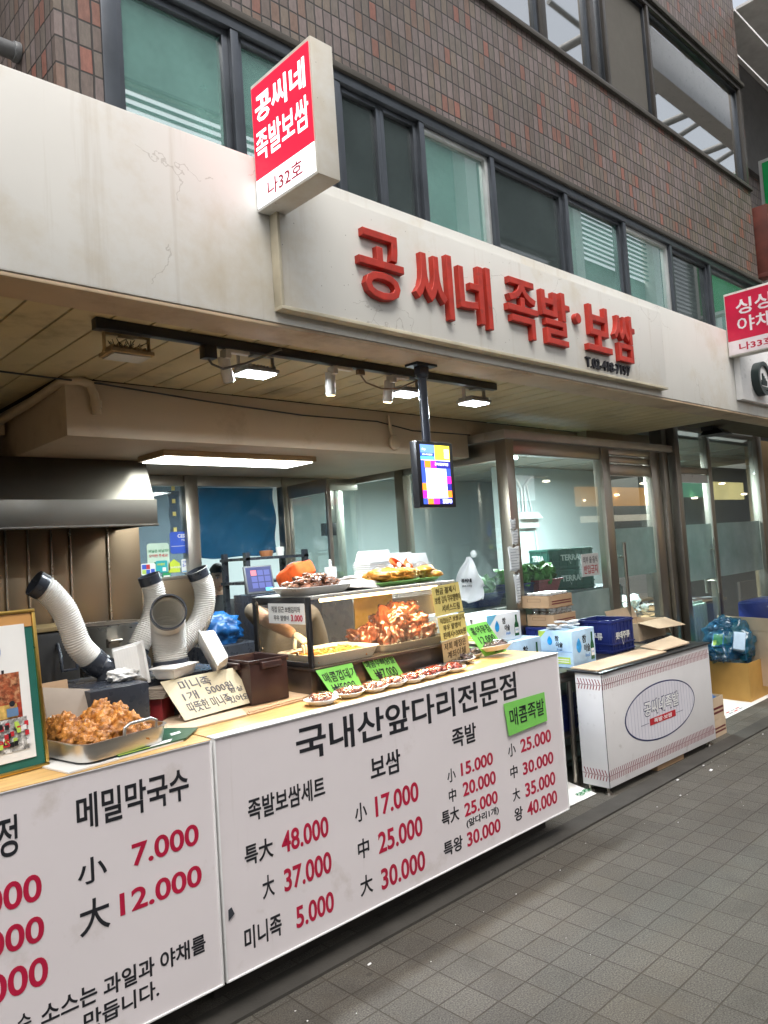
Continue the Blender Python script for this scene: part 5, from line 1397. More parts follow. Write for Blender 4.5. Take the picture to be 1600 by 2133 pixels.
tag(m.build('menu_board', WHITEP, smooth=0), 'white folded menu board lying under the chicken tray', 'menu board')
m = MB(); sheet([(1.03, 2.372), (1.28, 2.40), (1.385, 2.505), (1.25, 2.70), (1.0, 2.7)], ZC + .0085, .005); sheet([(1.03, 2.372), (1.14, 2.384), (1.142, 2.392), (1.03, 2.38)], ZC + .0137, .0006, 1); sheet([(1.14, 2.386), (1.22, 2.396), (1.245, 2.43), (1.17, 2.42)], ZC + .0137, .0006, 2)
sheet([(1.265, 2.475), (1.305, 2.482), (1.315, 2.51), (1.275, 2.503)], ZC + .0137, .0006, 2)
tag(m.build('menu_board', [M('dark_green_card', (.02, .085, .05), .4), LIME, WHITEP], smooth=0), 'dark green printed menu board poking out right of the chicken tray', 'menu board')
m = MB(); sheet([(1.32, 2.53), (1.62, 2.545), (1.67, 2.66), (1.64, 2.80), (1.30, 2.80)], ZC + .004, .006); tag(m.build('flat_cardboard', CARDL, smooth=0), 'flattened cardboard under the cream price card', 'cardboard')
m = MB(); sheet([(1.63, 2.545), (2.02, 2.60), (2.0, 2.80), (1.66, 2.78)], ZC + .003, .006); sheet([(1.64, 2.56), (1.99, 2.61), (1.97, 2.64), (1.66, 2.60)], ZC + .0092, .004); tag(m.build('flat_cardboard', CARD, smooth=0), 'flattened cardboard under the dark brown bin', 'cardboard')

t = thing('storage_bin', 'dark brown open plastic bin with clip handles beside the food case', 'bin', (1.81, 2.79, ZC + .012))
m = MB(); a, b, c, d = 1.72, 1.905, 2.66, 2.905; e = .006
for q in ((a, c, b, c + e), (a, d - e, b, d), (a, c + e, a + e, d - e), (b - e, c + e, b, d - e)):
    m.box(q[0], q[1], ZC + .012, q[2], q[3], 1.135)
m.box(a + e, c + e, ZC + .012, b - e, d - e, ZC + .018); m.box(a - .006, c - .006, 1.125, b + .006, c, 1.137); m.box(a - .006, c, 1.125, a, d + .006, 1.137); m.box(b, c, 1.125, b + .006, d + .006, 1.137)
m.build('tub', BROWNP, t, bevel=.002)
m = MB(); m.box(1.765, c - .022, 1.100, 1.865, c - .006, 1.126); m.build('handle', BROWNP, t, bevel=.004)
m = MB(); m.box(a - .022, 2.72, 1.100, a - .006, 2.85, 1.126); m.build('handle', BROWNP, t, bevel=.004)
t = thing('red_carton', 'dark red printed carton under flattened cardboard left of the cream card', 'carton', (1.35, 2.9, ZC))
m = MB(); m.hexa([(1.27, 2.87, ZC + .003), (1.375, 2.752, ZC + .003), (1.48, 2.85, ZC + .003), (1.375, 2.97, ZC + .003), (1.27, 2.87, 1.04), (1.375, 2.752, 1.04), (1.48, 2.85, 1.04), (1.375, 2.97, 1.04)]); m.build('box', M('dark_red_print', (.20, .015, .02), .45, var=.4, vs=14), t, bevel=.002)
U = V((.105, -.118, 0)).normalized()
m = MB(); m.text('고기', V((1.31, 2.823, .985)) + V((-.0015, -.0013, 0)), U, Z_, .05, .03, bold=.02, ext=.0005); m.build('lettering', GOLD, t, smooth=0)
m = MB()
for k in range(5):
    sheet([(1.25 + .01 * k, 2.86), (1.37 + .006 * k, 2.73), (1.53, 2.83 + .01 * k), (1.38, 3.0)], 1.042 + .0075 * k, .0055)
tag(m.build('flat_cardboard', CARDG, smooth=0), 'pile of flattened brown cartons on top of the dark red carton', 'cardboard')
m = MB(); m.hexa([(1.08, 2.70, ZC + .003), (1.30, 2.70, ZC + .003), (1.33, 3.10, ZC + .003), (1.08, 3.10, ZC + .003), (1.08, 2.70, 1.12), (1.30, 2.70, 1.12), (1.33, 3.10, 1.12), (1.08, 3.10, 1.12)])
tag(m.build('gas_burner_box', CHAR, bevel=.004), 'dark grey metal smoker box carrying the leftmost white duct', 'smoker box')
m = MB(); m.box(1.345, 2.84, ZC + .003, 1.72, 3.24, 1.105)
tag(m.build('gas_burner_box', CHAR, bevel=.004), 'dark grey metal smoker box carrying the three right hand ducts', 'smoker box')
def lean_box(pts, th, lab, mat, name='cardboard_box'):
    m = MB(); m.slab(*pts, th); tag(m.build(name, mat, bevel=.002), lab, 'cardboard', None)
lean_box([(.94, 2.70, ZC + .004), (1.075, 2.665, ZC + .004), (1.10, 2.75, 1.125), (.955, 2.81, 1.15)], .012, 'grey brown carton panel leaning on the smoker box behind the chicken', CARDG)
lean_box([(.93, 2.84, ZC + .004), (1.07, 2.84, ZC + .004), (1.07, 2.88, 1.155), (.93, 2.90, 1.15)], .008, 'plain brown carton panel standing behind the grey brown one', CARD)
t = thing('mixing_bowl', 'steel bowl of red sauce behind the chicken tray', 'bowl', (.93, 2.95, ZC)); m = MB(); m.lathe([(.06, 0), (.12, .06), (.125, .06), (.065, .008), (0, .008)], (.95, 2.98, ZC + .004), 30); m.build('bowl', STEELD, t)
m = MB(); m.lathe([(.105, .045), (.06, .056), (0, .05)], (.95, 2.98, ZC + .004), 24); m.build('sauce', SAUCE, t)

# ------------------------------------------------------------------ white flexible ducts
def smooth_path(pts, n=14):
    P = [V(p) for p in pts]; P = [P[0] * 2 - P[1]] + P + [P[-1] * 2 - P[-2]]; out = []
    for i in range(1, len(P) - 2):
        for k in range(n):
            s_ = k / n; a, b, c, d = P[i - 1:i + 3]
            out.append(.5 * ((2 * b) + (c - a) * s_ + (2 * a - 5 * b + 4 * c - d) * s_ * s_ + (3 * b - a - 3 * c + d) * s_ ** 3))
    out.append(P[-2]); return out
def resample(pts, step):
    out = [pts[0]]; acc = 0
    for a, b in zip(pts, pts[1:]):
        L_ = (b - a).length; p = step - acc
        while p <= L_:
            out.append(a + (b - a) * (p / L_)); p += step
        acc = (acc + L_) % step
    return out
def duct(label, pts, r, elbow, base, up=None):
    """pts from the elbow joint to the free end"""
    t = thing('flexible_duct', label, 'duct', base, 'white flexible ducts on the smoker boxes')
    P = resample(smooth_path(pts), .0022)
    rad = [r * (1 + .045 * math.sin(2 * math.pi * i * .0022 / .0088)) for i in range(len(P))]
    m = MB(); m.tube(P, rad, 28, 0, False); m.tube(P, [q - .004 for q in rad], 28, 0, False)
    m.build('hose', DUCT, t, smooth=180)
    e0, e1 = P[-1], P[-1] - (P[-14] - P[-1]).normalized() * .0
    d = (P[-1] - P[-10]).normalized()
    m = MB()
    q0, q1 = P[-1] - d * .012, P[-1] + d * .026
    m.tube([q0, q1], [r * 1.075] * 2, 36, 0, False); m.tube([q0, q1], [r * .985] * 2, 36, 0, False); m.tube([q1, q1 + d * .0005], [r * 1.075, r * .985], 36, 0, False)
    m.build('end_collar', CHAR, t, smooth=40)
    d0 = (P[0] - P[8]).normalized()
    m = MB(); m.tube([P[0] - d0 * .014, P[0] + d0 * .03], r * 1.09, 36); m.build('joint_collar', CHAR, t, bevel=.002)
    if elbow:
        a = P[0] + d0 * .02; b = V(base) + V((0, 0, .045)); c = V(base)
        mid = a + d0 * ((b - a).length * .42)
        arc = [a + (mid - a) * (2 * s_ * (1 - s_)) * 1 + (b - a) * s_ * s_ if 0 else (a * (1 - s_) ** 2 + mid * 2 * s_ * (1 - s_) + b * s_ * s_) for s_ in [k / 10 for k in range(11)]]
        m = MB(); m.tube(arc + [c], r * 1.03, 32); m.build('elbow', CHAR, t)
    return t
duct('left white flexible duct curving up to the left from its dark elbow', [(1.205, 2.97, 1.198), (1.153, 2.97, 1.262), (1.128, 2.97, 1.336), (1.098, 2.97, 1.412), (1.046, 2.97, 1.482), (1.018, 2.97, 1.504)], .047, True, (1.262, 2.955, 1.121))
duct('white flexible duct behind the foam tray bending right then up', [(1.437, 3.08, 1.20), (1.478, 3.08, 1.268), (1.516, 3.08, 1.337), (1.531, 3.08, 1.425), (1.515, 3.08, 1.488)], .045, True, (1.447, 3.08, 1.107))
duct('short wide white duct whose open mouth faces the viewer', [(1.49, 2.885, 1.15), (1.488, 2.89, 1.23), (1.478, 2.872, 1.305), (1.455, 2.822, 1.352), (1.443, 2.795, 1.362)], .066, False, (1.49, 2.87, 1.107))
duct('right white flexible duct arching up to the right', [(1.64, 3.12, 1.175), (1.705, 3.12, 1.225), (1.763, 3.12, 1.285), (1.794, 3.12, 1.367), (1.793, 3.12, 1.44), (1.772, 3.12, 1.497)], .047, True, (1.60, 3.12, 1.107))
foam_box(0, 0, 0, .115, .155, .035, XF(1.325, 2.90, 1.165, 75, -12, -42), 'white foam tray leaning upright against the second duct, ridged base outward')
foam_box(0, 0, 0, .13, .16, .05, XF(1.618, 2.80, 1.175, 68, 28, 62), 'white ribbed foam box propped on its side left of the brown bin')
foam_box(0, 0, 0, .16, .10, .035, XF(1.46, 2.80, 1.145, 180, 0, 28), 'white foam tray lying flat behind the cream card')
m = MB(); m.lump((1.262, 2.84, 1.14), .045, 9, .45, 2.6, (1.3, .9, .55), 4); tag(m.build('tissue', M('crumpled_white_tissue', (.8, .8, .78), .9), smooth=180), 'crumpled white tissue on the dark smoker box', 'tissue')

# pots on the rear stove
t = thing('stockpot', 'big dull steel stockpot with a blackened rim behind the ducts', 'stockpot', (1.76, 4.15, .80))
m = MB(); m.lathe([(.185, 0), (.19, .02), (.19, .43), (.196, .44), (.196, .452), (.184, .452), (.182, .05), (0, .05)], (1.76, 4.15, .80), 48); m.build('body', M('worn_pot_steel', (.74, .70, .64), .30, .95, var=.08, vs=4, stretch=(1, 1, 3)), t)
m = MB(); m.lathe([(.183, .40), (.183, .447), (.1965, .4525), (.197, .448)], (1.76, 4.15, .8005), 48); m.build('burnt_rim', M('burnt_black_rim', (.03, .022, .018), .6, var=.5), t)
for s_ in (-1, 1):
    m = MB(); c = V((1.76 + .06 + .105 * s_, 4.15 - .16 + .03 * s_, 1.16)); m.box(c.x - .03, c.y - .02, c.z - .025, c.x + .03, c.y + .012, c.z + .02); m.tube([c + V((-.03, -.02, 0)), c + V((-.03, -.05, .012)), c + V((.03, -.05, .012)), c + V((.03, -.02, 0))], .007, 10); m.build('handle', STEEL, t, bevel=.004)
t = thing('stockpot', 'dark blackened square stockpot with a wooden lid at left behind the first duct', 'stockpot', (1.32, 4.0, .80))
m = MB(); m.box(1.20, 3.85, .80, 1.50, 4.15, 1.262); m.build('body', M('blackened_pot', (.025, .022, .02), .5, var=.4), t, bevel=.02)
m = MB(); m.box(1.19, 3.84, 1.264, 1.51, 4.16, 1.285); m.build('lid', M('worn_wood_lid', (.25, .17, .07), .7), t, bevel=.004)
m = MB(); m.tube([(1.39, 3.849, 1.20), (1.385, 3.80, 1.14), (1.39, 3.80, 1.07), (1.46, 3.80, 1.07), (1.462, 3.80, 1.14), (1.46, 3.849, 1.20)], .009, 10); m.build('handle', CHAR, t)
m = MB(); m.box(.3, 3.75, .02, 2.3, 4.5, .798); tag(m.build('stove', M('dark_stove', (.03, .03, .03), .5), bevel=.01), 'dark stove block under the stockpots', 'stove')
m = MB(); m.lump((2.36, 3.95, 1.15), .135, 12, .34, 2.4, (1, .8, .75), 4); tag(m.build('plastic_bag', BLUEBAG, smooth=180), 'crumpled glossy blue plastic bag behind the right duct', 'plastic bag')
m = MB(); m.box(2.2, 3.8, .02, 2.54, 4.1, 1.07); tag(m.build('side_table', CHAR, bevel=.006), 'dark side table under the blue plastic bag', 'table')

# ------------------------------------------------------------------ hanging carrier bag
t = thing('carrier_bag', 'white plastic carrier bag hanging from a suction hook on the side glass', 'bag', (4.22, 3.6, 1.12))
def cb(u, v):
    w = (.02 + .13 * min(1, (1 - v) * 1.9) ** 1.1) if v > .35 else .145 - .02 * math.cos(u * 9)
    return (4.245 + .03 * math.sin(v * 6) * (1 - v) - .03 * (1 - v) + .012 * math.sin(u * 11 + v * 9), 3.60 + (u - .5) * 2 * w * .9, 1.13 + .335 * v + (.03 * abs(u - .5) * 2 if v < .05 else 0))
m = MB(); m.grid(cb, 22, 30); o = m.build('bag', M('white_carrier_plastic', (.76, .77, .78), .4), t, smooth=180); sm = o.modifiers.new('thickness', 'SOLIDIFY'); sm.thickness = .002
m = MB(); m.x = Matrix.Translation((4.31, 3.60, 1.482)) @ Matrix.Rotation(R(-90), 4, 'Y'); m.lathe([(.028, 0), (.026, .012), (.01, .02), (0, .02)], (0, 0, 0), 22); m.build('suction_hook', M('milky_plastic', (.75, .78, .78), .2), t)
m = MB(); m.text('공씨네', (4.216, 3.665, 1.28), -Y_, Z_, .10, .028, bold=.04, ext=.001); m.text('(418-7197)', (4.216, 3.655, 1.245), -Y_, Z_, .09, .016, bold=.01, ext=.001); m.build('lettering', INK, t, smooth=0)

# ------------------------------------------------------------------ soju cartons and crates on the steel table
t = thing('steel_table', 'low steel table carrying the soju cartons between the two counters', 'table', (4.4, 2.95, 0))
m = MB(); m.box(3.46, 2.73, .69, 5.35, 3.2, .72); m.box(3.46, 2.73, .655, 5.35, 2.76, .69); m.box(3.5, 2.76, .30, 5.3, 3.17, .315); m.build('top', STEELD, t, bevel=.004)
for a, b in ((3.50, 2.76), (4.14, 2.76), (5.28, 2.76), (3.5, 3.15), (5.28, 3.15)):
    m = MB(); m.tube([(a, b, 0), (a, b, .688)], .018, 14); m.build('leg', STEEL, t)
for k, (x0, x1) in enumerate(((3.52, 3.9), (3.93, 4.3))):
    m = MB(); m.box(x0, 2.82, .318, x1, 3.12, .55)
    for q in range(4):
        m.box(x0 - .004, 2.815, .33 + q * .055, x1 + .004, 2.8195, .35 + q * .055)
    tag(m.build('plastic_crate', NAVY, bevel=.004), ('navy plastic crate under the steel table, left one', 'navy plastic crate under the steel table, right one')[k], 'crate')
def soju(x0, y0, z0, x1, y1, z1, label, white=False, top=True, left2=True):
    t = thing('soju_carton', label, 'carton', ((x0 + x1) / 2, (y0 + y1) / 2, z0), 'blue and white soju cartons on the steel table')
    m = MB(); m.box(x0, y0, z0, x1, y1, z1); m.build('box', [M('white_carton', (.70, .74, .78), .45, var=.06)] if white else [M('blue_gradient_carton', (.42, .60, .80), .45, var=.3, vs=5)], t, bevel=.003)
    w, d, h = x1 - x0, y1 - y0, z1 - z0
    def drop(m, O, U, s_, mi):
        pts = []
        for k in range(24):
            a = 2 * math.pi * k / 24; q = .5 + .5 * math.cos(a)
            rx = .5 * math.sin(a) * (1 if math.cos(a) < 0 else (1 - math.cos(a) ** 2 * .75))
            pts.append(V(O) + V(U) * (s_ * .62 * rx) + Z_ * (s_ * (.42 + .58 * math.cos(a) if math.cos(a) > 0 else .42 + .42 * math.cos(a))))
        N = V(U).cross(Z_); m.extr(pts, N * .0012, mi)
    mats = [M('drop_blue', (.02, .30, .70), .4, var=.3, vs=30), INK, BGREEN, M('pale_text_blue', (.10, .25, .55), .5), LIME, WTRIM, M('swoosh_blue', (.16, .50, .80), .45, var=.2)]
    m = MB(); e = .0012
    # street face
    if white:
        m.extr([(x0, y0 - .0004, z0), (x0 + w * .0, y0 - .0004, z1), (x0 + w * .3, y0 - .0004, z1), (x0 + w * .06, y0 - .0004, z0 + h * .6), (x0 + w * .12, y0 - .0004, z0)], (0, -.0004, 0), 6)
    drop(m, (x0 + w * .28, y0 - e, z0 + h * .38), X_, h * .40, 0)
    m.text('참', (x0 + w * .44, y0 - e, z0 + h * .62), X_, Z_, h * .20, h * .22, bold=.02, ext=.0006, mi=1); m.text('이슬', (x0 + w * .50, y0 - e, z0 + h * .36), X_, Z_, h * .30, h * .22, bold=.02, ext=.0006, mi=1)
    m.text('fresh', (x0 + w * .54, y0 - e, z0 + h * .22), X_, Z_, h * .24, h * .10, shear=.2, ext=.0006, mi=3)
    bx = x0 + w * .86
    m.extr([(bx - .02, y0 - e, z0 + h * .12), (bx + .02, y0 - e, z0 + h * .12), (bx + .02, y0 - e, z0 + h * .52), (bx + .008, y0 - e, z0 + h * .66), (bx + .008, y0 - e, z0 + h * .88), (bx - .008, y0 - e, z0 + h * .88), (bx - .008, y0 - e, z0 + h * .66), (bx - .02, y0 - e, z0 + h * .52)], (0, -.0012, 0), 2)
    m.box(bx - .018, y0 - e - .002, z0 + h * .22, bx + .018, y0 - e - .0013, z0 + h * .42, 5)
    m.text('참이슬', (bx - .014, y0 - e - .0022, z0 + h * .30), X_, Z_, .028, .012, ext=.0004, mi=3)
    # left face
    drop(m, (x0 - e, y0 + d * .66, z0 + h * .60), -Y_, h * .26, 0)
    m.text('참', (x0 - e, y0 + d * .50, z0 + h * .72), -Y_, Z_, h * .13, h * .15, bold=.02, ext=.0006, mi=1); m.text('이슬', (x0 - e, y0 + d * .48, z0 + h * .55), -Y_, Z_, h * .22, h * .15, bold=.02, ext=.0006, mi=1)
    m.text('fresh', (x0 - e, y0 + d * .46, z0 + h * .46), -Y_, Z_, h * .18, h * .07, shear=.2, ext=.0006, mi=3)
    m.box(x0 - .0008, y0 + .004, z0 + h * .425, x0 - .0003, y1 - .004, z0 + h * .435, 3)
    m.box(x0 - .0012, y0 + d * .08, z0 + h * .10, x0 - .0004, y0 + d * .62, z0 + h * .28, 4)
    m.box(x0 - .0016, y0 + d * .12, z0 + h * .20, x0 - .00125, y0 + d * .5, z0 + h * .23, 5); m.box(x0 - .0016, y0 + d * .12, z0 + h * .14, x0 - .00125, y0 + d * .56, z0 + h * .165, 5)
    m.extr([(x0 - .0004, y1 - .002, z1 - .002), (x0 - .0004, y1 - .06, z1 - .002), (x0 - .0004, y1 - .002, z1 - .06)], (-.0008, 0, 0), 4)
    m.build('print', mats, t, smooth=0)
    return t
soju(4.19, 2.746, .722, 4.46, 3.0, .955, 'blue soju carton with a bottle picture, frontmost on the steel table')
soju(3.53, 2.75, .722, 3.86, 3.0, .968, 'blue soju carton half hidden behind the menu counter end')
soju(3.42, 2.80, .971, 3.74, 3.05, 1.135, 'white soju carton with a big blue drop stacked highest', white=True)
soju(3.30, 3.08, .971, 3.52, 3.25, 1.14, 'blue soju carton peeping out behind the topmost white carton')
m = MB(); m.box(3.28, 3.07, .5, 3.56, 3.26, .97); tag(m.build('plastic_crate', NAVY), 'navy crate standing behind the half hidden soju carton', 'crate')
crate(4.93, 2.955, .722, 0, 'navy drinks crate with white lettering on the steel table', w=.30, d=.30, h=.232, mat=NAVY, grp='navy drink crates on the steel table', txt='롯데주류')
crate(4.52, 3.11, .722, 0, 'navy drinks crate under the jar cartons', w=.36, d=.20, h=.232, mat=NAVY, grp='navy drink crates on the steel table', txt='')
def open_carton(x0, y0, x1, y1, z0, z1, label, mat, marks=True):
    t = thing('cardboard_carton', label, 'carton', ((x0 + x1) / 2, (y0 + y1) / 2, z0), 'brown cardboard cartons among the stalls')
    m = MB(); e = .005
    m.box(x0, y0, z0, x1, y0 + e, z1); m.box(x0, y1 - e, z0, x1, y1, z1); m.box(x0, y0 + e, z0, x0 + e, y1 - e, z1); m.box(x1 - e, y0 + e, z0, x1, y1 - e, z1); m.box(x0 + e, y0 + e, z0, x1 - e, y1 - e, z0 + e)
    m.build('box', mat, t, smooth=0)
    if marks:
        m = MB(); w = x1 - x0; h = z1 - z0
        for q in (.25, .45):
            m.box(x0 + w * .12, y0 - .001, z0 + h * q, x0 + w * .95, y0 - .0003, z0 + h * (q + .1), 0)
        d = y1 - y0
        for b in ((.3, .5, .8, .52), (.3, .75, .8, .77), (.3, .52, .31, .75), (.79, .52, .8, .75)):
            m.box(x0 - .001, y0 + d * b[0], z0 + h * b[1], x0 - .0003, y0 + d * b[2], z0 + h * b[3], 1)
        m.build('print', [M('maroon_print', (.13, .02, .02), .6), M('brown_print', (.15, .08, .04), .7)], t, smooth=0)
    return t
open_carton(4.38, 3.0, 4.65, 3.22, .958, 1.035, 'brown carton of jars, lower of two stacked by the steel post', CARD)
open_carton(4.337, 3.0, 4.62, 3.22, 1.085, 1.168, 'brown carton of jars, upper of two stacked by the steel post', CARD)
def jar(x, y, z, h, lab, grp):
    t = thing('glass_jar', lab, 'jar', (x, y, z), grp)
    m = MB(); m.lathe([(.026, 0), (.03, .005), (.03, h * .75), (.024, h * .85), (0, h * .85)], (x, y, z), 18); m.build('body', glass('jar_glass', (.75, .75, .72), .1, .05, 1, .4, (.4, .36, .3)), t)
    m = MB(); m.lathe([(.029, h * .85), (.029, h), (.026, h + .002), (0, h + .002)], (x, y, z), 18); m.build('lid', M('silver_lid', (.7, .68, .66), .35, .5), t)
    return t
j0 = jar(4.42, 3.04, .965, .112, 'lidded glass jar in the lower brown carton', 'jars in the lower brown carton')
for i in range(4):
    for j in range(3):
        if i or j:
            dup(j0, (4.42 + i * .064, 3.04 + j * .064, .965))
m = MB(); m.box(4.387, 3.007, 1.0775, 4.645, 3.213, 1.0845); tag(m.build('tray_sheet', CARD), 'cardboard sheet between the two jar cartons', 'cardboard')
j1 = jar(4.375, 3.04, 1.092, .092, 'white lidded jar in the upper brown carton', 'jars in the upper brown carton')
for i in range(4):
    for j in range(3):
        if i or j:
            dup(j1, (4.375 + i * .066, 3.04 + j * .064, 1.092))
m = MB(); rr = random.Random(6)
for k in range(16):
    a = (4.20 + .22 * rr.random(), 2.78 + .18 * rr.random(), .957 + .006 + .011 * (k % 4))
    m.lathe([(.02, 0), (.026, .004), (.026, .010), (0, .011)], a, 14)
o = tag(m.build('bottle_caps', WTRIM), 'loose heap of small white lids on the frontmost soju carton', 'lids'); o['kind'] = 'stuff'
t = open_carton(5.42, 2.95, 5.86, 3.2, .722, .86, 'big open brown carton with raised flaps right of the navy crate', CARDL, False)
m = MB(); m.slab((5.42, 2.95, .8605), (5.86, 2.95, .8605), (5.90, 2.80, .80), (5.46, 2.80, .82), .004); m.build('flap', CARDL, t, smooth=0)
m = MB(); m.slab((5.86, 3.2, .8605), (5.86, 2.96, .8605), (5.98, 2.96, .72), (5.98, 3.2, .74), .004); m.build('flap', CARDL, t, smooth=0)
m = MB(); m.slab((5.42, 3.19, .8605), (5.86, 3.19, .8605), (5.86, 3.225, .95), (5.42, 3.225, .95), .004); m.build('flap', CARDL, t, smooth=0)
m = MB(); m.box(5.40, 2.93, .02, 5.88, 3.21, .72); tag(m.build('side_crate', CHAR, bevel=.004), 'dark crate stand under the open brown carton', 'crate')

# ------------------------------------------------------------------ low white counter with baseball stitching
fg = thing('stitched_counter', 'low white counter with red baseball stitching and an oval striped shop logo', 'counter', (4.76, 2.57, 0))
FX = Matrix.Translation((4.062, 2.479, 0)) @ Matrix.Rotation(R(-1.7), 4, 'Z')
L_ = 1.40; D_ = .185; Z0, Z1 = .045, .722
m = MB(); m.x = FX; m.box(0, 0, Z0, L_, D_, Z1); m.build('body', M('scuffed_white_panel', (.70, .69, .70), .35, var=.05, vs=3, dirt=((.42, .40, .38), .63, .8, 7), streak=((.5, .48, .46), .66, .8, 9)), fg, bevel=.003)
m = MB(); m.x = FX; m.box(-.012, -.014, Z1 + .0005, L_ + .01, D_ + .05, Z1 + .012); m.build('top', BLACK, fg, bevel=.003)
m = MB(); m.x = FX
for a in (.03, L_ - .05):
    for b in (.03, D_ - .03):
        m.cyl((a, b, .0), (a, b, .012), .024, .02); m.cyl((a, b, .012), (a, b, .05), .009)
m.build('foot', STEEL, fg)
m = MB(); m.x = FX; m.box(-.0012, -.0012, Z0, .004, .0, Z1 - .002); m.build('edge_trim', CHAR, fg, smooth=0)
m = MB(); m.x = FX
def st(p, q, w, nrm):
    p, q = V(p), V(q); d = (q - p).normalized(); s_ = d.cross(V(nrm)) * w
    m.extr([p - s_, q - s_, q + s_, p + s_], V(nrm) * .0012)
for zc in (.655, .115):
    n_ = 66
    for k in range(n_):
        x = .01 + k * (L_ - .02) / n_
        st((x, -.0002, zc + .003), (x - .006, -.0002, zc + .033), .0022, (0, -1, 0)); st((x + .002, -.0002, zc - .003), (x - .004, -.0002, zc - .030), .0022, (0, -1, 0))
    st((.002, -.0002, zc), (L_ - .002, -.0002, zc), .0011, (0, -1, 0))
    for k in range(8):
        y = .012 + k * (D_ - .02) / 8
        st((-.0002, y, zc + .003), (-.0002, y + .012, zc + .034), .0024, (-1, 0, 0)); st((-.0002, y, zc - .003), (-.0002, y + .009, zc - .030), .0024, (-1, 0, 0))
    st((-.0002, .002, zc), (-.0002, D_ - .002, zc), .0011, (-1, 0, 0))
m.build('stitching', M('dark_red_stitch', (.22, .015, .03), .6), fg, smooth=0)
m = MB(); m.x = FX; EC = (.675, .388)
def ell(rx, rz, y, mi, th=.0012):
    m.extr([(EC[0] + rx * math.cos(k * math.pi / 32), y, EC[1] + rz * math.sin(k * math.pi / 32)) for k in range(64)], (0, -th, 0), mi)
ell(.455, .182, -.0004, 0); ell(.443, .173, -.0012, 1)
for k in range(23):
    x = -.42 + k * .84 / 22; hz = .170 * math.sqrt(max(0, 1 - (x / .443) ** 2)); m.box(EC[0] + x - .0018, -.0030, EC[1] - hz, EC[0] + x + .0018, -.00245, EC[1] + hz, 2)
m.build('logo_oval', [M('navy_ink', (.012, .018, .10), .4), M('pale_lilac', (.68, .67, .73), .4, var=.03), M('grey_pinstripe', (.44, .44, .54), .5)], fg, smooth=0)
m = MB(); m.x = FX
m.text('공씨네족발', (.445, -.0034, .375), X_, Z_, .46, .10, bold=.055, ext=.0004, mi=0); m.text('공씨네족발', (.45, -.0042, .380), X_, Z_, .45, .09, bold=.02, ext=.0005, mi=1)
m.box(.51, -.0045, .315, .845, -.0034, .357, 2); m.text('족발·보쌈', (.56, -.0050, .322), X_, Z_, .235, .028, bold=.02, ext=.0004, mi=1)
m.box(.40, -.0036, .332, .50, -.0030, .3345, 0); m.box(.855, -.0036, .332, .95, -.0030, .3345, 0)
m.build('logo_lettering', [M('navy_ink', (.012, .018, .10), .4), WTRIM, REDP], fg, smooth=0)
m = MB(); m.hexa([(4.07, 2.50, .737), (4.9, 2.475, .737), (4.95, 2.70, .737), (4.10, 2.71, .737), (4.07, 2.50, .744), (4.9, 2.475, .744), (4.95, 2.70, .744), (4.10, 2.71, .744)])
tag(m.build('flat_cardboard', CARDL, smooth=0), 'flattened cardboard over the left part of the stitched counter', 'cardboard')
m = MB(); m.hexa([(4.88, 2.50, .746), (5.28, 2.49, .746), (5.44, 2.70, .746), (5.0, 2.72, .746), (4.88, 2.50, .753), (5.28, 2.49, .755), (5.44, 2.70, .775), (5.0, 2.72, .753)])
tag(m.build('flat_cardboard', CARDL, smooth=0), 'smaller flattened cardboard at the right end of the stitched counter', 'cardboard')
m = MB(); m.x = FX; m.box(.6, .02, .002, .95, .15, .032); tag(m.build('shim_board', CARD), 'flat brown board wedged under the stitched counter', 'board')

# ------------------------------------------------------------------ right edge clutter
open_carton(5.585, 2.51, 5.815, 2.64, .002, .13, 'small brown carton on the ground at the right end of the stitched counter', CARDL)
t = open_carton(5.585, 2.51, 5.80, 2.64, .132, .29, 'small brown carton stacked on another beside the stitched counter', CARDL)
m = MB(); m.lump((5.69, 2.575, .275), .07, 3, .4, 3, (1.2, .7, .4), 3); tag(m.build('plastic_bag', BLUEBAG), 'blue plastic wrap poking from the small stacked carton', 'plastic bag')
YELB = M('mustard_cardboard', (.48, .27, .065), .7, var=.12, vs=4, dirt=((.30, .15, .03), .6, .8, 4))
open_carton(6.90, 2.74, 7.5, 3.2, .008, .345, 'big mustard yellow cardboard box on the ground at the right edge', YELB, False)
t = thing('recycling_bag', 'translucent blue bag stuffed with recycling on the mustard box', 'bag', (7.1, 2.95, .35))
m = MB(); m.lump((7.12, 2.97, .50), .30, 31, .28, 2.2, (.85, .75, .75), 5); m.lump((6.95, 2.98, .42), .14, 33, .5, 3, (1, 1, .6), 4); m.lump((7.02, 2.98, .66), .09, 37, .6, 3, (1, .8, .9), 4); m.build('bag', BBAG, t, smooth=180)
m = MB(); m.x = XF(7.02, 2.86, .5, 10, 20, 30); m.box(-.12, -.05, -.08, .12, .05, .08, 0); m.x = XF(7.2, 2.9, .45, 0, -15, 10); m.box(-.1, -.05, -.1, .1, .05, .1, 1); m.x = XF(6.98, 3.0, .48, 0, 40, 10); m.box(-.1, -.05, -.07, .1, .05, .07, 2); m.build('contents', [PALEB, TEALP, LIME], t, bevel=.01)
t = thing('cardboard_carton', 'brown carton flap raised behind the blue recycling bag', 'carton', (7.2, 2.9, .35), 'brown cardboard cartons among the stalls')
m = MB(); m.slab((7.30, 3.14, .60), (7.13, 2.55, .60), (7.12, 2.55, .715), (7.29, 3.14, .72), .006); m.build('flap', CARDL, t, smooth=0)
m = MB(); m.slab((7.31, 3.14, .10), (7.14, 2.55, .10), (7.135, 2.55, .598), (7.305, 3.14, .598), .006); m.build('box', CARDL, t, smooth=0)
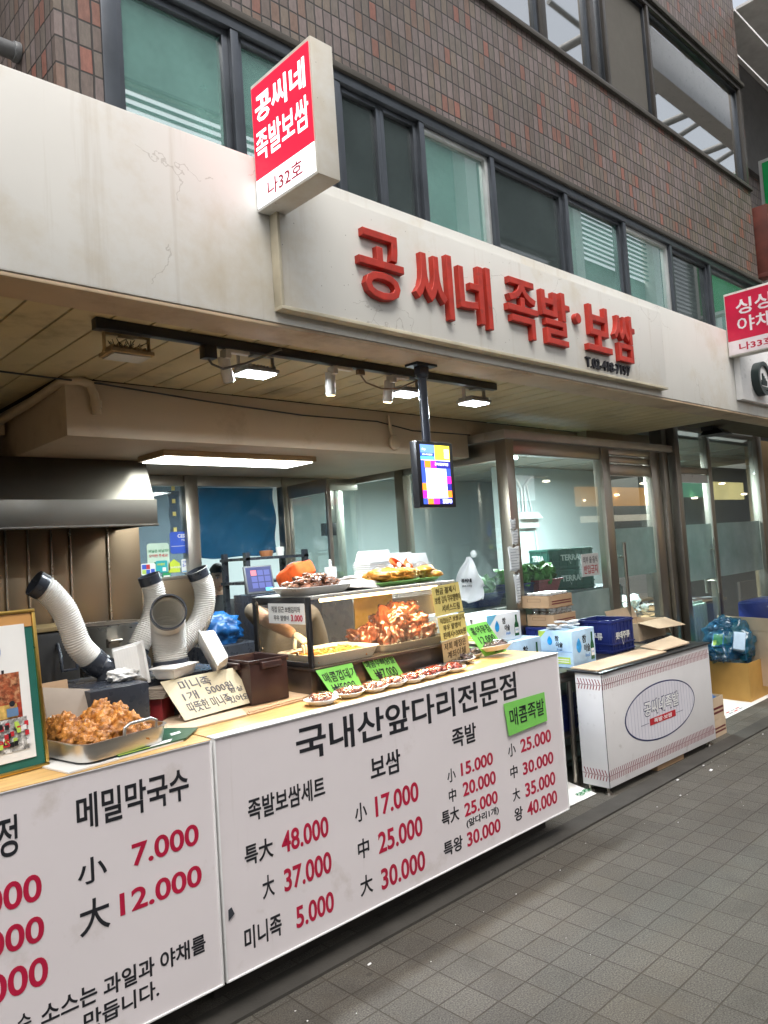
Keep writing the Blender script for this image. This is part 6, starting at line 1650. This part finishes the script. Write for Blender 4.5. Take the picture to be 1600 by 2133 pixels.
t = thing('cooler_bag', 'navy cooler bag with pale straps behind the carton flap', 'bag', (7.9, 2.9, .3))
m = MB(); m.box(7.55, 2.72, .30, 8.15, 3.05, .83); m.build('bag', NAVY, t, bevel=.03)
for x in (7.66, 7.82):
    m = MB(); m.tube([(x, 2.71, .55), (x + .02, 2.69, .75), (x + .05, 2.70, .90), (x + .12, 2.72, .88)], .014, 8); m.build('strap', WTRIM, t)
m = MB(); m.text('SS', (7.70, 2.714, .62), X_, Z_, .14, .10, bold=.04, ext=.003); m.build('lettering', WTRIM, t, smooth=0)
m = MB(); m.box(7.5, 2.7, .0, 8.2, 3.07, .298); tag(m.build('storage_box', BGREEN, bevel=.01), 'dark green storage box under the navy cooler bag', 'box')
m = MB(); m.hexa([(3.70, 2.575, .004), (4.05, 2.566, .004), (4.13, 2.83, .013), (3.56, 2.86, .013), (3.70, 2.575, .006), (4.05, 2.566, .006), (4.13, 2.83, .015), (3.56, 2.86, .015)])
t = m.build('newspaper', WHITEP, smooth=0); tag(t, 'white printed paper on the ground between the two counters', 'paper')
m = MB(); m.text('상추', (3.93, 2.60, .0165), X_, Y_, .14, .05, bold=.02, ext=.0003); m.build('lettering', M('green_ink', (.02, .22, .08), .6), t, smooth=0)
m = MB(); m.hexa([(6.24, 2.69, .002), (8.4, 2.70, .002), (8.4, 3.0, .013), (6.3, 3.0, .013), (6.24, 2.69, .004), (8.4, 2.70, .004), (8.4, 3.0, .015), (6.3, 3.0, .015)])
t = m.build('newspaper', WHITEP, smooth=0); tag(t, 'white printed paper on the ground under the mustard box', 'paper')
m = MB()
for k in range(9):
    m.box(6.4 + .1 * (k % 3), 2.72 + .03 * (k // 3), .0056, 6.47 + .1 * (k % 3), 2.735 + .03 * (k // 3), .0066, k % 2)
m.build('print', [M('grey_ink', (.25, .25, .28), .6), REDP], t, smooth=0)
m = MB(); rr = random.Random(15)
for k in range(60):
    x = 1.2 + 5.5 * rr.random(); y = 2.32 - abs(rr.gauss(0, .3)); s_ = .001 + .0022 * rr.random() ** 2
    m.lump((x, y, .002), s_, k, .6, 2, (1.6, 1, .5), 1)
for (x, y, s_) in ((4.86, 2.22, .011), (4.56, 2.30, .008), (4.93, 2.30, .006), (4.3, 2.16, .005), (5.9, 2.28, .006), (1.9, 2.24, .006)):
    m.lump((x, y, .003), s_, k, .8, 2, (1.8, .8, .3), 2)
o = tag(m.build('litter', WTRIM), 'tiny white scraps of litter scattered on the pavement along the stalls', 'litter'); o['kind'] = 'stuff'
# ------------------------------------------------------------------ people
def skin_body(name, J, E_, mats, matfn, parent, sub=2, root=None):
    me = bpy.data.meshes.new(name); ks = list(J); org = ORG[parent.name]
    me.from_pydata([V(J[k][0]) - org for k in ks], [(ks.index(a), ks.index(b)) for a, b in E_], [])
    o = bpy.data.objects.new(name, me)
    sk = o.modifiers.new('skin', 'SKIN'); sk.use_smooth_shade = True
    for i, k in enumerate(ks):
        sv = me.skin_vertices[0].data[i]; r = J[k][1]; sv.radius = r if isinstance(r, tuple) else (r, r); sv.use_root = (k == (root or ks[0]))
    ss = o.modifiers.new('smooth', 'SUBSURF'); ss.levels = sub; ss.render_levels = sub
    dg = aside(o); nm = bpy.data.meshes.new_from_object(o.evaluated_get(dg))
    bpy.data.objects.remove(o); bpy.data.meshes.remove(me)
    for m_ in mats: nm.materials.append(m_)
    for p in nm.polygons:
        p.use_smooth = True; p.material_index = matfn(p.center + org)
    o = bpy.data.objects.new(name, nm); COL.objects.link(o); o.parent = parent; ORG[o.name] = org
    return o
def head(parent, c, fwd, scale, skin, hairlen=0):
    """head with brow, eyes, nose, mouth, ears; hair cap as a child"""
    f = V(fwd).normalized(); u = Z_ - f * f.z; u.normalize(); r = f.cross(u)
    X = Matrix(((r.x, f.x, u.x, c[0]), (r.y, f.y, u.y, c[1]), (r.z, f.z, u.z, c[2]), (0, 0, 0, 1))) @ Matrix.Scale(scale, 4)
    bm = bmesh.new(); bmesh.ops.create_icosphere(bm, subdivisions=5, radius=1)
    vs = []
    for v in bm.verts:
        x, y, z = v.co; q = V((x * .075, y * .095, z * .115))
        if z < 0: q.x *= 1 - .32 * z * z; q.y *= 1 - .12 * z * z
        g = lambda a, b, s_: math.exp(-((x - a) ** 2 + (z - b) ** 2) / s_)
        if y > 0:
            q.y += .022 * g(0, -.18, .02) + .012 * g(0, .0, .012) - .010 * (g(.36, .06, .02) + g(-.36, .06, .02)) + .006 * g(0, -.5, .02) + .01 * g(0, -.85, .05) + .005 * g(0, .2, .12)
        vs.append(q)
    fs = [tuple(v.index for v in fc_.verts) for fc_ in bm.faces]; bm.free()
    m = MB(); m.x = X; m.add(vs, fs); m.tube([(0, -.02, -.16), (0, -.012, -.08)], [.055, .05], 20)
    for s_ in (-1, 1):
        m.lump((s_ * .075, -.005, -.005), .022, 2, .2, 2, (.45, .8, 1.3), 3)
    m.build('head', skin, parent, smooth=180)
    m = MB(); m.x = X
    for s_ in (-1, 1):
        m.lump((s_ * .030, .081, .012), .0085, 1, 0, 1, (1.3, .5, .6), 2, 0); m.lump((s_ * .030, .085, .012), .0045, 1, 0, 1, (1, .4, 1), 2, 1)
        m.tube([(s_ * .018, .091, .032), (s_ * .032, .090, .036), (s_ * .047, .080, .030)], .0032, 6, 1)
    m.tube([(-.022, .086, -.058), (0, .094, -.056), (.022, .086, -.058)], .0045, 8, 2)
    m.build('face_features', [WTRIM, HAIR, M('lip', (.36, .12, .10), .5)], parent)
    return X
def hair_cap(parent, X, mat, name='hair', low=.02, extra=1.07):
    bm = bmesh.new(); bmesh.ops.create_icosphere(bm, subdivisions=4, radius=1); keep = {}
    vs = []; fs = []
    for fc_ in bm.faces:
        c = fc_.calc_center_median()
        if c.z > low + (.42 if c.y > .35 else 0) - (.45 if c.y < 0 else 0) * (1 if name == 'hair' else .4):
            idx = []
            for v in fc_.verts:
                if v.index not in keep:
                    keep[v.index] = len(vs); n_ = 1 + .02 * noise.noise(v.co * 6)
                    vs.append((v.co.x * .075 * extra * n_, v.co.y * .095 * extra * n_ - .002, v.co.z * .115 * extra * n_))
                idx.append(keep[v.index])
            fs.append(tuple(idx))
    bm.free(); m = MB(); m.x = X; m.add(vs, fs); o = m.build(name, mat, parent, smooth=180)
    sm = o.modifiers.new('thickness', 'SOLIDIFY'); sm.thickness = .006; sm.offset = -1
    return o
def hand(parent, wrist, d, palm_n, mat, curl=.5, side=1, s=1.0):
    """palm, four fingers of different lengths and a thumb from the side of the palm"""
    d = V(d).normalized(); n_ = V(palm_n).normalized(); n_ = (n_ - d * n_.dot(d)).normalized(); w = d.cross(n_) * side
    P0 = V(wrist); J = {}; E_ = []
    J['wrist'] = (P0, .022 * s); J['palm'] = (P0 + d * .045 * s, (.036 * s, .016 * s)); E_ += [('wrist', 'palm')]
    J['knuckles'] = (P0 + d * .085 * s, (.040 * s, .014 * s)); E_ += [('palm', 'knuckles')]
    skin_body('hand', J, E_, [mat], lambda c: 0, parent, 2, 'palm')
    for k, (off, ln) in enumerate(((.030, .066), (.010, .076), (-.010, .070), (-.029, .054))):
        b = P0 + d * .085 * s + w * off * s; J = {}; a = .25; prev = None; E2 = []; pt = b - d * .012 * s
        for q, fr in enumerate((0, .42, .34, .30)):
            pt = pt + (d * math.cos(a) + n_ * math.sin(a)) * (fr * ln * s if q else .006); J['j%d' % q] = (pt, (.0095 - .001 * q) * s)
            if q: E2.append(('j%d' % (q - 1), 'j%d' % q))
            a += curl * .8
        skin_body('finger', J, E2, [mat], lambda c: 0, parent, 1)
    b = P0 + d * .03 * s + w * .028 * s; td = (d * .65 + w * .6 + n_ * .45).normalized()
    J = {'a': (b, .012 * s), 'b': (b + td * .032 * s, .011 * s), 'c': (b + td * .04 * s + (td + n_ * .6 + d * .4).normalized() * .024 * s, .009 * s)}
    skin_body('thumb', J, [('a', 'b'), ('b', 'c')], [mat], lambda c: 0, parent, 1)

w_ = thing('person', 'worker in an orange head cover reaching a gloved hand into the food case', 'person', (2.42, 3.42, .02))
J = {'pelvis': ((2.42, 3.47, .86), (.15, .11)), 'waist': ((2.42, 3.45, 1.0), (.135, .10)), 'chest': ((2.42, 3.40, 1.17), (.155, .11)), 'neck': ((2.43, 3.34, 1.29), .06),
     'shR': ((2.25, 3.37, 1.25), .056), 'elR': ((2.10, 3.21, 1.30), .042), 'foR': ((2.11, 3.05, 1.24), .036), 'wrR': ((2.13, 2.90, 1.185), .028),
     'shL': ((2.60, 3.38, 1.25), .06), 'elL': ((2.72, 3.44, 1.02), .045), 'wrL': ((2.64, 3.28, .93), .028),
     'hipR': ((2.34, 3.47, .80), .085), 'knR': ((2.33, 3.44, .46), .058), 'anR': ((2.33, 3.48, .10), .042), 'toR': ((2.33, 3.36, .06), .036),
     'hipL': ((2.50, 3.47, .80), .085), 'knL': ((2.51, 3.44, .46), .058), 'anL': ((2.51, 3.48, .10), .042), 'toL': ((2.51, 3.36, .06), .036)}
E_ = [('pelvis', 'waist'), ('waist', 'chest'), ('chest', 'neck'), ('chest', 'shR'), ('shR', 'elR'), ('elR', 'foR'), ('foR', 'wrR'), ('chest', 'shL'), ('shL', 'elL'), ('elL', 'wrL'), ('pelvis', 'hipR'), ('hipR', 'knR'), ('knR', 'anR'), ('anR', 'toR'), ('pelvis', 'hipL'), ('hipL', 'knL'), ('knL', 'anL'), ('anL', 'toL')]
def wm(c):
    if c.z < .84: return 2
    if c.y < 3.14: return 0
    return 1
skin_body('body', J, E_, [SKIN, BEIGE, SHIRT], wm, w_, 2, 'pelvis')
hx = head(w_, (2.445, 3.30, 1.415), (-.15, -.9, -.42), .92, SKIN)
hair_cap(w_, hx, HAIR, 'hair', -.1, 1.05)
bm = bmesh.new(); bmesh.ops.create_icosphere(bm, subdivisions=4, radius=1)
sg = lambda t_, p: math.copysign(abs(t_) ** p, t_)
m = MB(); m.x = Matrix.Translation((2.448, 3.29, 1.452)) @ Euler((R(-24), R(-6), R(8))).to_matrix().to_4x4()
m.add([(sg(v.co.x, .45) * (.080 + .006 * noise.noise(v.co * 3)), sg(v.co.y, .6) * .098, max(-.045, sg(v.co.z, .4) * .050) + .012 * noise.noise(V((v.co.x * 2.2, v.co.y * 2.2, 4))) + .004 * math.sin(v.co.x * 14 + v.co.y * 11)) for v in bm.verts], [tuple(v.index for v in f_.verts) for f_ in bm.faces]); bm.free()
m.tube([(-.05, -.02, .050), (0, .0, .060), (.05, .02, .052)], .006, 8)
m.build('head_cover', ORANGE, w_, smooth=60)
hand(w_, (2.13, 2.905, 1.188), (.25, -.75, -.5), (.2, -.4, -.9), GLOVE, .6, -1, .95)
hand(w_, (2.64, 3.285, .93), (-.3, -.9, -.1), (0, 0, -1), GLOVE, .5, 1, .95)

p_ = thing('person', 'dark haired person in a dark shirt sitting far back behind the doorway', 'person', (3.28, 5.45, .02))
J = {'pelvis': ((3.26, 5.52, .55), (.16, .12)), 'waist': ((3.26, 5.52, .80), (.145, .10)), 'chest': ((3.27, 5.50, 1.08), (.17, .11)), 'neck': ((3.27, 5.48, 1.26), .058), 'nk2': ((3.27, 5.47, 1.31), .052),
     'shR': ((3.09, 5.50, 1.20), .062), 'elR': ((3.02, 5.42, .95), .046), 'wrR': ((3.12, 5.22, .90), .028), 'shL': ((3.45, 5.50, 1.20), .062), 'elL': ((3.52, 5.42, .95), .046), 'wrL': ((3.42, 5.22, .90), .028),
     'hipR': ((3.17, 5.48, .52), .09), 'knR': ((3.15, 5.10, .52), .065), 'anR': ((3.15, 5.12, .12), .045), 'toR': ((3.15, 5.0, .06), .036), 'hipL': ((3.36, 5.48, .52), .09), 'knL': ((3.38, 5.10, .52), .065), 'anL': ((3.38, 5.12, .12), .045), 'toL': ((3.38, 5.0, .06), .036)}
E_ = [('pelvis', 'waist'), ('waist', 'chest'), ('chest', 'neck'), ('neck', 'nk2'), ('chest', 'shR'), ('shR', 'elR'), ('elR', 'wrR'), ('chest', 'shL'), ('shL', 'elL'), ('elL', 'wrL'), ('pelvis', 'hipR'), ('hipR', 'knR'), ('knR', 'anR'), ('anR', 'toR'), ('pelvis', 'hipL'), ('hipL', 'knL'), ('knL', 'anL'), ('anL', 'toL')]
skin_body('body', J, E_, [SHIRT, SKIN], lambda c: 1 if c.z > 1.275 or (c.y < 5.34 and c.z > .7) else 0, p_, 2, 'pelvis')
hx = head(p_, (3.27, 5.45, 1.42), (-.25, -.95, -.12), 1.0, SKIN)
hair_cap(p_, hx, HAIR)
hand(p_, (3.12, 5.22, .90), (.1, -1, -.1), (0, 0, -1), SKIN, .4, -1, .95); hand(p_, (3.42, 5.22, .90), (-.1, -1, -.1), (0, 0, -1), SKIN, .4, 1, .95)
m = MB(); m.box(2.9, 4.98, .78, 3.7, 5.32, .87); m.box(2.95, 5.0, .02, 3.65, 5.05, .78)
tag(m.build('desk', M('pale_grey_desk', (.42, .43, .44), .5), bevel=.006), 'pale grey desk in front of the seated person at the back', 'desk')
m = MB(); m.box(3.05, 5.38, .42, 3.48, 5.75, .46); m.box(3.05, 5.72, .46, 3.48, 5.75, .9); m.box(3.22, 5.5, .02, 3.3, 5.58, .42); m.box(3.1, 5.4, .0201, 3.42, 5.7, .04)
tag(m.build('office_chair', BLACK, bevel=.008), 'dark office chair under the seated person', 'chair')

# ------------------------------------------------------------------ the other side of the street, seen mirrored in the glass
os_ = thing('opposite_building', 'opposite market hall with louvred clerestory and pale columns', 'building', (12, -7, 0))
m = MB(); m.box(-12, -7.6, 0, 45, -7.2, 4.2); m.build('wall', M('opposite_wall', (.16, .15, .14), .7), os_, smooth=0)
m = MB(); m.box(-12, -7.7, 4.2, 45, -6.2, 4.9); m.build('canopy_band', WTRIM, os_, smooth=0)
m = MB()
for x in range(-10, 45, 5):
    m.box(x, -6.4, 4.9, x + .45, -6.0, 13)
m.box(-12, -6.45, 12.6, 45, -5.9, 13.1); m.box(-12, -6.45, 7.0, 45, -6.05, 7.4)
m.build('frame', WTRIM, os_, smooth=0)
m = MB()
for x0, x1, z0, z1 in ((-10, 9.2, 7.4, 10.2), (13.2, 14.2, 7.4, 9.3), (15.0, 15.9, 7.4, 9.4), (16.3, 19.2, 8.4, 9.9), (19.8, 25.2, 10.3, 12.6), (26.2, 28.8, 9.6, 12.2), (33.5, 37.0, 9.2, 11.6)):
    z = z0
    while z < z1:
        m.hexa([(x0, -6.35, z + .06), (x1, -6.35, z + .06), (x1, -6.22, z), (x0, -6.22, z), (x0, -6.35, z + .11), (x1, -6.35, z + .11), (x1, -6.22, z + .05), (x0, -6.22, z + .05)]); z += .16
m.build('louvre', M('pale_louvre', (.20, .24, .24), .6), os_, smooth=0)
m = MB()
for x0, x1, z0, z1 in ((-12, 9.2, 10.2, 12.6), (9.2, 13.2, 7.4, 12.6), (14.2, 15.0, 7.4, 9.4), (13.2, 16.3, 9.4, 12.6), (16.3, 19.8, 9.9, 12.6), (16.3, 19.2, 7.4, 8.4), (19.2, 19.8, 7.4, 9.9), (19.8, 25.2, 7.4, 10.3), (25.2, 26.2, 7.4, 12.6), (26.2, 28.8, 7.4, 9.6), (28.8, 33.5, 7.4, 12.6), (33.5, 37, 7.4, 9.2), (37, 45, 7.4, 12.6)):
    m.box(x0, -6.5, z0, x1, -6.4, z1)
m.build('cladding', M('sea_green_cladding', (.30, .36, .35), .5), os_, smooth=0)
og = thing('opposite_shop_sign', 'orange lit shop sign across the street mirrored in the glass shopfront', 'sign', (17.5, -6.1, 3))
m = MB(); m.box(20.2, -6.2, 2.5, 25.2, -6.0, 3.1); m.build('face', emis('orange_sign_glow', (.95, .42, .05), .6), og, smooth=0)
m = MB(); m.box(20.4, -6.2, 2.0, 24.6, -6.1, 2.2); m.build('lower_band', emis('cream_sign_glow', (.9, .8, .6), .7), og, smooth=0)

lampm = emis('reflection_lamp_glow', (1, .86, .62), 9.0)
rr = random.Random(77)
for k in range(14):
    m = MB(); x = 9 + k * 1.9; z = 2.6 + 1.2 * rr.random(); m.lathe([(.0, 0), (.11, .02), (.11, .06), (0, .08)], (x, -5.6 - .5 * rr.random(), z), 14)
    o = m.build('reflection_lamp', lampm); tag(o, 'added unseen warm lamp across the street, there for its reflection', 'lamp', 'added lamps across the street')  # added lamps, placed only to give small reflections in the shopfront glass
for k, (x, w, z, h, c, s_) in enumerate(((11, 2.4, 2.9, .6, (.7, .06, .05), .8), (15, 3, 2.7, .7, (.75, .78, .8), .8), (26.5, 2.6, 2.8, .6, (.1, .35, .2), .7), (30, 3, 2.7, .7, (.8, .7, .3), .8))):
    m = MB(); m.box(x, -6.3, z, x + w, -6.1, z + h); tag(m.build('opposite_shop_sign', emis('reflection_sign_%s' % 'abcd'[k], c, s_)), ('red lit sign across the street', 'white lit sign across the street', 'green lit sign across the street', 'yellow lit sign across the street')[k] + ' added for its reflection in the glass', 'sign')  # glowing boards added for coloured reflections in the shopfronts
at = thing('arcade_truss', 'grey steel roof trusses over the far street mirrored in the upper windows', 'roof truss', (16, -4, 7))
m = MB()
for k in range(6):
    x = 15.5 + k * 2.6
    m.tube([(x, -6.0, 13.2), (x + .2, 1.2, 13.0)], .10, 12); m.tube([(x, -6.0, 12.0), (x + 2.6, -1.5, 14.4)], .08, 12); m.tube([(x + .1, -2.6, 13.1), (x + .1, -2.6, 15.2)], .07, 12)
for y, z in ((-5, 13.2), (-2.6, 13.15), (-2.6, 15.2), (0, 13.1)):
    m.tube([(14, y, z), (34, y, z)], .06, 12)
m.build('truss', M('galvanised_truss', (.28, .28, .27), .5), at)
bpy.data.scenes.remove(_TS)
